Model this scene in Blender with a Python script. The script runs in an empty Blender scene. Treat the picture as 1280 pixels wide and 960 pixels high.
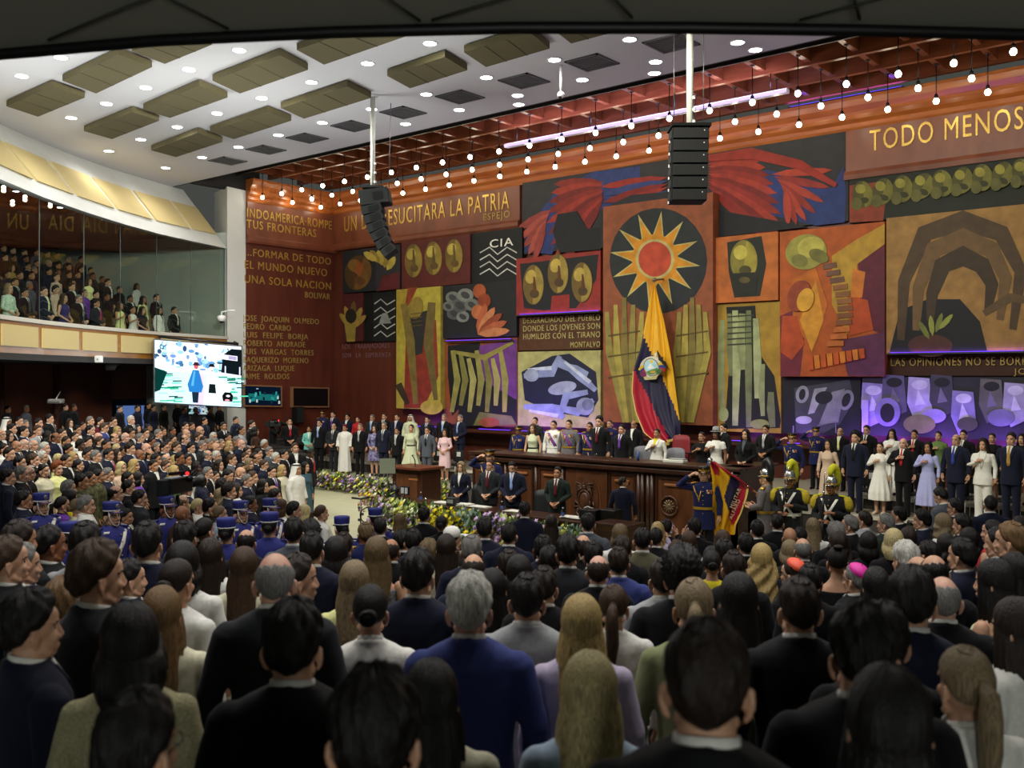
import bpy, bmesh, math, random
import numpy as np
from mathutils import Vector, Matrix
random.seed(7)
SC = bpy.context.scene
COL = SC.collection
R = math.radians

# ---------------------------------------------------------------- camera, world, exposure
F = 1220.0                       # focal length in pixels of the 1280 x 960 frame
HZ = 471.0                       # horizon row
CZ = 3.7                         # eye height above the floor of the pit
RX, RY = 0.769, 0.639            # camera right in plan; forward is (-RY, RX)
def at(px, py, d):               # the point seen at a pixel of the photograph, at depth d
    t = (px - 640.0) / F
    return Vector((d * (RX * t - RY), d * (RY * t + RX), CZ - (py - HZ) / F * d))
def dY(px, Y): return Y / (RY * (px - 640.0) / F + RX)
def dX(px, X): return X / (RX * (px - 640.0) / F - RY)
def onY(px, py, Y): return at(px, py, dY(px, Y))
def onX(px, py, X): return at(px, py, dX(px, X))
def onZ(px, py, z): return at(px, py, (CZ - z) * F / (py - HZ))
cd = bpy.data.cameras.new('camera'); cam = bpy.data.objects.new('camera', cd); COL.objects.link(cam)
cd.sensor_width = 36.0; cd.lens = 36.0 * F / 1280.0; cd.shift_y = -(480.0 - HZ) / 1280.0
cd.clip_start = 0.05; cd.clip_end = 200
cam.location = (0, 0, CZ)
cam.rotation_euler = (R(90), 0, math.atan2(RY, RX))
cd.dof.use_dof = True; cd.dof.focus_distance = 22.0; cd.dof.aperture_fstop = 3.2
SC.camera = cam
SC.view_settings.view_transform = 'Standard'; SC.view_settings.look = 'None'
SC.view_settings.gamma = 1.0; SC.view_settings.use_curve_mapping = False
SC.view_settings.exposure = 0.30
W = bpy.data.worlds.new('world'); SC.world = W; W.use_nodes = True
W.node_tree.nodes['Background'].inputs[0].default_value = (0.95, 1.0, 0.9, 1)
W.node_tree.nodes['Background'].inputs[1].default_value = 0.05
try:
    SC.cycles.use_denoising = True; SC.cycles.max_bounces = 6; SC.cycles.diffuse_bounces = 3
    SC.cycles.glossy_bounces = 3; SC.cycles.transparent_max_bounces = 8; SC.cycles.use_light_tree = True
    SC.cycles.sample_clamp_indirect = 4.0; SC.cycles.caustics_reflective = False; SC.cycles.caustics_refractive = False
except Exception: pass

def lamp(kind, name, loc, energy, color=(1, 1, 1), size=0.3, size_y=None, aim=None, spot=None, blend=0.6, parent=None):
    l = bpy.data.lights.new(name, kind); l.energy = energy; l.color = color
    if kind == 'AREA':
        l.shape = 'RECTANGLE'; l.size = size; l.size_y = size_y or size
    else:
        l.shadow_soft_size = size
    if kind == 'SPOT': l.spot_size = R(spot or 120); l.spot_blend = blend
    o = bpy.data.objects.new(name, l); COL.objects.link(o); o.location = loc
    if aim is not None: o.rotation_euler = (Vector(aim) - Vector(loc)).to_track_quat('-Z', 'Y').to_euler()
    if parent is not None: o.parent = parent
    return o
# stage lamps: the real rig of flood lights above the white ceiling's edge, lighting dais and mural
E_DOWN, E_BULB = 75.0, 3.6
for i, (x, y) in enumerate([(-24, 13.5), (-19, 13), (-14, 12.5), (-9, 12), (-4.5, 11.5)]):
    lamp('SPOT', 'stage_flood', (x, y, 9.9), 1420, (1.0, 0.97, 0.80), 0.5, aim=(x + 0.5, 23.5, 3.0), spot=92, blend=.8)
for i, (x, y) in enumerate([(-15.5, 6.5), (-11.5, 9.5)]):
    lamp('SPOT', 'tier_flood', (x, y, 9.2), 1600, (1.0, 0.98, 0.86), 0.5, aim=(x - 7, y + 5.0, 1.0), spot=85, blend=.8)  # added unseen fill spots, brightening the left tiers
for i, (x, y) in enumerate([(-11, 5.5), (-12.5, 10.5), (-20.5, 17.6)]):     # added spots without fixtures, brightening the white gallery front
    lamp('SPOT', 'gallery_wash', (x, y, 8.4), (3600, 3600, 500)[i], (1.0, 0.99, 0.9), .4, aim=((-24.5, 10.5, 7.6), (-27.5, 15.2, 7.6), (-29.2, 19.0, 7.4))[i], spot=(58, 58, 90)[i], blend=1.0)
for x, y, e in ((-20.5, 9.0, 520), (-15.5, 5.5, 520), (-13.5, 11.5, 420), (-8, 9.0, 330), (-19.0, 14.5, 380)):    # added uplights without fixtures, brightening the white ceiling
    lamp('SPOT', 'ceiling_wash', (x, y, 5.9), e, (.97, 1.0, .97), .6, aim=(x - .3, y + .3, 10.4), spot=150, blend=1.0)
for i, (x, y) in enumerate([(3.2, -6.0), (6.5, -3.0)]):                    # added unseen lamps behind the camera, for the audience's backs and the soffit
    lamp('POINT', 'door_light', (x, y, 3.3), (300, 380)[i], (.95, 1.0, .94), .5)
# the lamps of the LED strips that wash the mural wall and the ceiling edge violet
VIO = (0.30, 0.10, 1.0)

# ---------------------------------------------------------------- materials
def lin(h):
    if isinstance(h, str):
        h = h.lstrip('#'); c = [int(h[i:i + 2], 16) / 255 for i in (0, 2, 4)]
    else: c = list(h)
    return tuple((x / 12.92 if x <= 0.04045 else ((x + 0.055) / 1.055) ** 2.4) for x in c) + (1.0,)
_M = {}
def mat(name, col, rough=0.6, metal=0.0, kind=None, col2=None, scale=8.0, bump=0.0, stretch=(1, 1, 1), spec=None, emit=None, estr=0.0, sheen=0.0):
    if name in _M: return _M[name]
    m = bpy.data.materials.new(name); m.use_nodes = True; nt = m.node_tree; b = nt.nodes['Principled BSDF']
    b.inputs['Base Color'].default_value = lin(col); b.inputs['Roughness'].default_value = rough; b.inputs['Metallic'].default_value = metal
    if spec is not None: b.inputs['Specular IOR Level'].default_value = spec
    if sheen: b.inputs['Sheen Weight'].default_value = sheen
    if emit: b.inputs['Emission Color'].default_value = lin(emit); b.inputs['Emission Strength'].default_value = estr
    if kind:
        tc = nt.nodes.new('ShaderNodeTexCoord'); mp = nt.nodes.new('ShaderNodeMapping'); mp.inputs['Scale'].default_value = stretch
        nt.links.new(tc.outputs['Object'], mp.inputs[0])
        n = nt.nodes.new('ShaderNodeTexNoise'); n.inputs['Scale'].default_value = scale; n.inputs['Detail'].default_value = 5
        nt.links.new(mp.outputs[0], n.inputs['Vector'])
        rp = nt.nodes.new('ShaderNodeValToRGB')
        rp.color_ramp.elements[0].position = 0.32; rp.color_ramp.elements[1].position = 0.68
        rp.color_ramp.elements[0].color = lin(col); rp.color_ramp.elements[1].color = lin(col2 or col)
        nt.links.new(n.outputs[0], rp.inputs[0]); nt.links.new(rp.outputs[0], b.inputs['Base Color'])
        if bump:
            bp = nt.nodes.new('ShaderNodeBump'); bp.inputs['Strength'].default_value = bump; bp.inputs['Distance'].default_value = 0.02
            nt.links.new(n.outputs[0], bp.inputs['Height']); nt.links.new(bp.outputs[0], b.inputs['Normal'])
    _M[name] = m
    return m
def shade(h, k):
    h = h.lstrip('#'); return '#' + ''.join('%02x' % max(0, min(255, int(int(h[i:i + 2], 16) * k))) for i in (0, 2, 4))
def cloth(h): return mat('cloth_' + h, h, 0.85, kind='n', col2=shade(h, 0.94), scale=60, bump=0.05, spec=0.2, sheen=0.05)
def hairm(h): return mat('hair_' + h, shade(h, 0.62), 0.45, kind='n', col2=shade(h, 1.08), scale=9, stretch=(24, 24, 1.5), bump=0.5, spec=0.3)
def skinm(h): return mat('skin_' + h, h, 0.5, kind='n', col2=shade(h, 0.93), scale=30, spec=0.35)
def emis(name, col, strength):
    if name in _M: return _M[name]
    m = bpy.data.materials.new(name); m.use_nodes = True; nt = m.node_tree; nt.nodes.clear()
    e = nt.nodes.new('ShaderNodeEmission'); o = nt.nodes.new('ShaderNodeOutputMaterial')
    e.inputs[0].default_value = lin(col); e.inputs[1].default_value = strength; nt.links.new(e.outputs[0], o.inputs[0])
    _M[name] = m; return m
def glassm(name, tint=(0.93, 0.97, 0.95), refl=1.0):
    if name in _M: return _M[name]
    m = bpy.data.materials.new(name); m.use_nodes = True; nt = m.node_tree; nt.nodes.clear()
    o = nt.nodes.new('ShaderNodeOutputMaterial'); mx = nt.nodes.new('ShaderNodeMixShader'); lw_ = nt.nodes.new('ShaderNodeLayerWeight'); lw_.inputs[0].default_value = .5
    pw = nt.nodes.new('ShaderNodeMath'); pw.operation = 'POWER'; pw.inputs[1].default_value = 4.0; nt.links.new(lw_.outputs['Facing'], pw.inputs[0])
    fr = nt.nodes.new('ShaderNodeMath'); fr.operation = 'MULTIPLY_ADD'; fr.inputs[1].default_value = .9; fr.inputs[2].default_value = .05; nt.links.new(pw.outputs[0], fr.inputs[0]); t = nt.nodes.new('ShaderNodeBsdfTransparent'); t.inputs[0].default_value = tint + (1,)
    g = nt.nodes.new('ShaderNodeBsdfGlossy'); g.inputs['Roughness'].default_value = 0.0
    nt.links.new(fr.outputs[0], mx.inputs[0]); nt.links.new(t.outputs[0], mx.inputs[1]); nt.links.new(g.outputs[0], mx.inputs[2]); nt.links.new(mx.outputs[0], o.inputs[0])
    _M[name] = m; return m

GOLD = mat('gold_trim', '#c9a23c', 0.35, 0.7); SILV = mat('silver_metal', '#c9ccd0', 0.22, 0.9); BLK = mat('black_satin', '#0c0c0e', 0.4); WHT = mat('white_cloth', '#e4e2da', 0.8); REDM = mat('red_cloth', '#b01c22', 0.7)
PURE_Y = mat('yellow_plume', '#d8cf20', 0.8, kind='n', col2='#9aa018', scale=60, bump=.5)
BLUEU = mat('royal_blue_wool', '#23297a', 0.8, kind='n', col2='#1c2166', scale=60)
# ---------------------------------------------------------------- mesh helpers
def setp(o, label=None, cat=None, group=None, kind=None):
    if label: o['label'] = label
    if cat: o['category'] = cat
    if group: o['group'] = group
    if kind: o['kind'] = kind
    return o
class MB:
    """collects boxes, tubes, lathes and plates, then links them as one mesh object"""
    def __init__(self): self.v = []; self.f = []; self.m = []; self.mats = []; self.sm = []
    def _mi(self, m):
        if m not in self.mats: self.mats.append(m)
        return self.mats.index(m)
    def add(self, vs, fs, m, smooth=False):
        b = len(self.v); self.v += [tuple(v) for v in vs]; k = self._mi(m)
        for f in fs: self.f.append(tuple(b + i for i in f)); self.m.append(k); self.sm.append(smooth)
        return self
    def box(self, c, s, m, rz=0.0, bev=0.0):
        cx, cy, cz = c; x, y, z = s[0] / 2, s[1] / 2, s[2] / 2; ca, sa = math.cos(rz), math.sin(rz)
        if bev > 0 and min(x, y, z) > bev * 1.2:
            bm = bmesh.new(); bmesh.ops.create_cube(bm, size=1.0)
            bmesh.ops.scale(bm, vec=(2 * x, 2 * y, 2 * z), verts=bm.verts)
            bmesh.ops.bevel(bm, geom=bm.edges[:], offset=bev, segments=2, profile=0.5, affect='EDGES')
            bm.verts.index_update()
            vs = [(cx + v.co.x * ca - v.co.y * sa, cy + v.co.x * sa + v.co.y * ca, cz + v.co.z) for v in bm.verts]
            fs = [[v.index for v in f.verts] for f in bm.faces]; bm.free()
            return self.add(vs, fs, m)
        vs = [(cx + i * x * ca - j * y * sa, cy + i * x * sa + j * y * ca, cz + k * z) for i in (-1, 1) for j in (-1, 1) for k in (-1, 1)]
        return self.add(vs, [(0, 1, 3, 2), (4, 6, 7, 5), (0, 4, 5, 1), (2, 3, 7, 6), (0, 2, 6, 4), (1, 5, 7, 3)], m)
    def hexa(self, top, bot, m):          # two rings of 4 points
        return self.add(list(top) + list(bot), [(0, 1, 2, 3), (7, 6, 5, 4), (0, 4, 5, 1), (1, 5, 6, 2), (2, 6, 7, 3), (3, 7, 4, 0)], m)
    def tube(self, pts, rad, m, seg=10, caps=True, flat=1.0):
        pts = [Vector(p) for p in pts]; n = len(pts); rad = rad if hasattr(rad, '__len__') else [rad] * n
        vs = []; up = None
        for i, p in enumerate(pts):
            d = (pts[min(i + 1, n - 1)] - pts[max(i - 1, 0)]).normalized()
            if up is None: up = Vector((0, 0, 1)) if abs(d.z) < 0.9 else Vector((0, 1, 0))
            a = d.cross(up).normalized(); b = a.cross(d).normalized(); up = b
            for k in range(seg):
                t = 2 * math.pi * k / seg; vs.append(p + (a * math.cos(t) + b * math.sin(t) * flat) * rad[i])
        fs = [(i * seg + k, i * seg + (k + 1) % seg, (i + 1) * seg + (k + 1) % seg, (i + 1) * seg + k) for i in range(n - 1) for k in range(seg)]
        if caps: fs += [tuple(range(seg))[::-1], tuple((n - 1) * seg + k for k in range(seg))]
        return self.add(vs, fs, m, True)
    def lathe(self, c, prof, m, seg=20, caps=True):
        vs = [(c[0] + r * math.cos(2 * math.pi * k / seg), c[1] + r * math.sin(2 * math.pi * k / seg), c[2] + z) for r, z in prof for k in range(seg)]
        n = len(prof); fs = [(i * seg + k, i * seg + (k + 1) % seg, (i + 1) * seg + (k + 1) % seg, (i + 1) * seg + k) for i in range(n - 1) for k in range(seg)]
        if caps: fs += [tuple(range(seg))[::-1], tuple((n - 1) * seg + k for k in range(seg))]
        return self.add(vs, fs, m, True)
    def ball(self, c, r, m, seg=14, rings=9):
        r = r if hasattr(r, '__len__') else (r, r, r)
        vs = [(c[0], c[1], c[2] - r[2])]
        for i in range(1, rings):
            a = -math.pi / 2 + math.pi * i / rings
            vs += [(c[0] + r[0] * math.cos(a) * math.cos(2 * math.pi * k / seg), c[1] + r[1] * math.cos(a) * math.sin(2 * math.pi * k / seg), c[2] + r[2] * math.sin(a)) for k in range(seg)]
        vs.append((c[0], c[1], c[2] + r[2])); L = len(vs) - 1
        fs = [(0, 1 + (k + 1) % seg, 1 + k) for k in range(seg)]
        for i in range(rings - 2):
            for k in range(seg): fs.append((1 + i * seg + k, 1 + i * seg + (k + 1) % seg, 1 + (i + 1) * seg + (k + 1) % seg, 1 + (i + 1) * seg + k))
        fs += [(L, 1 + (rings - 2) * seg + k, 1 + (rings - 2) * seg + (k + 1) % seg) for k in range(seg)]
        return self.add(vs, fs, m, True)
    def strip(self, ringsA, ringsB, m, closed=False, smooth=False):   # faces between successive profiles
        return self
    def data(self, name):
        me = bpy.data.meshes.new(name); me.from_pydata(self.v, [], self.f)
        for m in self.mats: me.materials.append(m)
        me.polygons.foreach_set('material_index', self.m); me.polygons.foreach_set('use_smooth', self.sm); me.update()
        return me
    def build(self, name, parent=None, loc=None, rz=0.0, weld=False):
        o = bpy.data.objects.new(name, self.data(name)); COL.objects.link(o)
        if parent is not None: o.parent = parent
        if loc is not None: o.location = loc
        if rz: o.rotation_euler.z = rz
        return o
def empty(name, loc, rz=0.0):
    o = bpy.data.objects.new(name, None); COL.objects.link(o); o.location = loc; o.rotation_euler.z = rz; o.empty_display_size = 0.1
    return o
def struct(o): o['kind'] = 'structure'; return o
def thing(o, label, cat, group=None): return setp(o, label, cat, group)
def copy_tree(o, parent=None):
    c = o.copy(); COL.objects.link(c)
    if parent is not None: c.parent = parent; c.matrix_parent_inverse = o.matrix_parent_inverse.copy()
    for ch in list(o.children): copy_tree(ch, c)
    return c
def text(name, s, loc, size, m, rot, parent=None, sx=0.62, extrude=0.012, align='LEFT', space=1.15, bold=0.0):
    cu = bpy.data.curves.new(name, 'FONT'); cu.body = s; cu.size = size; cu.extrude = extrude; cu.align_x = align
    cu.space_character = space; cu.offset = bold; cu.resolution_u = 3
    t = bpy.data.objects.new('tmp', cu); COL.objects.link(t)
    me = bpy.data.meshes.new_from_object(t.evaluated_get(bpy.context.evaluated_depsgraph_get())); bpy.data.objects.remove(t); me.name = name
    o = bpy.data.objects.new(name, me); COL.objects.link(o); o.location = loc; o.rotation_euler = rot; o.scale = (sx, 1, 1)
    me.materials.clear(); me.materials.append(m)
    if parent is not None: o.parent = parent
    return o
def fit_text(o, width):         # squeeze to a measured width
    xs = [v.co.x for v in o.data.vertices]
    if xs: o.scale.x = width / (max(xs) - min(xs))
# ================================================================ the hall
WY = 25.0                                   # plane of the mural wall
CEN = Vector((-12.4, 15.0, 0))              # middle of the round pit
def fl(x, y):                               # rake of the tiers: steeper towards the side stands
    r = math.hypot(x - CEN.x, y - CEN.y); a = math.degrees(math.atan2(y - CEN.y, x - CEN.x)); a = a if a < 90 else a - 360
    w = min(1, max(0, (-82 - a) / 32)); w = w * w * (3 - 2 * w)
    return w * float(np.interp(r, [0, 6.2, 9, 12, 15.5, 19.5, 24], [0, 0, .45, .9, 1.2, 1.5, 1.8])) + (1 - w) * float(np.interp(r, [0, 6.2, 9, 11.5, 12.6, 14.7, 15.6, 17.4, 19.5, 24], [0, 0, .28, .54, .67, .99, 1.13, 1.38, 1.55, 1.8]))
TREAD = .9
def ylim(x): return 17.6 if x > -14 else 15.2 + max(0.0, -21.5 - x) * 1.1   # where the tiers stop and the pale floor begins
def tread(k, a): q = 6.2 + (k + .6) * TREAD; return fl(CEN.x + q * math.cos(a), CEN.y + q * math.sin(a)) if k >= 0 else 0.0
def floor_z(x, y):
    r = math.hypot(x - CEN.x, y - CEN.y)
    if r <= 6.2 or y > ylim(x): return 0.0
    return tread(int((r - 6.2) / TREAD), math.atan2(y - CEN.y, x - CEN.x))
wood = mat('wall_wood', '#5a2a1c', 0.42, kind='n', col2='#4a2016', scale=2.2, stretch=(1.2, 1.2, .25), spec=.35)
frieze = mat('frieze_wood', '#74402a', 0.4, kind='n', col2='#5f301f', scale=2.0, stretch=(1.0, 1.0, .3), spec=.4)
cornm = mat('cornice_wood', '#a5602c', 0.28, kind='n', col2='#84451f', scale=2.5, stretch=(.3, 3, 3), spec=.5)
deskw = mat('desk_wood', '#3c2115', 0.34, kind='n', col2='#2b160d', scale=3, stretch=(2.5, 2.5, .5), spec=.4)
panelw = mat('desk_panel_wood', '#5e3821', 0.36, kind='n', col2='#472816', scale=3.5, stretch=(3, 3, .5), spec=.4)
white = mat('white_plaster', '#c9cbc6', 0.8, kind='n', col2='#c3c5c0', scale=1.5)
ceilm = mat('ceiling_plaster', '#c6c5c9', 0.8)
beige = mat('beige_fabric', '#c2b07c', 0.95, kind='n', col2='#b8a672', scale=90, bump=.1)
goldl = mat('gold_letters', '#c2a04c', 0.38, 0.55, kind='n', col2='#a8863a', scale=25)
dullg = mat('dull_gold_letters', '#9c8446', 0.5, 0.4)
dark = mat('dark_void', '#0b0a0a', 0.8); grey = mat('grey_paint', '#8d918c', .7); carpet = mat('tier_carpet', '#2b2724', .95, kind='n', col2='#231f1d', scale=40)
beigef = mat('pit_floor', '#bcba9c', 0.5, kind='n', col2='#b2b092', scale=3)
edgew = mat('step_edge', '#b5b0a2', .6)

# floor: round pit and radial tiers, one mesh
fb = MB(); NA = 96
def ring(r, z): return [(CEN.x + r * math.cos(2 * math.pi * k / NA), CEN.y + r * math.sin(2 * math.pi * k / NA), z if z is None or not callable(z) else z(2 * math.pi * k / NA)) for k in range(NA)]
fb.add([(-60, -14, -.02), (30, -14, -.02), (30, 40, -.02), (-60, 40, -.02)], [(0, 1, 2, 3)], carpet)
fb.add(ring(6.2, 0.0), [tuple(range(NA))], beigef)
fb.add([(-40, 12.0, 0.002), (5, 12.0, 0.002), (5, WY, 0.002), (-40, WY, 0.002)], [(0, 1, 2, 3)], beigef)
for k in range(17):
    r0 = 6.2 + k * TREAD; r1 = r0 + TREAD; z0 = lambda a, k=k: tread(k - 1, a); z1 = lambda a, k=k: tread(k, a)
    a = ring(r0, z0) + ring(r0, z1) + ring(r1, z1); fs = []
    for i in range(NA):
        mid = 2 * math.pi * (i + .5) / NA
        if CEN.y + (r0 + .5) * math.sin(mid) > ylim(CEN.x + (r0 + .5) * math.cos(mid)): continue
        j = (i + 1) % NA; fs += [(i, j, NA + j, NA + i), (NA + i, NA + j, 2 * NA + j, 2 * NA + i)]
    fb.add(a, fs, carpet)
fl_o = struct(fb.build('floor'))

# mural wall and left wall, frieze, ledge, cornice
XL = onY(418, 400, WY).x                      # corner with the left wall
w = MB(); w.box(((XL + 6) / 2 - .0, WY + .15, 5.4), (6 - XL + .3, .3, 10.9), wood); struct(w.build('wall_back'))
w = MB(); YL0 = 20.9; w.box((XL - .15, (YL0 + WY) / 2, 5.4), (.3, WY - YL0, 10.9), wood)
struct(w.build('wall_left'))
def moulding(name, x0, x1, prof, m, along='X'):   # profile (out, z) swept along a wall
    mb = MB(); n = len(prof); vs = []
    for q in (x0, x1):
        for o_, z in prof: vs.append((q, WY - o_, z) if along == 'X' else (XL + o_, q, z))
    mb.add(vs, [(i, i + 1, n + i + 1, n + i) for i in range(n - 1)] + [tuple(range(n))[::-1], tuple(range(n, 2 * n))], m)
    return struct(mb.build(name))
CORN = [(0, 10.02), (.10, 10.02), (.14, 10.1), (.14, 10.2), (.24, 10.28), (.28, 10.38), (.28, 10.46), (.42, 10.58), (.46, 10.72), (.46, 10.8), (0, 10.8)]
moulding('trim_1', XL, 6, CORN, cornm); moulding('trim_2', YL0, WY, CORN, cornm, 'Y')
XF = onY(652, 280, WY).x; XT = onY(1061, 200, WY).x
ZL = 8.72
LEDG = [(0, ZL - .12), (.16, ZL - .12), (.2, ZL - .04), (.2, ZL + .08), (.12, ZL + .16), (0, ZL + .16)]
moulding('trim_3', XL, XF, LEDG, frieze); moulding('trim_4', YL0, WY, [(a, z - .08) for a, z in LEDG], frieze, 'Y')
fb = MB(); fb.box(((XL + XF) / 2, WY - .05, (ZL + 10.02) / 2 + .08), (XF - XL, .1, 10.02 - ZL - .1), frieze); fz1 = struct(fb.build('trim_5'))
fb = MB(); fb.box((XL + .05, (YL0 + WY) / 2, 9.36), (.1, WY - YL0 - .0, 1.3), frieze); fz2 = struct(fb.build('trim_6'))
XR = 2.5
zt = onY(1130, 212, WY - .1).z
fb = MB(); fb.box(((XT + XR) / 2, WY - .1, (zt + 10.02) / 2), (XR - XT, .2, 10.02 - zt), frieze); fz3 = struct(fb.build('trim_7'))
moulding('trim_8', XT, XR, [(.2, zt - .12), (.34, zt - .12), (.36, zt), (.3, zt + .1), (.2, zt + .1)], frieze)
# inscriptions: raised letters fixed to the walls
ROT = (R(90), 0, 0); ROTL = (R(90), 0, R(90))
def wtext(s, px0, px1, ybase, hpx, Y, m, parent=None, nm='inscription', align='LEFT'):   # baseline y at px0, cap height in px
    a = onY(px0, ybase, Y); b = onY(px1, ybase, Y); d = dY(px0, Y); h = hpx / F * d
    o = text(nm, s, (a.x, Y - .012, a.z), h / .70, m, ROT, parent); fit_text(o, b.x - a.x); return o
def ltext(s, px0, px1, ybase, hpx, m, nm='inscription'):
    X = XL + (.115 if ybase < 300 else .012); a = onX(px0, ybase, X); b = onX(px1, ybase, X); h = hpx / F * dX(px0, X)
    o = text(nm, s, (X, a.y, a.z), h / .70, m, ROTL); fit_text(o, b.y - a.y); return o
ins = [wtext('UN DIA RESUCITARA LA PATRIA', 430, 636, 290, 19, WY - .1, goldl, None), wtext('ESPEJO', 604, 637, 276, 8.5, WY - .1, dullg),
       wtext('TODO MENOS', 1087, 1279, 189, 26, WY - .2, goldl),
       ltext('INDOAMERICA·ROMPE', 308, 414, 271, 11.5, goldl), ltext('TUS FRONTERAS', 308, 395, 284.5, 10.5, goldl),
       ltext('...FORMAR DE TODO', 306, 413, 319, 9.5, goldl), ltext('EL MUNDO NUEVO', 305, 408, 335, 10, goldl), ltext('UNA SOLA NACION', 305, 413, 353, 10, goldl), ltext('BOLIVAR', 381, 412, 372, 7.5, dullg)]
for i, s in enumerate(['JOSE  JOAQUIN  OLMEDO', 'PEDRO  CARBO', 'LUIS  FELIPE  BORJA', 'ROBERTO  ANDRADE', 'LUIS  VARGAS  TORRES', 'BAQUERIZO  MORENO', 'ARIZAGA  LUQUE', 'JAIME  ROLDOS']):
    ins.append(ltext(s, 303.5, [399, 363, 384.5, 381, 391.5, 385, 368, 362][i], 400.5 + 10.5 * i, 7.2, dullg))
for i, (s, a, b) in enumerate([('LOS   TRABAJADORES', 428, 487), ('SON   LA   ESPERANZA', 428, 489)]):
    ins.append(wtext(s, a, b, 436.5 + 11 * i, 6, WY, mat('faded_letters', '#6f4b50', .6)))
for o in ins: o['kind'] = 'structure'

# ceilings ------------------------------------------------------------------------------------------------
YE, ZW, ZK = 18.8, 10.4, 11.15               # edge and height of the white ceiling, height of the coffers
c = MB(); c.box(((-44 + 12) / 2, (YE - 6) / 2, ZW + .1), (56, YE + 6, .2), ceilm); c.box((-16, YE + .02, ZW + .5), (56, .06, 1.0), dark); struct(c.build('ceiling'))
cofw = mat('coffer_wood', '#6e3c22', 0.3, kind='n', col2='#552a16', scale=2.5, stretch=(.5, 3, 3), spec=.5)
c = MB(); c.box(((XL + 6) / 2, (YE + WY) / 2, ZK + .35), (6 - XL, WY - YE, .1), cofw)
CX, CY = 1.12, 1.33; YC0 = 20.95
ys = [WY - .42 - CY * i for i in range(4)]; nx = int((6 - XL) / CX)
for y in ys: c.box(((XL + 6) / 2, y, ZK + .06), (6 - XL, .14, .52), cofw)
for i in range(nx + 1): c.box((XL + .46 + CX * i, (ys[0] + ys[-1]) / 2, ZK + .1), (.14, ys[0] - ys[-1], .44), cofw)
for j in range(3):
    for i in range(nx): 
        x, y = XL + .46 + CX * (i + .5), ys[j] - CY / 2
        c.box((x, y, ZK + .27), (CX * .66, CY * .66, .06), cofw); c.box((x, y, ZK + .22), (CX * .44, CY * .44, .06), cofw)
struct(c.build('ceiling_coffer'))
c = MB(); slat = mat('slat_dark', '#1b1512', .5)
for k in range(5): c.box(((XL + 6) / 2, YE + .2 + k * .38, ZK - .15), (6 - XL, .06, .22), slat)
for i in range(nx // 2 + 1): c.box((XL + .46 + 2 * CX * i, YE + 1.05, ZK - .05), (.09, 2.0, .16), cofw)
struct(c.build('trim_9'))
# soffit of the upper gallery over the camera, with its black edge
sm = mat('soffit_board', '#b4b6a8', .85); pts = [(-900, 112, 4.6), (-160, 74, 4.4), (0, 70, 4.33), (200, 55, 4.15), (420, 42, 4.05), (640, 36.5, 4.0), (860, 36.5, 4.0), (1080, 39, 4.03), (1280, 45, 4.08), (1440, 52, 4.2), (2000, 78, 4.4), (3000, 120, 4.6)]
E = [at(px, HZ - (1.42 / d) * F, d) for px, y, d in pts]
zs = CZ + 1.42; s_ = MB(); n = len(E)
out = [(p.x, p.y) for p in E]; inn = [(p.x * 1 + 4.2 * RY * 1.0 * 1.35, p.y - 4.2 * RX * 1.6) for p in E]
s_.add([(x, y, zs + .03) for x, y in out] + [(x, y, zs + .03) for x, y in inn] + [(x, y, zs + .35) for x, y in out] + [(x, y, zs + .35) for x, y in inn],
       [(i, i + 1, n + i + 1, n + i) for i in range(n - 1)] + [(2 * n + i, 3 * n + i, 3 * n + i + 1, 2 * n + i + 1) for i in range(n - 1)] + [(i, 2 * n + i, 2 * n + i + 1, i + 1) for i in range(n - 1)], sm)
jn = mat('soffit_joint', '#3c3e36', .9)
for i, (a, b) in enumerate([((60, 50), (190, -5)), ((285, 36), (205, -5)), ((525, 26), (480, -5)), ((540, 25), (640, -5)), ((790, 22), (765, -5)), ((1000, 25), (1110, -5)), ((1075, 24), (1068, -5))]):
    p, q = onZ(a[0], a[1], zs + .025), onZ(b[0], b[1], zs + .025); s_.tube([p, q], .006, jn, 5)
struct(s_.build('ceiling_soffit'))
s_ = MB(); s_.tube([(p.x, p.y, zs + .01) for p in E], .026, mat('black_edge', '#060606', .5), 8); struct(s_.build('trim_10'))

# left gallery: plan arc of its glass front
ARC = [Vector((-13.0, 4.2, 0)), Vector((-18.6, 6.2, 0))] + [at(px, HZ, d) for px, d in ((0, 22.3), (55, 24.6), (110, 26.9), (155, 28.9), (200, 30.9), (242, 32.6), (284, 34.4))]
for p in ARC: p.z = 0
def arcn(i):
    a = ARC[max(0, i - 1)]; b = ARC[min(len(ARC) - 1, i + 1)]; t = (b - a).normalized(); return Vector((-t.y, t.x, 0))
NRM = [arcn(i) for i in range(len(ARC))]     # points outward, away from the hall
if (NRM[4].x > 0): NRM = [-q for q in NRM]
def sweep(name, prof, m, kind=True, rng=None):
    mb = MB(); n = len(prof); ids = range(len(ARC)) if rng is None else rng; vs = []
    for i in ids:
        for o_, z in prof: p = ARC[i] + NRM[i] * o_; vs.append((p.x, p.y, z))
    L = len(vs) // n; fs = [(k * n + i, k * n + (i + 1) % n, (k + 1) * n + (i + 1) % n, (k + 1) * n + i) for k in range(L - 1) for i in range(n)]
    fs += [tuple(range(n))[::-1], tuple((L - 1) * n + i for i in range(n))]
    mb.add(vs, fs, m); o = mb.build(name); return struct(o) if kind else o
parw = mat('parapet_wood', '#9a6a30', .4, kind='n', col2='#85571f', scale=3, stretch=(.6, .6, 3))
sweep('wall_gallery', [(0, 8.22), (.25, 8.22), (2.1, ZW), (1.85, ZW)], white)
sweep('trim_11', [(-.06, 5.02), (.3, 5.02), (.3, 5.12), (-.06, 5.12)], mat('rail_stone', '#b9b4a8', .5))
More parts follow.
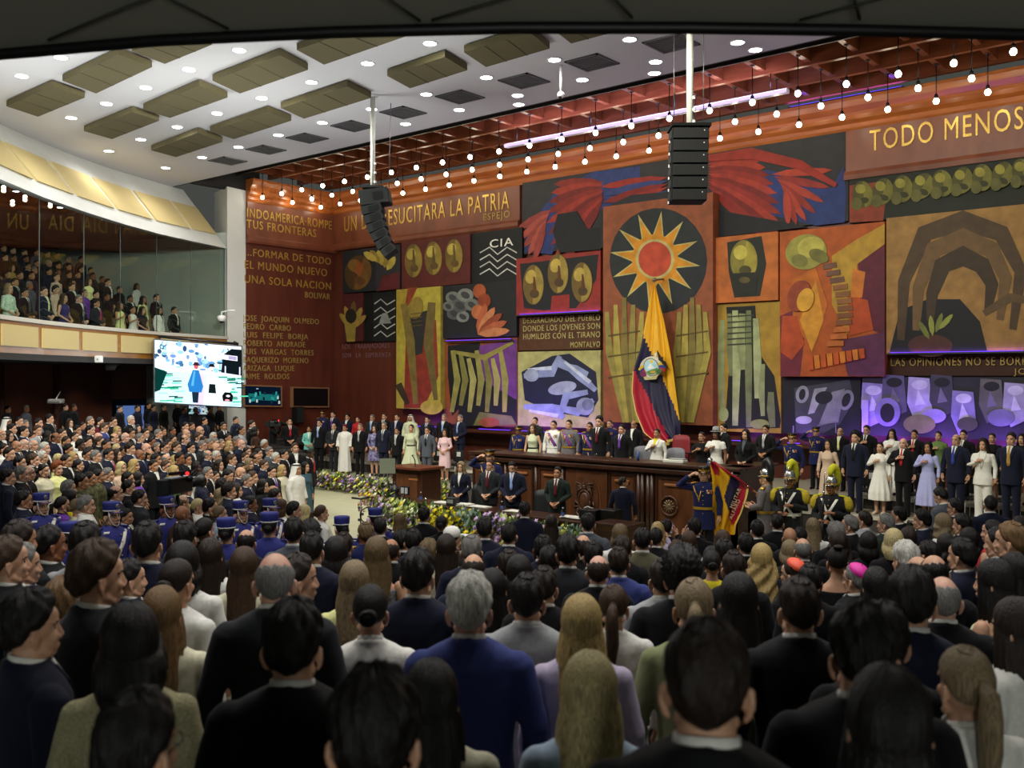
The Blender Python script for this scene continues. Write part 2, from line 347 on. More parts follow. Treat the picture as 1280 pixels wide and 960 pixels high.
sweep('wall_parapet', [(0, 4.26), (.22, 4.26), (.22, 5.02), (0, 5.02)], parw)
sweep('floor_gallery', [(.0, 4.1), (7.5, 4.1), (7.5, 4.26), (.0, 4.26)], mat('gallery_floor', '#2c2a28', .9))
for k in range(1, 6): sweep('floor_tier', [(.9 + k * 1.0, 4.26), (7.5, 4.26), (7.5, 4.26 + .42 * k), (.9 + k * 1.0, 4.26 + .42 * k)], mat('gallery_floor', '#2c2a28', .9))
gw = mat('gallery_back', '#1c1a18', .8)
sweep('wall_gallery_back', [(7.4, 4.26), (7.6, 4.26), (7.6, 9.2), (7.4, 9.2)], gw)
sweep('ceiling_gallery', [(.62, 8.7), (7.6, 8.7), (7.6, 8.85), (.75, 8.85)], gw); sweep('trim_13', [(.24, 8.26), (.64, 8.72), (.66, 8.74), (.26, 8.24)], gw)
pe, ne = ARC[-1], NRM[-1]
mb = MB(); te = Vector((ne.y, -ne.x, 0)); te = te if te.y > 0 else -te
q = [pe + te * .05, pe + ne * 7.6 + te * .05]; mb.add([(q[0].x, q[0].y, 4.1), (q[1].x, q[1].y, 4.1), (q[1].x, q[1].y, 8.8), (q[0].x, q[0].y, 8.8), (q[0].x + te.x * .2, q[0].y + te.y * .2, 4.1), (q[1].x + te.x * .2, q[1].y + te.y * .2, 4.1), (q[1].x + te.x * .2, q[1].y + te.y * .2, 8.8), (q[0].x + te.x * .2, q[0].y + te.y * .2, 8.8)], [(0, 1, 2, 3), (7, 6, 5, 4), (0, 4, 5, 1), (1, 5, 6, 2), (2, 6, 7, 3), (3, 7, 4, 0)], mat('grey_green', '#a7ada4', .8)); struct(mb.build('wall_gallery_end'))
# white pier between gallery and the wooden left wall
mb = MB(); a = at(284, HZ, 34.35); b = Vector((XL, YL0, 0)); mb.add([(a.x, a.y, 0), (b.x, b.y, 0), (b.x - 1.2, b.y + .1, 0), (a.x - 1.4, a.y + .4, 0), (a.x, a.y, ZW), (b.x, b.y, ZW), (b.x - 1.2, b.y + .1, ZW), (a.x - 1.4, a.y + .4, ZW)], [(0, 1, 5, 4), (1, 2, 6, 5), (2, 3, 7, 6), (3, 0, 4, 7), (4, 5, 6, 7)], white); struct(mb.build('wall_pier'))
mb = MB(); mb.box((XL - .1, (YE + YL0) / 2 + .3, 11.0), (.2, YL0 - YE + .6, 1.3), dark); struct(mb.build('wall_recess'))
# glass front: separate panes with thin joints
GL = glassm('gallery_glass', (.86, .9, .87))
cuts = [(1, .0), (2, .02), (2, .52 + .48), (4, .0), (5, .0), (6, .0), (7, .0), (8, .0)]
ids = [(1, 2), (2, 3), (3, 4), (4, 5), (5, 6), (6, 7), (7, 8)]
for i, j in ids:
    mb = MB(); p, q = ARC[i] + NRM[i] * .12, ARC[j] + NRM[j] * .12; t = (q - p).normalized(); p, q = p + t * .012, q - t * .012; n_ = NRM[i] * .012
    mb.hexa([(p.x, p.y, 8.22), (q.x, q.y, 8.22), (q.x + n_.x, q.y + n_.y, 8.22), (p.x + n_.x, p.y + n_.y, 8.22)], [(p.x, p.y, 5.12), (q.x, q.y, 5.12), (q.x + n_.x, q.y + n_.y, 5.12), (p.x + n_.x, p.y + n_.y, 5.12)], GL)
    o = mb.build('window_%d' % (i)); struct(o)
    mb = MB(); mb.tube([(q.x + t.x * .012, q.y + t.y * .012, 5.12), (q.x + t.x * .012, q.y + t.y * .012, 8.22)], .012, mat('glass_joint', '#3c403c', .4), 6); jo = mb.build('joint', o)
# beige acoustic panels on the white fascia and on the parapet: each a thing
def arc_off(px, off):                       # depth where a pixel column meets the arc moved outward
    d = 18.0
    while d < 60:
        q = at(px, HZ, d); best = 1e9; out = False
        for i in range(1, len(ARC) - 1):
            a, b = ARC[i], ARC[i + 1]; t = max(0, min(1, (q - a).xy.dot((b - a).xy) / (b - a).xy.length_squared)); c = a.lerp(b, t); L = (q - c).xy.length
            if L < best: best = L; out = (q - c).xy.dot(NRM[i].xy) > 0
        if out and best >= off: return d
        d += .04
    return d
def arc_pt(px, d0=None):                    # point of the glass arc on a pixel column
    for i in range(2, len(ARC) - 1):
        a, b = ARC[i], ARC[i + 1]; fa = lambda p: 640 + F * (RX * p.x + RY * p.y) / (-RY * p.x + RX * p.y)
        xa, xb = fa(a), fa(b)
        if xa - 400 <= px <= xb or i == len(ARC) - 2:
            if px > xb and i < len(ARC) - 2: continue
            lo, hi = -.8, 1.2
            for _ in range(40):
                m_ = (lo + hi) / 2
                if fa(a.lerp(b, m_)) < px: lo = m_
                else: hi = m_
            return a.lerp(b, lo), NRM[i].lerp(NRM[i + 1], min(1, max(0, lo))).normalized()
FP = [(-14, 8), (13, 60), (65, 109), (115, 158), (163, 204), (209, 249), (253, 290)]
names = ['cut by the picture edge', 'second from the picture edge', 'third from the picture edge', 'fourth from the picture edge', 'third from the white pier', 'second from the white pier', 'next to the white pier']
for (a, b), nm in zip(FP, names):
    (p, n1), (q, n2) = arc_pt(a), arc_pt(min(b, 282)); mb = MB()
    f = lambda P, N, o_, z: (P.x + N.x * o_, P.y + N.y * o_, z)
    z0, z1 = 8.72, 9.72; s0, s1 = (z0 - 8.22) * .85 - .02, (z1 - 8.22) * .85 - .02
    mb.add([f(p, n1, s0 - .05, z0), f(q, n2, s0 - .05, z0), f(q, n2, s1 - .05, z1), f(p, n1, s1 - .05, z1), f(p, n1, s0 + .06, z0), f(q, n2, s0 + .06, z0), f(q, n2, s1 + .06, z1), f(p, n1, s1 + .06, z1)], [(0, 1, 2, 3), (7, 6, 5, 4), (0, 4, 5, 1), (1, 5, 6, 2), (2, 6, 7, 3), (3, 7, 4, 0)], beige)
    thing(mb.build('acoustic_panel'), 'beige fabric acoustic panel on the white gallery fascia, ' + nm, 'panel', 'panels on the white fascia')
PP = [(-30, -6), (1, 46), (52, 97), (103, 145), (151, 192), (198, 236)]
names = ['cut by the picture edge', 'below the woman in the green print dress', 'below the man in the yellow tie', 'below the man in the pink tie', 'beside the big screen', 'half behind the big screen']
for (a, b), nm in zip(PP, names):
    (p, n1), (q, n2) = arc_pt(a), arc_pt(b); mb = MB(); z0, z1 = 4.42, 4.92; f = lambda P, N, o_, z: (P.x + N.x * o_, P.y + N.y * o_, z)
    mb.add([f(p, n1, -.04, z0), f(q, n2, -.04, z0), f(q, n2, -.04, z1), f(p, n1, -.04, z1), f(p, n1, .005, z0), f(q, n2, .005, z0), f(q, n2, .005, z1), f(p, n1, .005, z1)], [(0, 1, 2, 3), (7, 6, 5, 4), (0, 4, 5, 1), (1, 5, 6, 2), (2, 6, 7, 3), (3, 7, 4, 0)], beige)
    thing(mb.build('parapet_panel'), 'beige padded panel on the wooden balcony front, ' + nm, 'panel', 'panels on the balcony front')
# under the gallery: dark wooden back wall, grey wall by the pier, dim passage
mb = MB(); br = mat('brown_wall', '#5a2c1c', .5, kind='n', col2='#472114', scale=1.6, stretch=(1, 1, .2))
P3 = [at(px, HZ, d) for px, d in ((-160, 26), (0, 29.5), (70, 31.5), (140, 34.5))]
for p, q in zip(P3, P3[1:]): mb.add([(p.x, p.y, 0), (q.x, q.y, 0), (q.x, q.y, 4.3), (p.x, p.y, 4.3)], [(0, 1, 2, 3)], br)
for p in P3[1:3]: mb.tube([(p.x, p.y, 0), (p.x, p.y, 4.3)], .12, br, 10)
struct(mb.build('wall_brown'))
mb = MB(); p, q, r_ = at(183, HZ, 35.6), at(289, HZ, 34.6), at(183, HZ, 42); mb.add([(p.x, p.y, 0), (q.x, q.y, 0), (q.x, q.y, 4.3), (p.x, p.y, 4.3)], [(0, 1, 2, 3)], mat('grey_wall', '#8f938f', .8)); struct(mb.build('wall_grey'))
mb = MB(); p, q = at(140, HZ, 34.5), at(183, HZ, 35.6); p2, q2 = at(132, HZ, 38), at(186, HZ, 38.5)
mb.add([(p.x, p.y, 2.9), (q.x, q.y, 2.9), (q.x, q.y, 4.3), (p.x, p.y, 4.3)], [(0, 1, 2, 3)], br)
mb.add([(p2.x, p2.y, 0), (q2.x, q2.y, 0), (q2.x, q2.y, 4.3), (p2.x, p2.y, 4.3)], [(0, 1, 2, 3)], dark); struct(mb.build('wall_passage'))
mb = MB(); p, q = at(145, HZ, 37.8), at(181, HZ, 38.2); zt_, zb_ = CZ - 36 / F * 38, .1
mb.add([(p.x, p.y, zb_), (q.x, q.y, zb_), (q.x, q.y, zt_), (p.x, p.y, zt_)], [(0, 1, 2, 3)], emis('lit_door_glass', '#5f7fc0', .55))
o = mb.build('door_1'); struct(o)
mb = MB(); 
for px in (144.5, 152, 175, 181.5): s = at(px, HZ, 37.7); mb.box((s.x, s.y, zt_ / 2), (.06, .06, zt_), dark)
mb.build('frame', o)
sweep('ceiling_under_gallery', [(.02, 4.12), (7.4, 4.12), (7.4, 4.25), (.02, 4.25)], mat('under_soffit', '#3a3734', .8))
# ================================================================ painted panels on the mural wall (plain abstract compositions)
def paintm(h): return mat('paint_' + h, h, 0.62, kind='n', col2=shade(h, .82), scale=3.5, spec=.3)
class Art:
    """paints flat shapes on a board; coordinates in pixels of the photograph, read back onto the board's plane"""
    def __init__(s, mb, Y): s.mb, s.Y, s.k = mb, Y, 0
    def P(s, x, y): return onY(x, y, s.Y)
    def poly(s, pts, col):
        s.k += 1; Y = s.Y - .004 - .0018 * s.k
        v = [s.P(*p) for p in pts]; v = [(q.x, Y, q.z) for q in v]; n = len(v)
        s.mb.add(v + [(a, s.Y, c) for a, b, c in v], [tuple(range(n))] + [(i, n + i, n + (i + 1) % n, (i + 1) % n) for i in range(n)], paintm(col)); return s
    def ell(s, cx, cy, rx, ry, col, rot=0, n=26, a0=0, a1=360):
        c, q = math.cos(R(rot)), math.sin(R(rot)); pts = []
        for i in range(n):
            t = R(a0 + (a1 - a0) * i / (n if a1 - a0 == 360 else n - 1)); x, y = rx * math.cos(t), ry * math.sin(t); pts.append((cx + x * c - y * q, cy + x * q + y * c))
        return s.poly(pts, col)
    def band(s, pts, w, col):
        w = w if hasattr(w, '__len__') else [w] * len(pts); L, Rr = [], []
        for i, p in enumerate(pts):
            a, b = pts[max(0, i - 1)], pts[min(len(pts) - 1, i + 1)]; dx, dy = b[0] - a[0], b[1] - a[1]; l = math.hypot(dx, dy) or 1
            L.append((p[0] - dy / l * w[i] / 2, p[1] + dx / l * w[i] / 2)); Rr.append((p[0] + dy / l * w[i] / 2, p[1] - dx / l * w[i] / 2))
        for i in range(len(pts) - 1): s.k -= 1 if i else 0; s.poly([L[i], L[i + 1], Rr[i + 1], Rr[i]], col)
        return s
    def petal(s, x, y, L, w, ang, col): 
        c, q = math.cos(R(ang)), math.sin(R(ang)); pts = [(0, 0), (.25, .42), (.6, .5), (.88, .3), (1, 0), (.88, -.3), (.6, -.5), (.25, -.42)]
        return s.poly([(x + L * a * c - w * b * q, y + L * a * q + w * b * c) for a, b in pts], col)
def board(x0, x1, tl, bl, tr, br, th, col, label, fn=None, back=0.004):
    x0 += .4; x1 -= .4; tl += .4; tr += .4; bl -= .4; br -= .4
    Y = WY - th; a, b, c, d = onY(x0, tl, Y), onY(x0, bl, Y), onY(x1, tr, Y), onY(x1, br, Y)
    zt, zb = (a.z + c.z) / 2, (b.z + d.z) / 2
    mb = MB(); mb.box(((a.x + c.x) / 2, WY - (th + back) / 2, (zt + zb) / 2), (c.x - a.x, th - back, zt - zb), paintm(col)); o = mb.build('mural_panel')
    thing(o, label, 'painting', 'painted panels of the mural wall')
    if fn:
        m2 = MB(); A = Art(m2, Y); fn(A); p = m2.build('painted_shapes', o)
    return o
rnd = random.Random(5)
OC, OD, OL = '#8f7a34', '#5c4a22', '#b5a048'
def blob(A, cx, cy, rx, ry, cols, rot=0):      # rounded form split into light and dark facets
    A.ell(cx, cy, rx, ry, cols[0], rot); A.ell(cx, cy, rx * .96, ry * .96, cols[1], rot, 14, -80, 95); A.ell(cx - rx * .25, cy - ry * .4, rx * .5, ry * .35, cols[2], rot + 15); A.ell(cx + rx * .1, cy + ry * .45, rx * .45, ry * .22, cols[1] if len(cols) < 4 else cols[3], rot)
def m_tl(A):
    A.poly([(470, 312), (500, 307), (500, 361), (470, 364)], '#2a2a30'); A.poly([(478, 345), (499, 340), (499, 361), (472, 364)], '#5a1e22')
    blob(A, 448, 341, 17, 22, ('#4a3418', '#6a4a20', '#7c5a28', '#5a3a1a'), 12); A.poly([(447, 325), (455, 331), (450, 346), (444, 340)], '#8a4a20')
    for i in range(5): A.petal(484 - i * 3, 338 - i * 3, 20, 9, -60 - i * 22, (OL, OC)[i % 2])
board(428, 501, 315, 367, 304, 361, .28, '#1c2026', 'painted panel of brown and ochre rounded shapes on near black, beside the corner', m_tl)
def m_fist(A):
    for i in range(5): A.petal(440, 410, 34 - abs(i - 2) * 5, 8, -130 + i * 22, (OC, '#9a7a38', OD)[i % 3])
    A.ell(439, 395, 7, 9, '#241c14'); A.band([(438, 405), (439, 427)], [14, 10], OC)
board(428, 454, 368, 428, 365, 426, .2, '#4c1c1e', 'narrow maroon panel with a fan of ochre bars, beneath the brown rounded shapes', m_fist)
def m_lines(A):
    A.poly([(454, 367), (466, 366), (466, 427), (454, 428)], '#070708')
    for i in range(5): A.band([(468, 380 + i * 10), (476, 374 + i * 10), (484, 381 + i * 10), (494, 375 + i * 10)], 1.3, '#b9bab8')
    A.poly([(478, 392), (484, 391), (489, 404), (474, 405)], '#8c8f8e')
board(454.5, 495, 366, 428, 363, 426, .12, '#141618', 'small black panel crossed by thin white zigzag lines', m_lines)
def m_three(A):
    for i, x in enumerate((517, 542, 568)):
        blob(A, x, 326 - i * 3, 11, 21, ('#6e5a26', OC, OL, '#5c4420')); A.band([(x, 312 - i * 3), (x + 1, 335 - i * 3)], [2, 4], OD)
board(501.5, 588, 303, 361, 292, 355, .3, '#56201c', 'maroon panel with three tall ochre ovals in a row', m_three)
def m_cia(A):
    for i in range(4): A.band([(600, 316 + i * 9), (612, 309 + i * 9), (622, 318 + i * 9), (634, 309 + i * 9), (646, 316 + i * 9)], 1.4, '#c9cac8')
b_cia = board(589, 653, 291, 356, 284, 351, .22, '#101214', 'black panel with white line work under the letters CIA', m_cia)
t = wtext('CIA', 612, 641, 310, 10, WY - .24, mat('letter_white', '#d8d8d0', .6), b_cia, 'letters')
def m_yfig(A):
    A.poly([(496, 363), (512, 361), (509, 390), (497, 420)], '#a38c30'); A.poly([(510, 360), (522, 359), (516, 372), (505, 392)], '#8a3c22')
    A.poly([(508, 405), (545, 400), (548, 470), (530, 510), (505, 510)], '#8a3426'); A.poly([(512, 395), (534, 388), (528, 442), (518, 445)], '#2b2c2c')
    A.band([(505, 380), (513, 425), (520, 505)], [8, 11, 6], '#7c6a34'); A.band([(540, 378), (536, 430), (545, 500)], [9, 12, 5], '#6c5c30'); A.ell(520, 385, 9, 14, OC, 12)
    for i in range(4): A.band([(513, 393 + i * 5), (528, 391 + i * 5)], 1.2, OD)
    A.ell(540, 509, 14, 9, '#b3a13c'); A.band([(498, 480), (510, 505)], [9, 5], '#3c3020')
board(495, 551, 362, 512, 357, 511, .42, '#b0a03c', 'tall yellow panel with dark and rust upright strips', m_yfig)
def m_gray(A):
    for i, (x, y, r) in enumerate([(566, 372, 9), (575, 382, 11), (582, 369, 10), (590, 381, 9), (568, 392, 9), (579, 396, 8), (561, 383, 7)]): A.ell(x, y, r, r * .85, ('#6c6e6a', '#55575a', '#7c7e7a')[i % 3]); A.ell(x, y, r * .6, r * .4, '#3c3e40', 30)
    for i, (x, y) in enumerate([(600, 364), (606, 376), (598, 390), (606, 398)]): A.ell(x, y, 8, 9, ('#a0502a', '#8a3c20', '#b5683c')[i % 3])
    for i in range(5): A.petal(598, 418, 40, 11, -75 + i * 17, ('#a8583a', '#c07a50', '#8a4026')[i % 3])
board(553, 646, 356, 424, 351, 420, .3, '#1c1d20', 'near black panel with clustered grey and rust pebble shapes', m_gray)
def m_org(A):
    A.poly([(560, 432), (600, 428), (600, 470), (575, 510), (565, 520), (560, 470)], '#17181a'); A.poly([(600, 432), (646, 424), (646, 505), (615, 500), (596, 460)], '#6d3a7e'); A.poly([(596, 470), (646, 500), (646, 531), (570, 533), (575, 505)], '#1a1b1c')
    for i in range(7): A.band([(566 + i * 10, 438 + (i % 3) * 5), (572 + i * 10, 475), (565 + i * 11, 515 - (i % 2) * 8)], [5, 8, 5], ('#96904a', '#7c783c', '#a39c58')[i % 3])
    A.band([(568, 440), (606, 447), (642, 428)], [4, 7, 4], '#8d8440'); A.poly([(600, 515), (640, 520), (646, 531), (592, 532)], '#6d6b3a'); A.ell(612, 528, 13, 6, '#8c4a24')
board(555, 647, 426, 533, 420, 531, .2, '#8a4a26', 'rust and violet panel crossed by pale olive bent bars', m_org)
def m_wing_l(A):
    A.poly([(654, 315), (660, 285), (690, 245), (740, 215), (800, 208), (800, 240), (752, 262), (700, 290), (690, 318)], '#25366e')
    for i in range(9): A.petal(755, 228 + i * 2.5, 62 + i * 5, 13, 178 - i * 7, ('#7e2520', '#922e24', '#6c1f1e')[i % 3])
    for i in range(5): A.petal(690 - i * 2, 262 + i * 4, 50, 10, 150 - i * 11, ('#8c3a34', '#a34a3c')[i % 2])
    for i in range(6): A.petal(836, 222 + i * 4, 84, 11, 172 - i * 4, ('#8e2a22', '#2c3c74', '#7a221e')[i % 3])
    A.poly([(698, 268), (722, 264), (735, 286), (752, 284), (752, 312), (700, 316), (692, 290)], '#17191e'); A.poly([(752, 262), (790, 244), (838, 240), (838, 300), (752, 310)], '#22242a')
board(652.5, 838, 228, 318, 199, 300, .12, '#2a2b2f', 'broad dark panel with red and blue leaf fans sweeping to the left', m_wing_l)
def m_wing_r(A):
    A.poly([(893, 225), (960, 212), (1040, 235), (1054, 208), (1058, 240), (1056, 278), (1020, 282), (960, 268), (920, 262)], '#26386f')
    for i in range(10): A.petal(885, 205 + i * 3, 66 + i * 6, 15, -4 + i * 5, ('#8a2a22', '#9a3426', '#76221f')[i % 3])
    for i in range(7): A.petal(965 + i * 3, 218 + i * 3, 76 - i * 5, 10, -4 + i * 15, ('#a33c2c', '#8c2e24')[i % 2])
    A.band([(886, 198), (940, 192), (1000, 206), (1046, 232)], [8, 14, 12, 6], '#8e2a20'); A.poly([(893, 262), (960, 274), (1010, 284), (893, 297)], '#1b1d22')
board(838, 1061, 199, 300, 164, 276, .12, '#2a2b2f', 'broad dark panel with red and blue leaf fans sweeping to the right', m_wing_r)
def m_red3(A):
    A.poly([(650, 330), (748, 318), (745, 350), (720, 385), (680, 388), (655, 385)], '#17181a'); A.poly([(690, 370), (712, 368), (712, 391), (688, 392)], '#8c2620')
    for i, (x, y) in enumerate([(667, 356), (698, 342), (728, 353)]): blob(A, x, y, 13, 25, ('#6a5424', '#98823a', '#b59c48', '#4c3820')); A.band([(x + 1, y - 10), (x + 2, y + 9)], [2, 5], '#5a3418')
board(645, 751, 323, 394, 313, 391, .42, '#8a2a22', 'red panel with three tall ochre ovals on black', m_red3)
txt = board(648, 751, 397, 438, 393, 437, .16, '#52301c', 'brown plank panel lettered in four lines, under the red panel')
for i, (s, a, b) in enumerate([('DESGRACIADO DEL PUEBLO', 654, 750), ('DONDE LOS JOVENES SON', 654, 750), ('HUMILDES CON EL TIRANO', 654, 750), ('MONTALVO', 713, 750)]):
    wtext(s, a, b, 404.5 + i * 10, 7, WY - .17, mat('olive_letters', '#a79a5c', .6), txt, 'letters')
def m_blue(A):
    A.poly([(652, 465), (690, 445), (712, 442), (745, 465), (748, 500), (735, 522), (690, 515), (656, 500)], '#1c2036'); A.ell(703, 485, 18, 8, '#9aa2b4', -12)
    for a in ([(655, 470), (690, 466), (700, 445)], [(700, 450), (725, 470), (745, 488)], [(696, 455), (720, 462), (735, 468)], [(655, 508), (690, 510), (705, 522)], [(700, 520), (708, 495), (735, 490)], [(690, 508), (722, 515), (742, 500)]): A.band(a, [6, 11, 6], '#8a96b8')
    for a in ([(660, 462), (690, 460)], [(706, 452), (738, 478)], [(662, 513), (698, 520)]): A.band(a, [3, 5], '#c3cbd8')
    A.ell(665, 469, 9, 8, '#98a2b2'); A.ell(732, 508, 11, 11, '#8d96a2'); A.ell(735, 506, 7, 7, '#6d7684')
board(647, 751, 439, 535, 438, 533, .24, '#aaa566', 'pale olive panel with a tangle of blue grey bars on navy', m_blue)
def m_sun(A):
    A.ell(823, 326, 61, 66, '#22262a')
    cx, cy = 819, 324
    for k in range(12):
        a0 = k * 30 + 8; f = lambda r, a: (cx + r * math.cos(R(a)) * .98, cy + r * math.sin(R(a)) * 1.04)
        A.poly([f(27, a0 - 16), f(58, a0), f(27, a0 + 16)], '#b3aa6a'); A.k -= 1
    A.k += 1
    for k in range(12):
        a0 = k * 30 + 8; f = lambda r, a: (cx + r * math.cos(R(a)) * .98, cy + r * math.sin(R(a)) * 1.04)
        A.poly([f(28, a0 - 11.5), f(51, a0), f(28, a0 + 11.5)], '#c8861c'); A.k -= 1
    A.k += 3; A.ell(cx, cy, 29, 31, '#c8861c'); A.ell(cx, cy, 24, 25, '#b3aa6a'); A.ell(cx, cy, 20.5, 22, '#b3432a')
    for s, X in ((1, 781), (-1, 866)):
        for j in range(5): x = X + (j - 2) * 9.5; A.band([(x + s * (j - 2) * 1.5, 372 + abs(j - 2) * 9), (x, 440), (X + (j - 2) * 4 + s * 8, 528)], [5, 9, 4.5], ('#8c8040', '#a09244', '#776a34')[j % 3])
        for j in range(3): A.band([(X - 20, 420 + j * 26), (X + 20, 414 + j * 26)], 2, '#5a4a22')
board(753.5, 891.5, 259, 529, 239, 531, .5, '#8a4c2e', 'large terracotta panel with a many rayed yellow sunburst on a dark disc', m_sun, .13)
def m_che(A):
    A.poly([(909, 303), (952, 295), (958, 330), (950, 370), (918, 372), (911, 340)], '#23251f'); blob(A, 930, 326, 17, 26, ('#7d7430', '#9c9138', '#b9ac4c', '#4a4424')); A.poly([(912, 342), (948, 340), (945, 368), (922, 371)], '#22241c'); A.ell(931, 350, 7, 4, '#5a4f2c')
board(890, 973, 297, 379, 289, 376, .34, '#b4632a', 'orange panel with one dark and olive rounded block', m_che)
def m_skel(A):
    A.poly([(908, 384), (944, 382), (948, 440), (968, 470), (976, 525), (975, 535), (906, 536), (912, 450)], '#1b1c1c')
    for i, (x, t_, b_, w_) in enumerate([(903, 400, 512, 6), (912, 392, 470, 5), (919, 388, 532, 7), (928, 392, 462, 8), (936, 388, 534, 6), (945, 398, 498, 7), (954, 455, 520, 5), (964, 490, 534, 7)]):
        A.band([(x, t_), (x + (i % 3 - 1) * 2, (t_ + b_) / 2), (x + (i % 2) * 2, b_)], [w_, w_ + 3, w_], ('#8d9564', '#6f7650', '#a3aa78')[i % 3])
    for i in range(6): A.band([(910, 396 + i * 7), (942, 394 + i * 7)], 1.6, '#3c4034')
    A.ell(905, 518, 6, 9, '#9aa468'); A.ell(950, 530, 12, 6, '#828a4c')
board(893, 976.5, 380, 541, 376, 540, .22, '#a3812c', 'ochre panel with pale green upright bars on a black field', m_skel)
def m_dance(A):
    A.poly([(975, 395), (1010, 380), (1000, 470), (976, 471)], '#6a2430'); A.poly([(1072, 320), (1106, 300), (1106, 420), (1085, 410), (1075, 370)], '#5c2030'); A.poly([(1050, 425), (1106, 415), (1106, 470), (1060, 470)], '#5c2c48')
    A.poly([(1040, 320), (1070, 300), (1106, 280), (1106, 305), (1072, 330), (1060, 420), (1040, 380)], '#b08a30'); A.poly([(990, 350), (1020, 335), (1035, 380), (1020, 430), (992, 415)], '#b3621e'); A.poly([(1000, 400), (1020, 350), (1030, 400), (1015, 440)], '#c88a2a')
    A.poly([(978, 395), (996, 395), (1006, 430), (990, 450), (976, 440)], '#a8441e'); A.poly([(1060, 370), (1085, 375), (1092, 412), (1062, 420)], '#b0481e'); A.poly([(1066, 336), (1082, 340), (1078, 372), (1064, 372)], '#c2702a')
    A.ell(1008, 315, 26, 22, '#8f8a40', -14); A.ell(1014, 309, 17, 13, '#b0a84c', -14); A.ell(1024, 320, 13, 8, '#6c6830', 25); A.ell(1000, 326, 10, 8, '#757038', 10)
    for i in range(12): t = i / 11; A.band([(1029 + 22 * math.sin(t * 2.6) - 6 * t, 334 + t * 96), (1046 + 22 * math.sin(t * 2.6) - 2 * t, 331 + t * 98)], 6.5, ('#6a4a3c', '#8a5a34', '#7a4a2c', '#b5642a')[min(3, int(t * 4))])
    for i in range(9): A.poly([(1010 + i * 8, 446 - i * 1.2), (1017 + i * 8, 445 - i * 1.2), (1018 + i * 8, 462 - i * 1.8), (1012 + i * 8, 463 - i * 1.8)], ('#b8521e', '#cf7a26')[i % 2])
    A.ell(1000, 370, 14, 20, '#8a3c24', 20); A.ell(1008, 375, 10, 15, '#c8942e', 20)
board(974.5, 1106, 289, 471, 277, 471, .4, '#a8511e', 'fiery orange panel of swirling yellow, rust and wine bands', m_dance)
def m_green(A):
    A.poly([(1062, 232), (1110, 226), (1104, 276), (1062, 278)], '#8a3a26')
    for i in range(9): x = 1079 + i * 25; y = 243 - i * 3.4; blob(A, x, y, 13, 17, ('#4c4a22', '#6e6a2c', '#8f8838', '#343418'), (-12, 14, 0, 25)[i % 4]); A.ell(x - 8, y + 12, 7, 8, '#5c5a2c')
board(1061, 1290, 226, 280, 193, 256, .3, '#1b2018', 'long dark panel with a row of olive green ovals', m_green)
def m_crouch(A):
    A.poly([(1112, 440), (1125, 388), (1160, 374), (1200, 374), (1225, 402), (1235, 443)], '#17171a')
    for k, (r0, cc) in enumerate(((1.0, '#4c3a26'), (.74, '#6a5030'), (.5, '#3c2e1e'))):
        A.band([(1200 - 74 * r0, 425 - 12 * k), (1200 - 70 * r0, 352 + 8 * k), (1200 - 44 * r0, 292 + 20 * k), (1204, 276 + 22 * k), (1204 + 48 * r0, 292 + 20 * k), (1204 + 72 * r0, 340 + 8 * k), (1204 + 62 * r0, 412 - 12 * k)], [9, 15, 22, 26, 22, 16, 9], cc)
    A.band([(1230, 392), (1262, 372), (1290, 376)], [8, 12, 9], '#5c482c'); A.ell(1163, 432, 28, 14, '#4c2a24')
    for i in range(4): A.petal(1162 + i * 4, 424 - i * 4, 26, 7, -120 + i * 24, ('#6c7434', '#8a9040')[i % 2])
board(1107.5, 1290, 274, 443, 252, 440, .42, '#97713c', 'wide tan panel with nested dark brown arches over a black mound', m_crouch)
lo = board(1108, 1290, 444, 470, 441, 470, .16, '#3c1c12', 'dark plank panel lettered in gold, below the tan panel')
wtext('LAS OPINIONES NO SE BORR', 1113, 1284, 457.5, 10, WY - .17, dullg, lo, 'letters'); wtext('JO', 1268, 1284, 468, 7.5, WY - .17, dullg, lo, 'letters')
def m_bw(A):
    A.poly([(993, 485), (1040, 478), (1062, 474), (1068, 500), (1050, 530), (1030, 541), (995, 541)], '#3c3f40')
    A.poly([(1018, 486), (1034, 484), (1018, 516), (1010, 518)], '#9a9c98'); A.poly([(1040, 490), (1056, 486), (1048, 528), (1024, 530)], '#7d807e'); A.ell(1003, 493, 8, 11, '#8e918e', 10); A.ell(1003, 493, 4, 7, '#1c1e20', 10); A.ell(1030, 497, 11, 8, '#1c1e20', -10); A.ell(1058, 500, 9, 13, '#7f8280', 20); A.ell(1058, 500, 5, 9, '#1d1f20', 20)
    A.ell(1005, 525, 10, 5, '#a3a5a1'); A.band([(992, 541), (992, 532)], 1.3, '#777a78'); A.band([(1022, 532), (1045, 527), (1045, 541)], 1.3, '#777a78')
board(977.5, 1076, 472, 543, 472, 545, .2, '#17191a', 'near black panel with grey and white angular facets', m_bw)
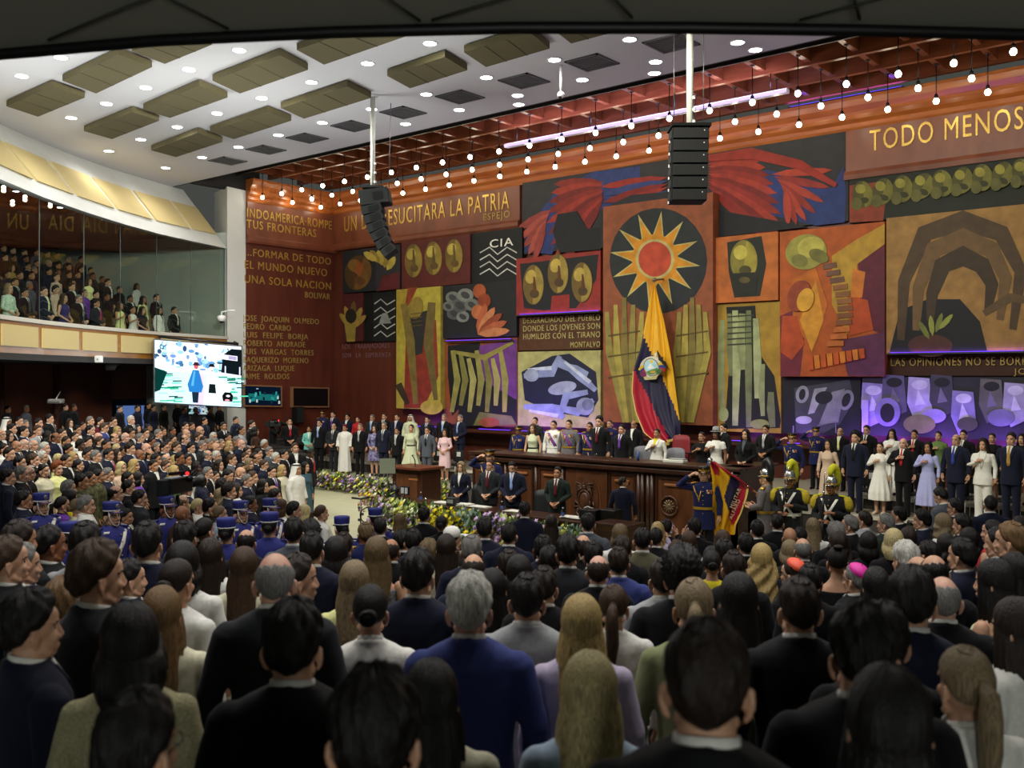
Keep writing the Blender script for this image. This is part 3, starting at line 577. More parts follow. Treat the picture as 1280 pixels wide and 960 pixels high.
def m_pur(A):
    for i, (x, y) in enumerate([(1092, 490), (1118, 480), (1150, 483), (1178, 480), (1205, 500), (1240, 485), (1270, 490)]):
        A.poly([(x - 14, y - 12), (x + 12, y - 10), (x + 16, y + 34), (x - 6, y + 44), (x - 16, y + 20)], ('#8f86b8', '#55506c', '#a59cc8', '#3c3a48', '#8078a8', '#5c5a58', '#9a94b4')[i]); A.ell(x, y - 2, 10, 6, ('#c3bcdc', '#1a1a20')[i % 2])
        A.poly([(x - 2, y + 4), (x + 7, y + 22), (x - 6, y + 24)], '#c4bedc' if i % 2 == 0 else '#6d6780')
    A.ell(1110, 515, 16, 18, '#7c74a0'); A.ell(1110, 516, 9, 12, '#17161c'); A.ell(1168, 520, 15, 9, '#8e84b4'); A.ell(1150, 530, 20, 12, '#6c6a44'); A.ell(1252, 522, 17, 11, '#706c8c'); A.ell(1210, 530, 13, 9, '#46463a'); A.poly([(1078, 500), (1086, 500), (1086, 540), (1078, 540)], '#b3a8d4')
board(1077.5, 1290, 472, 547, 470, 549, .3, '#24232c', 'long panel of violet grey angular facets and discs', m_pur)

# violet LED strips on the ledges below the panels, and the wood ledge that carries the uplights
lw = mat('ledge_wood', '#4c2215', .4, kind='n', col2='#3a180f', scale=2.2, stretch=(.4, 3, 3))
moulding('trim_12', onY(556, 500, WY).x, 4, [(.0, 1.4), (.10, 1.4), (.10, 1.75), (.78, 1.85), (.78, 1.92), (0, 1.92)], lw)
LEDV = emis('violet_led', '#6a34ff', 2.2)
def led(px0, px1, py, Y, E=20, up=True, label='', z=None):
    a, b = onY(px0, py, Y), onY(px1, py, Y); L = b.x - a.x; mid = ((a.x + b.x) / 2, Y, z if z else (a.z + b.z) / 2)
    mb = MB(); mb.box((0, 0, -.02), (L, .07, .04), mat('led_case', '#15151a', .5)); o = mb.build('led_strip', loc=mid); m2 = MB(); m2.box((0, 0, .006), (L * .96, .04, .012), LEDV); m2.build('diffuser', o)
    lamp('AREA', 'led_light', (0, 0, .03), E * .42, VIO, L, .05, parent=o).rotation_euler = (R(180 - (14 if up else 0)), 0, 0)
    return thing(o, label, 'light', 'violet LED strips along the mural wall')
for (a, b, y, E_, l) in [(598, 638, 547, 46, 'violet LED strip behind the rostrum, nearest the lectern'), (650, 690, 548, 52, 'violet LED strip under the pale olive panel'), (712, 742, 549, 30, 'violet LED strip behind the officers in the middle of the rostrum'), (915, 932, 556, 18, 'violet LED strip behind the woman with long hair in a black suit'), (984, 1000, 560, 30, 'violet LED strip behind the saluting officer nearest the flag'),
                        (1054, 1072, 560, 36, 'violet LED strip behind the bald bearded man'), (1090, 1112, 560, 60, 'violet LED strip under the facet panel, behind the white dresses'), (1160, 1182, 561, 62, 'violet LED strip behind the woman in the green shirt'), (1228, 1262, 562, 50, 'violet LED strip behind the man in the gold tie'), (500, 548, 537, 26, 'violet LED strip under the tall yellow panel')]:
    led(a, b, y, WY - .68, E_, True, l, 1.96)
led(648, 750, 391.0, WY - .452, 6, True, 'violet LED strip along the lower edge of the red panel')
led(1110, 1282, 440, WY - .452, 8, True, 'violet LED strip along the lower edge of the tan panel')
led(556, 640, 425.0, WY - .337, 5, True, 'violet LED strip over the rust and violet panel')
led(985, 1130, 137, WY - .41, 60, True, 'long violet LED strip on the cornice above the inscription with the two gold words', 10.84)
# ================================================================ lights of the room
DOWN = [(76, 72), (27, 95.5), (89, 147.5), (133, 130), (182, 110), (236, 87.5), (299, 63), (136, 189), (176, 174.5), (221.5, 159), (271, 142), (207, 210), (252.5, 197), (298, 184), (327, 123), (389.5, 103), (459.5, 79.5), (537.5, 54.5), (348, 169), (403, 153.5), (464.5, 136.5), (533, 118), (608, 97),
        (507, 155), (574, 137.5), (693, 75), (787, 49.5), (647, 119.5), (728, 100), (819.5, 77.5), (922, 53.5), (665.5, 136.5), (830.5, 97.5), (957, 70)]
DL = emis('downlight_glow', '#f6f6ff', 22.0); DRIM = mat('downlight_rim', '#d8d8d8', .4)
def dl_data():
    mb = MB(); mb.lathe((0, 0, 0), [(.12, 0.0), (.15, -.012), (.16, -.004), (.16, .02)], DRIM, 24, False); return mb.data('downlight')
def dg_data():
    mb = MB(); mb.lathe((0, 0, -.006), [(0, 0), (.128, 0), (.128, .01), (0, .01)], DL, 24, False); return mb.data('lens')
dd, gd = dl_data(), dg_data()
for i, (x, y) in enumerate(DOWN):
    p = onZ(x, y, ZW - .012)
    if p.y > YE - .25: p.y = YE - .25
    o = bpy.data.objects.new('downlight', dd); COL.objects.link(o); o.location = p
    g = bpy.data.objects.new('lens', gd); COL.objects.link(g); g.parent = o
    thing(o, 'round recessed downlight glowing in the white ceiling', 'light', 'round downlights of the white ceiling')
    l = lamp('SPOT', 'downlight_lamp', (0, 0, -.06), E_DOWN, (1, .97, .91), .12, spot=165, blend=1.0, parent=o)
# pendant bulbs under the coffers
BUL = emis('bulb_glow', '#fff0d8', 22.0)
def cordm():
    mb = MB(); mb.tube([(0, 0, .02), (0, 0, .8)], .012, BLK, 6); mb.lathe((0, 0, 0), [(.035, -.03), (.045, 0), (.04, .06), (.012, .09)], BLK, 12); mb.lathe((0, 0, .76), [(.06, 0), (.05, .04), (.0, .05)], BLK, 12); return mb.data('pendant_lamp')
def bulbm():
    mb = MB(); mb.lathe((0, 0, -.09), [(0, -.07), (.04, -.06), (.066, -.02), (.066, .02), (.045, .055), (.03, .07)], BUL, 14); return mb.data('bulb')
cm, bmh = cordm(), bulbm()
skip = {(23, 0)}; nb = 0
for j in range(3):
    for i in range(nx):
        x, y = XL + .46 + CX * i, ys[j] + (-.0 if j else -.62)
        x += CX / 2 * 0
        y = WY - 1.05 - CY * j
        o = bpy.data.objects.new('pendant_lamp', cm); COL.objects.link(o); o.location = (x, y, 10.25)
        if x > 1.5: bpy.data.objects.remove(o); continue
        b = bpy.data.objects.new('bulb', bmh); COL.objects.link(b); b.parent = o
        thing(o, 'bare glowing bulb on a short black rod under the wooden coffers', 'lamp', 'pendant bulbs under the coffers')
        lamp('POINT', 'bulb_lamp', (0, 0, -.2), E_BULB, (1, .9, .66), .07, parent=o); nb += 1
# acoustic panels hung under the white ceiling
OLV = mat('olive_panel', '#5c5538', .9, kind='n', col2='#524b31', scale=30)
CP = [((8, 133), (64.5, 108), (106, 122), (47.5, 146), 'near the white fascia, next to the one cut by the soffit'), ((78, 101), (148, 68), (190, 84), (120, 117), 'second from the white fascia in its row, near the black soffit edge'), ((105, 164), (165, 140), (199, 151), (140, 174), 'smallest pair nearest the white fascia, the closer one'),
      ((179, 137), (249, 107), (284.5, 122), (212.5, 147.5), 'in the middle of the second row from the white fascia'), ((189, 188), (247.5, 166), (278, 177.5), (220, 196.5), 'farthest one, by the dark coffers and the white fascia'), ((265.5, 101), (350, 69), (385, 87.5), (300, 117), 'large one left of the thin white pole, towards the soffit'),
      ((262.5, 164.5), (335, 139.5), (364, 151), (292.5, 174), 'between the far downlights, left of the thin pole'), ((351, 135), (434, 108), (464, 122.5), (380, 148.5), 'right beside the thin white pole of the curved speaker stack'), ((371, 62.5), (462, 30), (509, 45), (405, 81), 'long one cut by the black soffit edge, left of the thin pole'),
      ((484, 95), (556, 71), (584, 88), (512.5, 110.5), 'right of the thin pole, beside four ceiling grilles'), ((580, 65.5), (662, 40), (687, 61), (607.5, 84), 'under the soffit edge, above the middle of the ceiling'), ((165, 64), (225, 42), (265, 56), (206, 80), 'cut by the soffit edge over the second row'), ((694, 39), (745, 25), (780, 37), (714, 54.5), 'cut by the soffit edge, nearest the front speaker stack')]
for a, b, c_, d_, nm in CP:
    q = [onZ(x, y, ZW - .17) for x, y in (a, b, c_, d_)]; mb = MB(); cx = sum(q, Vector()) / 4
    mb.hexa([(p.x - cx.x, p.y - cx.y, .14) for p in q], [(p.x - cx.x, p.y - cx.y, 0) for p in q], OLV)
    for p in q: mb.tube([((p.x - cx.x) * .7, (p.y - cx.y) * .7, .14), ((p.x - cx.x) * .7, (p.y - cx.y) * .7, .175)], .02, DRIM, 6)
    for t in (.33, .66): r0, r1 = q[0].lerp(q[1], t), q[3].lerp(q[2], t); mb.tube([(r0.x - cx.x, r0.y - cx.y, -.001), (r1.x - cx.x, r1.y - cx.y, -.001)], .012, mat('panel_seam', '#433d28', .9), 5)
    thing(mb.build('ceiling_panel', loc=cx), 'olive fabric panel hung under the white ceiling, ' + nm, 'panel', 'olive panels under the ceiling')
VN = [(284.5, 201), (332.5, 187), (384, 172.5), (441, 157.5), (504, 140.5), (575, 121), (655, 101), (740, 78), (839, 54)]
vm = mat('grille_grey', '#4c4d50', .6)
for i, (x, y) in enumerate(VN):
    p = onZ(x, y, ZW - .005); mb = MB()
    for k in range(9): mb.box((0, -.36 + k * .09, -.005), (.76, .05, .02), vm)
    for s in (-1, 1): mb.box((s * .4, 0, -.008), (.05, .85, .03), vm); mb.box((0, s * .4, -.008), (.85, .05, .03), vm)
    mb.box((0, 0, .004), (.78, .78, .006), dark)
    thing(mb.build('ceiling_grille', loc=p), 'square grey air grille in the white ceiling, ' + ['farthest of the row, by the white fascia', 'second from the far end of the row', 'third from the far end of the row', 'left of the thin white pole', 'just right of the thin white pole', 'in the middle of the row', 'third from the black soffit edge', 'second from the black soffit edge', 'nearest the thick white pole'][i], 'grille', 'square air grilles in the ceiling')
# LED light bar under the coffers
a, b = onY(632, 183, 21.9), onY(985, 113.5, 21.9); L = b.x - a.x; zb = (a.z + b.z) / 2
mb = MB(); mb.box((0, 0, 0), (L, .16, .1), mat('bar_case', '#b9b6c6', .4)); 
for t in (-.45, -.15, .15, .45): mb.tube([(L * t, 0, .05), (L * t, 0, ZK - .1 - zb)], .015, BLK, 6)
o = mb.build('light_bar', loc=((a.x + b.x) / 2, 21.9, zb)); m2 = MB(); m2.box((0, -.085, -.01), (L * .99, .012, .07), emis('bar_led', '#b8a4ff', 1.6)); m2.build('diffuser', o)
thing(o, 'long pale violet light bar hung under the wooden coffers', 'light')
lamp('AREA', 'bar_lamp', (0, -.4, .1), 170, (.62, .52, 1.0), L, .1, parent=o).rotation_euler = (R(180 - 35), 0, 0)
# down lights under the gallery
for i, (x, o_) in enumerate([(47, .8), (56, 1.7), (69, 2.6), (111, .8), (122, 1.7), (132, 2.6), (178, .8)]):
    p = at(x, HZ, arc_off(x, o_)); p.z = 4.112; o = bpy.data.objects.new('downlight', dd); COL.objects.link(o); o.location = p; o.scale = (.9, .9, 1)
    g = bpy.data.objects.new('lens', gd); COL.objects.link(g); g.parent = o; thing(o, 'small round downlight under the gallery, above the crowd', 'light', 'downlights under the gallery')
    lamp('SPOT', 'downlight_lamp', (0, 0, -.05), 26, (1, .94, .85), .08, spot=120, parent=o)

# ================================================================ hung loudspeakers
spk = mat('speaker_black', '#08090a', .75, spec=.2); spg = mat('speaker_grey', '#181c1d', .7, spec=.25)
def pole(px, pyb, d, r):
    p = at(px, pyb, d); mb = MB(); mb.tube([(0, 0, 0), (0, 0, ZW - p.z)], r, mat('pole_white', '#cfd2c8', .5), 10); mb.lathe((0, 0, ZW - p.z - .05), [(.12, 0), (.12, .05)], DRIM, 14)
    for k in range(3): mb.box((r + .02, 0, .15 + k * .22), (.05, .04, .05), DRIM)
    return p, mb
YAW = math.atan2(RY, RX)
p, mb = pole(862.5, 163, 18.0, .065); o = mb.build('hanging_pole', loc=p); thing(o, 'thick white pole carrying the straight speaker stack', 'pole')
sp = empty('speaker_stack', at(861, 209, 18.0), YAW); thing(sp, 'straight black stack of line speakers hung before the mural', 'loudspeaker')
mb = MB(); mb.box((0, .0, .72), (.72, .6, .06), spk, bev=.01)
for s in (-.27, .27): mb.tube([(s, 0, .72), (s * 1.02, 0, 2.9)], .008, mat('steel_cable', '#777777', .4, .8), 5)
mb.build('flying_frame', sp)
for k in range(6):
    m2 = MB(); z = .58 - k * .225; w = .66 - .004 * k; ox = -.006 * k; m2.box((ox, .02, z), (w, .5, .215), spk, bev=.012); m2.box((ox, -.245, z), (w - .03, .02, .19), mat('speaker_grille', '#08090a', .8)); m2.box((ox + w / 2 - .09, -.262, z + .04), (.018, .006, .018), DRIM)
    for s in (-1, 1): m2.box((ox + s * (w / 2 + .008), .0, z), (.012, .3, .14), spg); m2.box((ox + s * (w / 2 + .012), .1, z - .09), (.02, .04, .05), DRIM)
    m2.build('speaker_cabinet', sp)
p, mb = pole(466, 236, 23.2, .06); o = mb.build('hanging_pole', loc=p); thing(o, 'thin white pole carrying the curved speaker stack', 'pole')
sp = empty('speaker_stack', at(467, 238, 23.2), YAW); thing(sp, 'curved grey stack of line speakers hung near the corner, above the first inscription', 'loudspeaker')
# local x = towards picture right (the fronts), z up
prev = Vector((-.02, 0, 0)); ang = R(12); m2 = MB(); m2.box((0, 0, .05), (.5, .5, .05), spg); m2.build('flying_frame', sp)
mb = MB()
for s in (.2, -.2): mb.tube([(s + .15, .1, .05), (s + .2, .1, 2.1)], .008, mat('steel_cable', '#777777', .4, .8), 5)
mb.build('steel_rope', sp)
pos = Vector((-.02, 0, -.02)); 
for k in range(7):
    h = .36 if k == 0 else .2; a = R(8 + k * 5.0); dirv = Vector((math.sin(a), 0, -math.cos(a))); nrm = Vector((math.cos(a), 0, math.sin(a)))
    c0 = pos + dirv * (h / 2); dep = .68 if k == 0 else .5 - .028 * k; m2 = MB()
    def bx(c, hx, hy, hz, m): m2.hexa([tuple(c + nrm * sx * hx + Vector((0, sy * hy, 0)) - dirv * hz) for sx, sy in ((-1, -1), (1, -1), (1, 1), (-1, 1))], [tuple(c + nrm * sx * hx + Vector((0, sy * hy, 0)) + dirv * hz) for sx, sy in ((-1, -1), (1, -1), (1, 1), (-1, 1))], m)
    cc = c0 + nrm * (dep / 2 - .3); bx(cc, dep / 2, .34, h / 2 - .006, spg); bx(cc + nrm * (dep / 2 - .01), .025, .3, h / 2 - .03, spk)
    if k == 0: bx(cc + nrm * .1 + Vector((0, -.335, 0)), .12, .012, .09, spk)
    else: bx(cc + nrm * (dep * .12) + Vector((0, -.335, 0)), dep * .28, .012, h * .32, spk)
    m2.build('speaker_cabinet', sp); pos = pos + dirv * h

# ================================================================ screens
def tv(name, quad, label, pic, bez=.05, depth=.1, bcol=BLK):
    """quad: world corners tl, tr, br, bl"""
    tl, tr, br, bl = [Vector(q) for q in quad]; n = (tr - tl).cross(bl - tl).normalized()
    if n.dot(Vector((0, 0, CZ)) - tl) < 0: n = -n
    ux, uz = (tr - tl).normalized(), (tl - bl).normalized(); W_, H_ = (tr - tl).length, (tl - bl).length
    base = bl - n * depth; mb = MB()
    G = lambda u, v, o_: bl + ux * (u * W_) + uz * (v * H_) + n * o_
    bu, bv = bez / W_, bez / H_
    mb.hexa([G(-bu, -bv, .0), G(1 + bu, -bv, .0), G(1 + bu, 1 + bv, .0), G(-bu, 1 + bv, .0)], [G(-bu, -bv, -depth), G(1 + bu, -bv, -depth), G(1 + bu, 1 + bv, -depth), G(-bu, 1 + bv, -depth)], bcol)
    for q in ([(-bu, -bv), (1 + bu, -bv), (1 + bu, 0), (-bu, 0)], [(-bu, 1), (1 + bu, 1), (1 + bu, 1 + bv), (-bu, 1 + bv)], [(-bu, 0), (0, 0), (0, 1), (-bu, 1)], [(1, 0), (1 + bu, 0), (1 + bu, 1), (1, 1)]):
        mb.hexa([G(a, b, .02) for a, b in q], [G(a, b, .0) for a, b in q], bcol)
    o = mb.build(name); thing(o, label, 'screen'); m2 = MB(); k = [0]
    def poly(pts, m): k[0] += 1; m2.add([G(u, v, .002 + .0009 * k[0]) for u, v in pts], [tuple(range(len(pts)))], m)
    pic(poly); m2.build('picture', o); return o, n
def E_(c, s=1.0): return emis('scr_%s_%s' % (c, s), c, s)
def ellp(cx, cy, rx, ry, n=14): return [(cx + rx * math.cos(2 * math.pi * i / n), cy + ry * math.sin(2 * math.pi * i / n)) for i in range(n)]
def pic_main(poly, s=1.35):
    rr = random.Random(3)
    poly([(0, 0), (1, 0), (1, 1), (0, 1)], E_('#dfeeff', s)); poly([(0, 0), (1, 0), (1, .5), (.0, .52)], E_('#bfe6ee', s))
    for i in range(95):
        x, y = rr.random() * .86, .56 + rr.random() * .42
        if x < .25 and y < .75 and rr.random() < .5: continue
        poly(ellp(x, y, .012 + rr.random() * .03, .015 + rr.random() * .04, 7), E_(rr.choice(['#5b8fc0', '#7fb6d8', '#3c6a96', '#8fc4c8', '#a9d2ea', '#2c4c68', '#ffffff', '#6c8cc8']), s))
    poly([(.5, .98), (.8, .97), (.72, .8), (.62, .78), (.5, .86)], E_('#ffffff', s))
    poly([(.76, .55), (1, .52), (1, .95), (.88, .95), (.78, .84)], E_('#0c1418', s))
    for i in range(60):
        y = rr.random() * .5; side = rr.random() < .5; x = rr.random() * (.34 - y * .3) if side else .72 + rr.random() * .28
        poly([(x, y), (x + .1, y + .012), (x + .1, y + .03), (x, y + .02)], E_(rr.choice(['#1fae7c', '#4fd0a4', '#0c7a5c', '#8fe8cc', '#0a3c34', '#9ff0e0']), s))
    poly([(.44, 0), (.56, 0), (.56, .5), (.5, .5)], E_('#cdbfe8', s)); poly([(0, .16), (.06, .2), (.14, .5), (0, .56)], E_('#06302c', s)); poly([(.55, 0), (.8, 0), (.9, .35), (.6, .52)], E_('#d8f4f4', s))
    poly([(.39, .2), (.53, .2), (.55, .3), (.5, .56), (.43, .56), (.37, .32)], E_('#2470b4', s)); poly([(.41, .3), (.44, .3), (.46, .54), (.44, .54)], E_('#4fa0dc', s)); poly([(.43, .03), (.49, .03), (.5, .2), (.42, .2)], E_('#182434', s)); poly(ellp(.468, .62, .026, .045), E_('#c05a5c', s)); poly([(.42, .635), (.52, .635), (.5, .66), (.49, .69), (.45, .69), (.44, .66)], E_('#3a1c24', s))
    poly([(.6, .34), (.69, .34), (.68, .56), (.62, .56)], E_('#ffffff', s)); poly([(.61, .2), (.7, .2), (.69, .35), (.62, .35)], E_('#10181a', s)); poly([(.635, .04), (.665, .04), (.67, .2), (.63, .2)], E_('#d8e8ee', s)); poly(ellp(.65, .61, .022, .04), E_('#e8d4d0', s)); poly([(.61, .63), (.69, .63), (.67, .68), (.63, .68)], E_('#141418', s))
    poly([(.78, .08), (.89, .08), (.9, .18), (.87, .23), (.8, .23), (.77, .17)], E_('#0a0c10', s)); poly(ellp(.833, .27, .02, .035), E_('#e8e0e0', s)); poly(ellp(.84, .17, .025, .02, 8), E_('#e8d8d8', s)); poly(ellp(.83, .1, .03, .018, 8), E_('#d88a98', s))
    poly([(.75, .77), (.95, .755), (.95, .835), (.75, .85)], E_('#e6dcf0', s)); poly([(.845, .775), (.94, .768), (.94, .825), (.845, .832)], E_('#9a94b8', s))
    for x in (.8, .97): poly([(x, .53), (x + .015, .53), (x + .015, .66), (x, .66)], E_('#cfd4f0', s))
dl, dr = 30.0, 30.9
big, nrm_b = tv('led_screen', [at(193.5, 425, dl), at(301.5, 433.5, dr), at(302, 501.5, dr), at(193.5, 502.5, dl)], 'big bright LED screen showing two people on a grassy path, hung before the gallery', pic_main, .04, .18)
mb = MB(); q = at(200, 421, dl), at(298, 430, dr); mb.tube([q[0], q[1]], .04, BLK, 8); 
for px, y, d in ((200, 422, dl), (247, 426, 30.4), (297, 430, dr)): a = at(px, y, d); mb.tube([a, a - nrm_b * 1.2 + Vector((0, 0, .1))], .04, BLK, 8)
mb.build('mounting_frame', big)
lamp('AREA', 'screen_glow', at(250, 465, 29.9) + nrm_b * .3, 55, (.75, .9, 1), 2.4, 1.7, aim=at(250, 465, 29.9) + nrm_b * 5)
tv('monitor', [at(236, 504, 34.0), at(264, 504.5, 34.2), at(264, 517.5, 34.2), at(236, 517.5, 34.0)], 'small monitor with a green picture, below the big screen on the grey wall', lambda p: pic_main(p, .55), .06, .08)
def pic_hall(poly):
    poly([(0, 0), (1, 0), (1, 1), (0, 1)], E_('#0c1a2c', .6)); poly([(.1, .3), (.95, .25), (.95, .6), (.1, .62)], E_('#1c7c7a', .6)); rr = random.Random(9)
    for i in range(22): x = .1 + rr.random() * .85; y = .1 + rr.random() * .5; poly([(x, y), (x + .05, y), (x + .05, y + .16), (x, y + .16)], E_(rr.choice(['#2ca49a', '#0a1424', '#4cc4c0', '#14344c', '#d0e8e8']), .6))
    poly([(.3, .85), (.36, .86), (.36, .9), (.3, .9)], E_('#cfe0ff', .6))
XX = XL + .13; fr = mat('tan_frame', '#7a5438', .5)
tv('monitor', [onX(306, 482.5, XX), onX(351, 484, XX), onX(351, 506.5, XX), onX(306, 506.5, XX)], 'wall monitor showing the hall in teal, on the wooden side wall', pic_hall, .05, .12, fr)
tv('monitor', [onX(366.5, 485, XX), onX(410, 486, XX), onX(410, 507.5, XX), onX(366.5, 507.5, XX)], 'dark switched-off wall monitor beside the corner', lambda poly: poly([(0, 0), (1, 0), (1, 1), (0, 1)], mat('screen_off', '#0a0a0c', .2)), .05, .12, fr)
mb = MB(); a = onX(372.5, 510, XX + .1); mb.box((a.x, a.y, a.z - .26), (.3, .34, .62), spk, bev=.02); mb.box((a.x + .155, a.y, a.z - .26), (.01, .28, .54), spg); thing(mb.build('wall_speaker'), 'slim black loudspeaker under the dark monitor', 'loudspeaker')
# cameras and small boxes on the walls
def dome(px, py, d, label):
    p = at(px, py, d); mb = MB(); mb.tube([(0, .0, .1), (.0, 0, .22), (.25, .1, .26), (.5, .2, .26)], .03, DRIM, 8); mb.lathe((0, 0, 0), [(.0, -.14), (.1, -.1), (.14, -.02), (.15, .06), (.1, .1), (0, .12)], DRIM, 16, False); mb.lathe((0, 0, -.04), [(0, -.13), (.09, -.09), (.12, 0)], BLK, 14, False); return thing(mb.build('security_camera', loc=p), label, 'camera')
dome(277, 398, 33.4, 'white domed security camera on the gallery wall by the pier')
p = at(140, 459, 31); mb = MB(); mb.tube([(0, 0, .08), (0, 0, .3)], .04, DRIM, 8); mb.tube([(-.14, -.1, 0), (.14, .1, .0)], .1, DRIM, 12); mb.ball((.16, .1, -.05), .08, BLK); thing(mb.build('security_camera', loc=p), 'white and black camera hung under the gallery', 'camera')
p = at(123.5, 449, 27.3); mb = MB(); mb.box((0, 0, 0), (.2, .16, .2), DRIM, bev=.03); mb.lathe((.0, -.085, 0), [(.02, -.02), (.02, .02)], grey, 10); thing(mb.build('junction_box', loc=p, rz=YAW), 'small white box with one dot on the edge of the balcony front', 'box')
p = at(70, 501.5, 30.5); mb = MB(); mb.box((0, 0, 0), (.42, .3, .14), DRIM, bev=.02); mb.box((0, -.152, -.03), (.36, .01, .03), grey); mb.tube([(0, 0, .07), (0, .3, .3)], .02, DRIM, 6); thing(mb.build('projector', loc=p, rz=YAW), 'white projector box hung on the dark brown wall', 'projector')
p = onY(701, 108, 15.2); p = at(701, 117, 21); mb = MB(); mb.tube([(0, 0, 0), (0, 0, ZW - p.z)], .03, DRIM, 8); mb.ball((0, 0, -.03), .08, DRIM); mb.ball((0, -.02, -.07), .05, BLK); thing(mb.build('security_camera', loc=p), 'small white ceiling camera on a stalk near the coffers', 'camera')

# rows of ceiling downlights nearer the camera, hidden from it by the soffit
for dd_ in (4.6, 7.2, 9.8):
    for dx in (-6.5, -3.6, -.8, 2.0, 4.8):
        q = Vector((RX * dx - RY * dd_, RY * dx + RX * dd_, ZW - .012)); o = bpy.data.objects.new('downlight', dd); COL.objects.link(o); o.location = q
        g = bpy.data.objects.new('lens', gd); COL.objects.link(g); g.parent = o; thing(o, 'round recessed downlight glowing in the white ceiling', 'light', 'round downlights of the white ceiling')
        lamp('SPOT', 'downlight_lamp', (0, 0, -.06), 270, (1, .98, .94), .12, spot=120, blend=1.0, parent=o)
# downlights added inside the gallery to brighten its dark interior
for px, o_ in ((20, 1.6), (75, 1.8), (130, 1.8), (185, 1.8), (232, 1.8)):
    d = arc_off(px, o_); q = at(px, HZ, d); q.z = 8.69; o = bpy.data.objects.new('downlight', dd); COL.objects.link(o); o.location = q; o.scale = (.6, .6, 1)
    g = bpy.data.objects.new('lens', gd); COL.objects.link(g); g.parent = o; thing(o, 'small added downlight in the dark ceiling inside the glazed gallery', 'light', 'added downlights inside the gallery')
    lamp('SPOT', 'downlight_lamp', (0, 0, -.06), 60, (1, .95, .86), .08, spot=125, blend=.9, parent=o)
# ================================================================ people: shared shapes
def loft(mb, secs, m, seg=28, p=2.2, caps=True):
    vs = []
    for s in secs:
        z, rx, ry = s[:3]; yc = s[3] if len(s) > 3 else 0.0; xc = s[4] if len(s) > 4 else 0.0
        for k in range(seg):
            a = 2 * math.pi * k / seg; c, q = math.cos(a), math.sin(a)
            vs.append((xc + rx * math.copysign(abs(c) ** (2 / p), c), yc + ry * math.copysign(abs(q) ** (2 / p), q), z))
    n = len(secs); fs = [(i * seg + k, i * seg + (k + 1) % seg, (i + 1) * seg + (k + 1) % seg, (i + 1) * seg + k) for i in range(n - 1) for k in range(seg)]
    if caps: fs += [tuple(range(seg))[::-1], tuple((n - 1) * seg + k for k in range(seg))]
    return mb.add(vs, fs, m, True)
def remesh(mb, name, voxel, smooth=2, deci=None):
    o = bpy.data.objects.new('tmp', mb.data('tmp')); COL.objects.link(o)
    r = o.modifiers.new('r', 'REMESH'); r.mode = 'VOXEL'; r.voxel_size = voxel; r.use_smooth_shade = True
    if smooth: s = o.modifiers.new('s', 'SMOOTH'); s.factor = 0.5; s.iterations = smooth
    if deci: d = o.modifiers.new('d', 'DECIMATE'); d.ratio = deci
    dg = bpy.context.evaluated_depsgraph_get(); me = bpy.data.meshes.new_from_object(o.evaluated_get(dg)); me.name = name
    bpy.data.objects.remove(o)
    me.polygons.foreach_set('use_smooth', [True] * len(me.polygons))
    return me
def coords(me):
    a = np.empty(len(me.vertices) * 3, 'f'); me.vertices.foreach_get('co', a); return a.reshape(-1, 3)
def setco(me, a): me.vertices.foreach_set('co', a.astype('f').ravel()); me.update()
def wrinkle(me, amp, seed=0):
    a = coords(me); x, y, z = a.T
    d = np.sin(x * 31 + z * 17 + seed) * np.sin(z * 41 + y * 23 + seed * 2) + 0.6 * np.sin(z * 67 + x * 43 + y * 59 + seed)
    n = np.empty(len(me.vertices) * 3, 'f'); me.vertices.foreach_get('normal', n); a = a + n.reshape(-1, 3) * (d * amp)[:, None]; setco(me, a)

SKIN0 = mat('skin_base', '#b98a6c', 0.5); LIP = mat('lip', '#8a4a44', 0.45); EYEW = mat('eye_white', '#d8d2c8', 0.3); IRIS = mat('iris', '#24170f', 0.25); BROW = mat('brow', '#2a1d14', 0.7)
CL0 = mat('cloth_base', '#303030', 0.8)
# arm poses: (elbow, wrist, finger direction, palm normal) for the wearer's right arm, x < 0
ARM = {
 'down':  ((-.262, .03, 1.16), (-.262, -.035, .925), (0.05, -.12, -1), (1, 0, 0)),
 'clasp': ((-.265, .01, 1.15), (-.085, -.19, .985), (.75, -.25, -.6), (.1, 1, -.1)),
 'heart': ((-.29, -.07, 1.19), (-.075, -.185, 1.285), (.9, -.02, .28), (0, 1, 0)),
 'salute': ((-.43, -.02, 1.44), (-.215, -.12, 1.61), (.72, .1, .42), (.3, .6, -.6)),
 'phone': ((-.24, -.16, 1.27), (-.10, -.27, 1.50), (.2, -.15, 1), (.9, .1, 0)),
 'rifle': ((-.27, .0, 1.17), (-.10, -.20, 1.10), (.8, -.35, .1), (0, .6, -.7)),
 'hold':  ((-.26, .0, 1.18), (-.14, -.22, 1.12), (.2, -.9, .2), (.6, .0, .4)),
}
POSES = {'down': ('down', 'down'), 'clasp': ('clasp', 'clasp'), 'heart': ('heart', 'down'), 'salute': ('salute', 'down'), 'phone': ('phone', 'phone'),
         'rifle': ('rifle', 'rifle'), 'hold': ('hold', 'hold')}
SH = {'m': .188, 'f': .168}
def arm_pts(sex, pose):
    out = []
    for side, a in zip((1, -1), POSES[pose]):
        e, w, d, n = [Vector(q) for q in ARM[a]]
        if sex == 'f': e.x += .03; w.x += .02 if a in ('down',) else 0
        for q in (e, w, d, n): q.x *= side
        if a == 'clasp' and side < 0: w = w + Vector((0, -.018, .018)); 
        if a == 'rifle' and side < 0: w.z += .13
        s = Vector((-SH[sex] * side, .012, 1.398 if sex == 'm' else 1.393)); out.append((s, e, w, d.normalized(), n.normalized()))
    return out
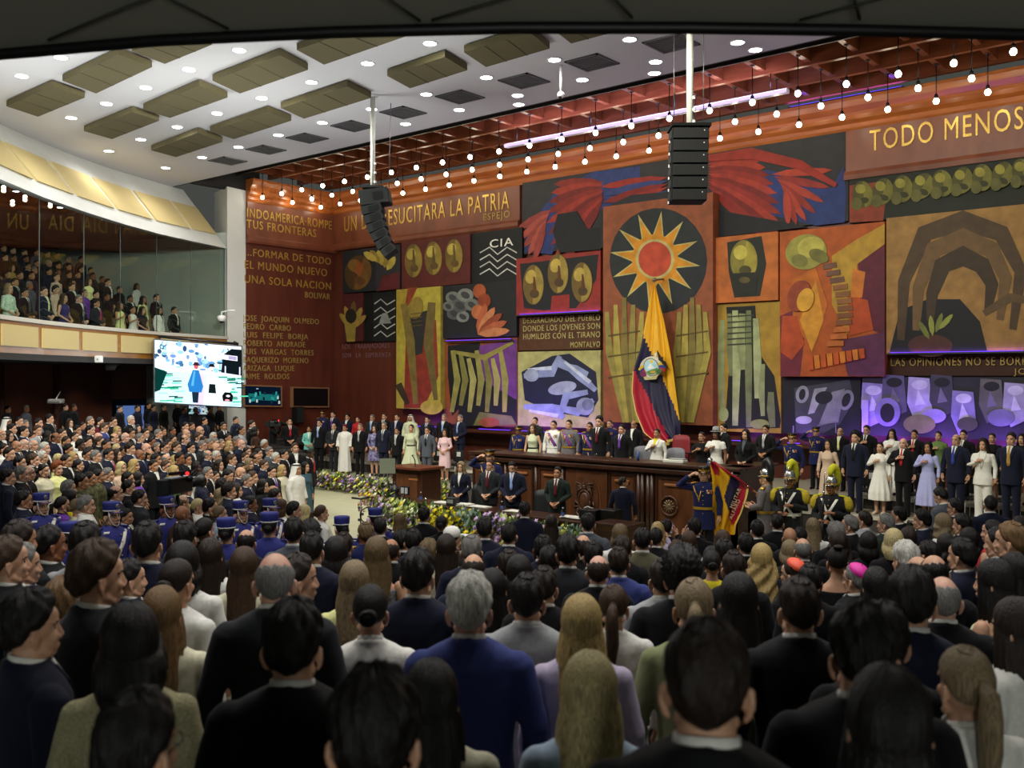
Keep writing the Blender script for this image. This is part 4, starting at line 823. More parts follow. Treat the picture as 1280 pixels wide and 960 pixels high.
def add_hand(mb, w, d, n, side, m, k=1.0):
    lat = d.cross(n).normalized() * side     # towards the thumb
    P = lambda a, b, c: w + d * a * k + lat * b * k + n * c * k
    mb.tube([P(-.02, 0, 0), P(.02, 0, 0), P(.055, .002, .004), P(.09, 0, .006)], [.026 * k, .031 * k, .038 * k, .034 * k], m, 10, flat=.52)
    for b, L, r in ((.027, .070, .0085), (.009, .080, .009), (-.009, .073, .0085), (-.026, .057, .0075)):
        mb.tube([P(.08, b, .006), P(.085 + L * .45, b * 1.12, .012), P(.085 + L * .78, b * 1.15, .026), P(.085 + L * .95, b * 1.12, .04)], [r * k, r * k, r * .9 * k, r * .7 * k], m, 7)
    mb.tube([P(.015, .026, .006), P(.045, .046, .016), P(.078, .052, .026), P(.1, .05, .036)], [.013 * k, .0115 * k, .0095 * k, .007 * k], m, 7)
BODY_T = {'m': [(.84, .14, .1, .0), (.93, .16, .112, .005), (1.05, .142, .1), (1.18, .15, .106), (1.32, .166, .112), (1.4, .165, .1, .008), (1.44, .14, .088, .012), (1.468, .1, .072, .015), (1.495, .066, .06, .016), (1.55, .056, .057, .01), (1.61, .05, .052, .0)],
          'f': [(.84, .15, .105, .0), (.93, .165, .115, .005), (1.06, .122, .088), (1.16, .122, .09), (1.28, .14, .115, -.012), (1.38, .138, .086, .005), (1.42, .112, .072, .01), (1.452, .076, .06, .014), (1.485, .054, .052, .016), (1.55, .045, .048, .01), (1.61, .043, .046, .0)]}
HZC = 1.642
def head_shapes(mb, m, sex):
    k = 1.0 if sex == 'm' else .95
    mb.ball((0, .012, 1.645), (.074 * k, .094, .1), m, 26, 18)                       # cranium
    mb.ball((0, -.028, 1.585), (.058 * k, .062, .082), m, 22, 14)                    # face
    mb.ball((0, -.060, 1.526), (.03 * k, .028, .022), m, 12, 8)                       # chin
    mb.tube([(-.052 * k, .0, 1.56), (-.04 * k, -.035, 1.53), (0, -.06, 1.522), (.04 * k, -.035, 1.53), (.052 * k, .0, 1.56)], [.018, .02, .02, .02, .018], m, 8)  # jaw
    mb.tube([(0, -.084, 1.640), (0, -.096, 1.612), (0, -.105, 1.592), (0, -.094, 1.580)], [.009, .0105, .0135, .010], m, 9); mb.ball((0, -.050, 1.668), (.055 * k, .042, .042), m, 16, 10)   # nose
    for s in (-1, 1):
        mb.ball((.013 * s, -.094, 1.583), (.009, .011, .008), m, 8, 6)
        mb.ball((.034 * s, -.062, 1.594), (.024, .022, .022), m, 10, 7)              # cheek
        mb.tube([(.012 * s, -.083, 1.648), (.034 * s, -.079, 1.653), (.054 * s, -.058, 1.645)], [.008, .0085, .006], m, 8)  # brow ridge
        e = [(.072 * k * s, .012, 1.56), (.083 * k * s, .02, 1.575), (.09 * k * s, .032, 1.605), (.086 * k * s, .03, 1.63), (.076 * k * s, .014, 1.632), (.074 * k * s, .006, 1.61)]
        mb.tube(e, [.006, .008, .0075, .008, .007, .005], m, 7)                      # ear rim
        mb.ball((.077 * k * s, .016, 1.603), (.008, .014, .024), m, 8, 6)
    mb.ball((0, -.068, 1.553), (.034 * k, .026, .026), m, 14, 9); mb.tube([(-.024, -.084, 1.554), (0, -.095, 1.557), (.024, -.084, 1.554)], [.005, .008, .005], m, 8)
    mb.tube([(-.02, -.083, 1.545), (0, -.093, 1.545), (.02, -.083, 1.545)], [.005, .008, .005], m, 8)
_P = {}
HK = 1.0
def hscale(me):
    a = coords(me); a = (a - np.array([0, .01, 1.53])) * HK + np.array([0, .01, 1.518]); setco(me, a); return me
def body_mesh(sex, pose, yaw=0, pitch=0):
    key = ('body', sex, pose, yaw, pitch)
    if key in _P: return _P[key]
    if yaw or pitch:
        me = body_mesh(sex, pose).copy(); a = coords(me); w = np.clip((a[:, 2] - 1.46) / .09, 0, 1); w[np.abs(a[:, 0]) > .12] = 0; w = w * w * (3 - 2 * w)
        if pitch:
            t = R(pitch) * w; y, z = a[:, 1] - .01, a[:, 2] - 1.53; a[:, 1] = .01 + y * np.cos(t) - z * np.sin(t); a[:, 2] = 1.53 + y * np.sin(t) + z * np.cos(t)
        t = R(yaw) * w; x, y = a[:, 0].copy(), a[:, 1].copy(); a[:, 0] = x * np.cos(t) - y * np.sin(t); a[:, 1] = x * np.sin(t) + y * np.cos(t)
        setco(me, a); _P[key] = me; return me
    mb = MB(); m = SKIN0
    loft(mb, BODY_T[sex], m, 26); head_shapes(mb, m, sex)
    hx = .088 if sex == 'm' else .085; th = .078 if sex == 'm' else .082
    for s in (-1, 1):
        mb.tube([(hx * s, .0, .95), (hx * s, .0, .8), (hx * 1.02 * s, -.005, .52), (hx * 1.02 * s, .008, .36), (hx * s, .012, .1), (hx * s, .012, .05)], [.08, th, .052, .05, .035, .038], m, 14)
        mb.tube([(hx * s, .04, .035), (hx * 1.05 * s, -.05, .035), (hx * 1.15 * s, -.13, .022), (hx * 1.15 * s, -.165, .018)], [.032, .036, .033, .02], m, 10, flat=.75)
    for (s, e, w, d, n), side in zip(arm_pts(sex, pose), (1, -1)):
        k = 1.0 if sex == 'm' else .88
        kb = 1 if sex == 'm' else .8; mb.ball(s, (.054 * kb, .052 * kb, .055 * kb), m, 12, 8)
        mb.tube([s, s.lerp(e, .5), e, e.lerp(w, .35), w], [.05 * k, .046 * k, .038 * k, .038 * k, .026 * k], m, 12)
        add_hand(mb, w, d, n, side, m, k)
    me = remesh(mb, 'body', .0062, 2, .38)
    # lips, eyes and brows as face regions of the one skin
    me.materials.clear()
    for q in (SKIN0, LIP, EYEW, IRIS, BROW): me.materials.append(q)
    c = np.empty(len(me.polygons) * 3, 'f'); me.polygons.foreach_get('center', c); c = c.reshape(-1, 3); idx = np.zeros(len(c), 'i')
    x, y, z = np.abs(c[:, 0]), c[:, 1], c[:, 2]; fr = (y < -.045)
    idx[fr & (x < .023) & (np.abs(z - 1.5495) < .0085) & (y < -.076)] = 1
    idx[fr & (((x - .032) / .016) ** 2 + ((z - 1.628) / .0085) ** 2 < 1)] = 2
    idx[fr & (((x - .032) / .008) ** 2 + ((z - 1.628) / .008) ** 2 < 1)] = 3
    idx[fr & (np.abs(x - .034) < .02) & (np.abs(z - 1.650 - (x - .034) * -.12) < .0055)] = 4
    me.polygons.foreach_set('material_index', idx); me.update()
    a = coords(me); w = np.clip((a[:, 2] - 1.505) / .05, 0, 1); w[np.abs(a[:, 0]) > .12] = 0; p0 = np.array([0, .01, 1.53]); a = a + (a - p0) * ((HK - 1) * w)[:, None] - np.array([0, 0, .012]) * w[:, None]; setco(me, a)
    _P[key] = me; return me

JACK = {'m': [(.775, .188, .138, .0), (.92, .186, .134, .0), (1.06, .172, .124), (1.2, .184, .13), (1.33, .2, .132), (1.4, .204, .12, .006), (1.44, .19, .104, .01), (1.47, .145, .09, .014), (1.493, .098, .079, .018), (1.507, .077, .075, .018)],
        'f': [(.8, .2, .138, .0), (.93, .192, .13, .0), (1.07, .154, .108), (1.17, .156, .112), (1.29, .178, .136, -.012), (1.39, .186, .112, .006), (1.43, .172, .096, .01), (1.46, .124, .08, .014), (1.48, .078, .068, .018), (1.492, .066, .066, .018)]}
def sec(tab, z):
    for a, b in zip(tab, tab[1:]):
        if a[0] <= z <= b[0]:
            t = (z - a[0]) / (b[0] - a[0]); g = lambda i: (a[i] if len(a) > i else 0) * (1 - t) + (b[i] if len(b) > i else 0) * t
            return g(1), g(2), g(3)
    return (tab[-1][1:4] if len(tab[-1]) > 3 else tab[-1][1:3] + (0,)) if z > tab[-1][0] else (tab[0][1], tab[0][2], 0)
def front(tab, x, z, off, p=2.2):
    rx, ry, yc = sec(tab, z); return yc - ry * max(0.0, 1 - min(1, abs(x) / rx) ** p) ** (1 / p) - off
def patch(mb, tab, rows, off, m, nx=5, th=.004):   # rows: (z, xl, xr); a strip that follows the chest, with thickness
    vs = []
    for o in (off, off - th - .004):
        for z, a, b in rows:
            for i in range(nx): x = a + (b - a) * i / (nx - 1); vs.append((x, front(tab, x, z, o), z))
    n = len(rows); N = n * nx; fs = []
    for i in range(n - 1):
        for j in range(nx - 1):
            q = (i * nx + j, i * nx + j + 1, (i + 1) * nx + j + 1, (i + 1) * nx + j); fs.append(q); fs.append(tuple(N + t for t in q[::-1]))
    edge = [(0 * nx + j, 0 * nx + j + 1) for j in range(nx - 1)] + [((n - 1) * nx + j + 1, (n - 1) * nx + j) for j in range(nx - 1)] + [((i + 1) * nx, i * nx) for i in range(n - 1)] + [(i * nx + nx - 1, (i + 1) * nx + nx - 1) for i in range(n - 1)]
    fs += [(a, N + a, N + b, b) for a, b in edge]
    return mb.add(vs, fs, m, True)
def sleeves(mb, sex, pose, m, r=(.07, .064, .056, .05, .043), cut=.93, puff=1.0):
    k = 1.0 if sex == 'm' else .84
    for s, e, w, d, n in arm_pts(sex, pose):
        s2 = s + Vector((0, 0, .0)); kb = k if sex == 'm' else .93; mb.ball(s2 + Vector((0, 0, -.004)), (.066 * kb * puff, .066 * kb * puff, .063 * kb * puff), m, 14, 9)
        pts = [s2, s2.lerp(e, .45), e, e.lerp(w, .5), e.lerp(w, cut)]
        if cut <= 0: pts = [s2, s2.lerp(e, .3), s2.lerp(e, .55 + cut)]
        mb.tube(pts, [q * k * (puff if i < 2 else 1) for i, q in enumerate(r[:len(pts)])], m, 14)
def finish(me, m):
    me.materials.clear(); me.materials.append(m); return me
def cached(key, fn):
    if key not in _P: _P[key] = fn()
    return _P[key]
def jacket_mesh(sex, pose, lapel=True, hem=None, cropped=False):
    def mk():
        t = JACK[sex]
        if hem: t = [(hem, t[0][1] * (1 + (.8 - hem) * .35), t[0][2] * (1 + (.8 - hem) * .45), 0)] + t[(2 if cropped else 1):]
        if cropped: t = [(1.0, .165, .12, 0)] + JACK[sex][2:]
        mb = MB(); loft(mb, t, CL0, 30, 2.3); sleeves(mb, sex, pose, CL0)
        zc = 1.512 if sex == 'm' else 1.497      # rolled collar round the back of the neck
        cr = .076 if sex == 'm' else .066
        mb.tube([(cr * math.sin(a), .018 + cr * .95 * math.cos(a), zc - .002 - .027 * (1 - math.cos(a)) * .9) for a in np.linspace(-2.3, 2.3, 17)], .0145, CL0, 8)
        me = remesh(mb, 'jacket', .0105, 3, .45); wrinkle(me, .0016, 1.3)
        if lapel:
            lb = MB()
            for s in (-1, 1):
                rows = [(1.485, .05, .07), (1.46, .048, .098), (1.43, .044, .112), (1.39, .036, .1), (1.3, .022, .07), (1.2, .008, .032), (1.15, .0, .008)]
                if sex == 'f': rows = [(z - .012, a * .9, b * .88) for z, a, b in rows]
                rows = [(z, s * a, s * b) if s > 0 else (z, -b, -a) for z, a, b in rows]
                patch(lb, JACK[sex], rows, .0115, CL0, 4, .006)
            for z in (1.12, 1.02):
                lb.ball((.012, front(JACK[sex], 0, z, .004), z), (.008, .005, .008), CL0, 8, 5)
            bm = bmesh.new(); bm.from_mesh(me); bm.from_mesh(lb.data('l')); 
            for f in bm.faces: f.smooth = True
            bm.to_mesh(me); bm.free()
        return finish(me, CL0)
    return cached(('jacket', sex, pose, lapel, hem, cropped), mk)
def shirt_mesh(sex, tie=True):
    def mk():
        mb = MB(); m = CL0; t = JACK[sex]; k = 1 if sex == 'm' else .87; z0 = 1.498 if sex == 'm' else 1.483
        seg = 26; vs = []
        for dz, ro in ((-.012, .003), (.02, .0), (.02, -.006), (-.012, -.005)):   # collar band
            for i in range(seg):
                a = 2 * math.pi * i / seg; fr = .5 + .5 * math.cos(a)             # fr = 1 at the back
                vs.append(((.066 * k + ro) * math.sin(a), .014 + (.067 * k + ro) * math.cos(a), z0 + dz * (.55 + .45 * fr) + .024 * fr - .004))
        fs = [(r * seg + i, r * seg + (i + 1) % seg, ((r + 1) % 4) * seg + (i + 1) % seg, ((r + 1) % 4) * seg + i) for r in range(4) for i in range(seg)]
        mb.add(vs, fs, m, True)
        patch(mb, t, [(1.5, -.045 * k, .045 * k), (1.46, -.052 * k, .052 * k), (1.38, -.04 * k, .04 * k), (1.28, -.025 * k, .025 * k), (1.16, -.006, .006)], .0065, m, 7)
        for s in (-1, 1):                                                        # collar points
            patch(mb, t, [(1.503, min(0, s * .05), max(0, s * .05)), (1.485, min(s * .012, s * .06), max(s * .012, s * .06)), (1.462, min(s * .036, s * .052), max(s * .036, s * .052))], .0125, m, 4, .003)
        return finish(mb.data('shirt'), CL0)
    return cached(('shirt', sex), mk)
def tie_mesh(sex='m'):
    def mk():
        mb = MB(); t = JACK[sex]
        patch(mb, t, [(1.497, -.018, .018), (1.47, -.013, .013), (1.46, -.014, .014), (1.35, -.026, .026), (1.2, -.034, .034), (1.13, -.02, .02)], .0145, CL0, 5, .004)
        return finish(mb.data('necktie'), CL0)
    return cached(('tie', sex), mk)
def trousers_mesh(sex, wide=1.0):
    def mk():
        mb = MB(); hx = .09
        loft(mb, [(.8, .168, .118, .004), (.9, .178, .124, .004), (1.0, .165, .115), (1.06, .15, .108)] if sex == 'm' else [(.8, .172, .122, .004), (.92, .178, .126, .004), (1.02, .15, .11), (1.09, .13, .098)], CL0, 24)
        for s in (-1, 1):
            mb.tube([(hx * s, .0, .9), (hx * s, .0, .78), (hx * s, -.004, .5), (hx * s, .004, .25), (hx * s, .0, .045)], [.092, .09, .072 * wide, .066 * wide, .066 * wide ** 2], CL0, 16)
        me = remesh(mb, 'trousers', .013, 2, .4); wrinkle(me, .0018, 2.1); return finish(me, CL0)
    return cached(('trou', sex, wide), mk)
def shoes_mesh(sex):
    def mk():
        mb = MB()
        for s in (-1, 1):
            mb.tube([(.088 * s, .06, .045), (.089 * s, .02, .055), (.094 * s, -.06, .045), (.1 * s, -.13, .03), (.102 * s, -.185, .02)], [.03, .042, .044, .042, .024], CL0, 12, flat=.85)
            mb.box((.093 * s, .045, .012), (.06, .06, .024), CL0)
        me = remesh(mb, 'shoes', .009, 2, .4); return finish(me, CL0)
    return cached(('shoes', sex), mk)
def dress_mesh(pose, hem=.5, sleeve='long', flare=1.0, top='crew'):
    def mk():
        w = .18 + .05 * flare * (0.95 - hem) / .45; mb = MB()
        t = [(hem, w, w * .78, .0), (hem + .2, w * .97, w * .76, 0), (.9, .186, .138, .004), (1.0, .165, .12), (1.08, .132, .1), (1.17, .134, .102), (1.28, .154, .128, -.012), (1.38, .152, .1, .004)]
        t += {'crew': [(1.44, .12, .084, .012), (1.47, .075, .066, .016)], 'low': [(1.42, .14, .086, .01)], 'off': []}[top]
        loft(mb, t, CL0, 30)
        if sleeve == 'long': sleeves(mb, 'f', pose, CL0, (.07, .06, .053, .05, .047), .9)
        elif sleeve == 'half': sleeves(mb, 'f', pose, CL0, (.07, .064, .06, .056, .05), .35)
        elif sleeve == 'short': sleeves(mb, 'f', pose, CL0, (.074, .072, .07), 0)
        me = remesh(mb, 'dress', .0115, 2, .6); a = coords(me); k = np.clip((.95 - a[:, 2]) / .4, 0, 1); ang = np.arctan2(a[:, 0], a[:, 1])
        a[:, :2] *= (1 + .045 * flare * k * np.sin(ang * 11))[:, None]; setco(me, a); wrinkle(me, .0015, .7); return finish(me, CL0)
    return cached(('dress', pose, hem, sleeve, flare, top), mk)
def robe_mesh(pose, sex='m'):
    def mk():
        mb = MB(); loft(mb, [(.06, .25, .2), (.4, .225, .18), (.8, .205, .155), (1.1, .2, .145), (1.3, .212, .145), (1.4, .207, .126, .006), (1.44, .19, .108, .01), (1.472, .142, .092, .014), (1.505, .08, .078, .018)], CL0, 30)
        sleeves(mb, sex, pose, CL0, (.078, .076, .075, .078, .08), .9)
        me = remesh(mb, 'robe', .0125, 2); a = coords(me); k = np.clip((1.2 - a[:, 2]) / 1.0, 0, 1); ang = np.arctan2(a[:, 0], a[:, 1])
        a[:, :2] *= (1 + .05 * k * np.sin(ang * 9))[:, None]; setco(me, a); wrinkle(me, .002, .2); return finish(me, CL0)
    return cached(('robe', pose, sex), mk)

# ---------------------------------------------------------------- hair and headgear (head coordinates of the body mesh)
def hair_mesh(style):
    def mk():
        rng = np.random.RandomState(sum(map(ord, style))); NP, NT = 72, 18
        par = {'short': (.008, .011), 'full': (.012, .022), 'crop': (.006, .004), 'fringe': (.007, 0), 'slick': (.007, .003), 'curly': (.022, .026),
               'long': (.014, .012), 'wavy': (.02, .016), 'bob': (.018, .014), 'pony': (.007, .005), 'bun': (.007, .005), 'topbun': (.007, .005), 'under': (.007, 0), 'fbob': (.02, .02)}[style]
        t0, top = par; longs = style in ('long', 'wavy', 'bob', 'fbob')
        phi = np.linspace(-math.pi, math.pi, NP, endpoint=False); ap = np.abs(phi)
        def ramp(x, xs, ys): return np.interp(x, xs, ys)
        thm = ramp(ap, [0, .5, .95, 1.25, 1.5, 1.75, 2.1, math.pi], [50, 55, 70, 86, 95, 99, 126, 146])
        if longs: thm = ramp(ap, [0, .4, .85, 1.1, 1.4, 1.7, math.pi], [48, 54, 80, 98, 108, 112, 118])
        if style in ('pony', 'bun', 'topbun', 'slick'): thm = ramp(ap, [0, .5, .95, 1.25, 1.5, 1.75, 2.1, math.pi], [50, 54, 68, 82, 92, 98, 118, 126])
        th0 = np.zeros(NP)
        if style == 'fringe': th0 = ramp(ap, [0, .9, 1.2, 2.0, 2.6, math.pi], [66, 68, 72, 58, 52, 50]) + 3 * np.sin(phi * 9) + 2 * np.sin(phi * 17)
        if style == 'under': th0 = ramp(ap, [0, 1.2, 2, math.pi], [60, 66, 50, 50])
        thm = np.radians(thm); th0 = np.radians(th0)
        P = []
        nz = rng.rand(NP) * 2 - 1
        for j in range(NT + 1):
            s = j / NT; th = th0 + (thm - th0) * s
            fall = np.clip((1 - s) / .16, 0, 1) ** .6
            if style in ('fringe', 'under'): fall = fall * np.clip(s / .12, 0, 1) ** .6
            if longs: fall = np.ones(NP)
            if style == 'fringe': fall = np.clip((1 - s) / .2, 0, 1) ** .6 * np.clip(s / .45, 0, 1) ** .8
            fr = np.clip(1 - ap / 1.1, 0, 1)
            t = (t0 + top * np.cos(th).clip(0) ** 1.3 + (.008 * fr * s if style in ('short', 'full') else 0)) * fall + .0012
            t = t + fall * ({'curly': .010, 'full': .0035, 'short': .002}.get(style, .0016)) * (np.sin(phi * 23 + 5 * s * 3.1) * .6 + np.sin(phi * 41 - 9 * s) * .5 + nz * .6)
            if style in ('short', 'full', 'crop'): t = t + fall * (.0035 if style == 'full' else .0022) * (np.sin(phi * 6 + 7 * s) + np.sin(phi * 11 - 13 * s) + .6 * np.sin(17 * s + phi * 3))
            if style == 'curly': t = t + .008 * np.sin(th * 26 + phi * 9)
            rx, ry, rz = .0745 + t, .0945 + t, .1005 + t
            st, ct = np.sin(th), np.cos(th)
            low = np.clip((th - 1.57) / .8, 0, 1)
            x = rx * st * np.sin(phi); y = .012 - ry * st * np.cos(phi); z = 1.645 + rz * ct
            k = low * np.clip((ap - 1.6) / 1.2, 0, 1); y = y + .012 * k; 
            P.append(np.stack([x, y, z], 1))
        if longs:
            L = {'long': .40, 'wavy': .34, 'bob': .13, 'fbob': .16}[style]; NL = 16; base = P[-2].copy(); P = P[:-1]
            for j in range(1, NL + 1):
                s = j / NL; back = np.clip((ap - 1.0) / 1.1, 0, 1); q = base.copy()
                ln = L * (.62 + .38 * back) if style in ('long', 'wavy') else L * (.8 + .2 * back)
                q[:, 2] = base[:, 2] - s * (ln + (base[:, 2] - base[:, 2].min()) * .9)
                wx = 1 + np.interp(s, [0, .3, .6, 1], [0.05, .22, .25, -.02] if style == 'long' else ([.1, .4, .5, .25] if style == 'wavy' else [.12, .3, .3, .05]))
                if style == 'bob': wx *= .93
                q[:, 0] *= wx; yb = np.interp(s, [0, .35, .7, 1], [0, .02, .045, .05]) if style in ('long', 'wavy') else .012 * math.sin(s * 3)
                q[:, 1] = base[:, 1] * (1 + .03 * s) + yb * back + .01 * s
                am = (.0035 if style != 'wavy' else .008); d = am * (np.sin(phi * 29 + s * 4) * .7 + nz) + (.012 * np.sin(s * 15 + phi * 5) if style == 'wavy' else 0)
                q[:, 0] += d * np.sin(phi); q[:, 1] -= d * np.cos(phi)
                P.append(q)
        # keep the face opening: columns at the front stop at the hairline
        rows = len(P); O = np.array(P)
        cx = np.array([0, .012, 1.64]); I = O.copy()
        dirv = O - np.array([0, .014, 0]); dirv[:, :, 2] = 0; l = np.linalg.norm(dirv, axis=2, keepdims=True) + 1e-6
        if longs:
            face = ap < .95; n0 = NT
            for j in range(n0, rows): O[j, face] = O[n0 - 1, face]
            I = O.copy()
            I[n0:] = O[n0:] - dirv[n0:] / l[n0:] * (.02 if style != 'bob' else .026)
            dd = O[:n0] - cx; I[:n0] = cx + dd * (1 - .012 / np.linalg.norm(dd, axis=2, keepdims=True))
        else:
            dd = O - cx; I = cx + dd * (1 - .014 / np.linalg.norm(dd, axis=2, keepdims=True))
        vs = O.reshape(-1, 3).tolist() + I.reshape(-1, 3).tolist(); N = rows * NP; fs = []
        for i in range(rows - 1):
            for k in range(NP):
                a, b, c, d = i * NP + k, i * NP + (k + 1) % NP, (i + 1) * NP + (k + 1) % NP, (i + 1) * NP + k
                fs.append((a, d, c, b)); fs.append((N + a, N + b, N + c, N + d))
        for k in range(NP):
            a, b = (rows - 1) * NP + k, (rows - 1) * NP + (k + 1) % NP; fs.append((a, N + a, N + b, b))
            if style in ('fringe', 'under'): a, b = k, (k + 1) % NP; fs.append((b, N + b, N + a, a))
        mb = MB(); mb.add(vs, fs, CL0, True)
        if style == 'pony':
            mb.ball((0, .105, 1.655), (.024, .022, .026), CL0, 12, 8)
            mb.tube([(0, .11, 1.655), (0, .145, 1.64), (.004, .158, 1.57), (.0, .15, 1.46), (.006, .15, 1.37), (0, .155, 1.3)], [.02, .03, .036, .036, .026, .008], CL0, 14)
        if style == 'bun': mb.ball((0, .112, 1.625), (.045, .036, .042), CL0, 16, 10); mb.tube([(.03 * math.cos(a), .13, 1.625 + .028 * math.sin(a)) for a in np.linspace(0, 6.28, 13)], .013, CL0, 8)
        if style == 'topbun': mb.ball((0, .06, 1.755), (.036, .036, .026), CL0, 16, 10); mb.tube([(.028 * math.cos(a), .06 + .028 * math.sin(a), 1.76) for a in np.linspace(0, 6.28, 13)], .013, CL0, 8)
        me = mb.data('hair'); bm = bmesh.new(); bm.from_mesh(me); bmesh.ops.remove_doubles(bm, verts=bm.verts, dist=.0004); bmesh.ops.recalc_face_normals(bm, faces=bm.faces[:])
        for f in bm.faces: f.smooth = True
        bm.to_mesh(me); bm.free()
        return finish(hscale(me), CL0)
    return cached(('hair', style), mk)
def cap_mesh(kind):
    def mk():
        mb = MB()
        if kind == 'kepi':
            mb.lathe((0, .01, 0), [(.093, 1.69), (.096, 1.71), (.1, 1.76), (.1, 1.785), (.094, 1.795), (.0, 1.795)], BLUEU, 28, False)
            mb.lathe((0, .01, 0), [(.085, 1.69), (.0945, 1.689), (.0955, 1.704), (.094, 1.705)], WHT, 28, False)
            mb.tube([(.085 * math.sin(a), .0 - .13 * math.cos(a), 1.675) for a in np.linspace(-1.1, 1.1, 9)], .02, BLUEU, 8, flat=.3)
            mb.ball((0, -.092, 1.745), (.026, .008, .03), SILV, 14, 9)
            mb.tube([(-.075, -.03, 1.69), (-.07, -.05, 1.6), (-.035, -.075, 1.53), (.0, -.08, 1.515)], .005, WHT, 6); mb.tube([(.075, -.03, 1.69), (.07, -.05, 1.6), (.035, -.075, 1.53), (.0, -.08, 1.515)], .005, WHT, 6)
        if kind in ('peak', 'tanpeak'):
            m2 = BLUEU if kind == 'peak' else mat('tan_hat', '#8a7a4c', .8)
            mb.lathe((0, .01, 0), [(.088, 1.685), (.092, 1.72), (.12, 1.755), (.126, 1.768), (.1, 1.785), (0, 1.79)], BLK if kind == 'peak' else m2, 28, False)
            mb.lathe((0, .01, 0), [(.089, 1.69), (.094, 1.692), (.0965, 1.718), (.093, 1.72)], GOLD, 28, False)
            mb.tube([(.085 * math.sin(a), .0 - .125 * math.cos(a), 1.685 - .012 * math.cos(a)) for a in np.linspace(-1.1, 1.1, 9)], .02, BLK, 8, flat=.3)
            mb.ball((0, -.1, 1.745), (.018, .008, .018), GOLD, 12, 8)
        if kind == 'beret':
            mb.lathe((0, .01, 0), [(.085, 1.69), (.09, 1.71), (.125, 1.74), (.11, 1.765), (0, 1.78)], BLK, 24, False)
        if kind in ('plume', 'blackplume'):
            mb.lathe((0, .01, 0), [(.088, 1.66), (.094, 1.68), (.092, 1.73), (.07, 1.785), (.03, 1.81), (0, 1.815)], SILV, 28, False)
            mb.lathe((0, .01, 0), [(.09, 1.668), (.098, 1.67), (.099, 1.684), (.094, 1.688)], GOLD, 28, False)
            mb.tube([(.085 * math.sin(a), .0 - .12 * math.cos(a), 1.665) for a in np.linspace(-1.1, 1.1, 9)], .02, SILV, 8, flat=.35)
            mb.ball((0, -.088, 1.73), (.02, .01, .026), GOLD, 10, 7)
            mb.tube([(.07, -.03, 1.67), (.066, -.05, 1.59), (.03, -.07, 1.525), (0, -.075, 1.512)], .006, GOLD, 6); mb.tube([(-.07, -.03, 1.67), (-.066, -.05, 1.59), (-.03, -.07, 1.525), (0, -.075, 1.512)], .006, GOLD, 6)
        if kind == 'skullred' or kind == 'skullpink':
            m2 = mat('coral_silk', '#ee5a3c', .55) if kind == 'skullred' else mat('magenta_silk', '#d7209a', .55)
            vs = []; fs = []; NP = 24; rings = 8; ax = Vector((0, .45, .9)).normalized(); a1 = Vector((1, 0, 0)); a2 = ax.cross(a1)
            for i in range(rings):
                t = i / (rings - 1) * 1.0
                for k in range(NP):
                    p = 2 * math.pi * k / NP; d = ax * math.cos(t) + (a1 * math.cos(p) + a2 * math.sin(p)) * math.sin(t); g = .021 if i < rings - 1 else .010
                    vs.append((d.x * (.0745 + g), .012 + d.y * (.0945 + g), 1.645 + d.z * (.1005 + g)))
            fs = [(i * NP + k, (i + 1) * NP + k, (i + 1) * NP + (k + 1) % NP, i * NP + (k + 1) % NP) for i in range(rings - 1) for k in range(NP)]
            mb.add(vs, fs, m2, True); mb.ball((0, .012 + .115 * .45, 1.645 + .122 * .9), (.006, .006, .008), m2, 8, 6)
        if kind == 'fez': mb.lathe((0, .012, 0), [(.088, 1.685), (.082, 1.73), (.07, 1.775), (0, 1.778)], mat('wine_felt', '#5a1420', .9), 24, False)
        if kind == 'hat':
            mb.lathe((0, .012, 0), [(.086, 1.69), (.135, 1.685), (.138, 1.691), (.09, 1.70), (.088, 1.74), (.078, 1.79), (.04, 1.81), (0, 1.805)], mat('grey_felt', '#8d8a8c', .9), 28, False)
            mb.lathe((0, .012, 0), [(.0905, 1.7), (.0915, 1.715), (.09, 1.716)], BLK, 28, False)
        if kind == 'pillbox': mb.lathe((0, .03, 0), [(.08, 1.70), (.088, 1.73), (.085, 1.76), (0, 1.765)], mat('pale_felt', '#c9c58d', .9), 24, False)
        if kind == 'ball':
            mb.lathe((0, .012, 0), [(.085, 1.675), (.093, 1.7), (.088, 1.74), (.06, 1.775), (.02, 1.787), (0, 1.788)], WHT, 24, False)
            mb.tube([(.08 * math.sin(a), -.03 - .14 * math.cos(a), 1.675) for a in np.linspace(-1.0, 1.0, 9)], .03, WHT, 8, flat=.18)
        if kind == 'ghutra':
            NP = 40; rows = []
            for s, rx, ry, yc in ((1.765, .02, .02, .012), (1.755, .06, .07, .012), (1.72, .088, .105, .012), (1.66, .1, .115, .015), (1.58, .115, .12, .025), (1.5, .14, .12, .04), (1.42, .17, .125, .05), (1.34, .16, .13, .055)):
                r = []
                for k in range(NP):
                    a = 2 * math.pi * k / NP; f = max(0.0, math.cos(a)); wv = 1 + .04 * math.sin(a * 8) * (1.76 - s) * 3
                    y = yc - ry * math.cos(a) * wv; x = rx * math.sin(a) * wv; z = s
                    if s < 1.69 and math.cos(a) > .62: y = yc - ry * .62; x = math.copysign(rx * .78, math.sin(a) or 1) * (1 - .1 * (1.69 - s))
                    r.append((x, y, z))
                rows.append(r)
            vs = [p for r in rows for p in r]; fs = []
            for i in range(len(rows) - 1):
                for k in range(NP):
                    a = 2 * math.pi * (k + .5) / NP
                    if i >= 3 and math.cos(a) > .70: continue
                    fs.append((i * NP + k, (i + 1) * NP + k, (i + 1) * NP + (k + 1) % NP, i * NP + (k + 1) % NP))
            mb.add(vs, fs, WHT, True)
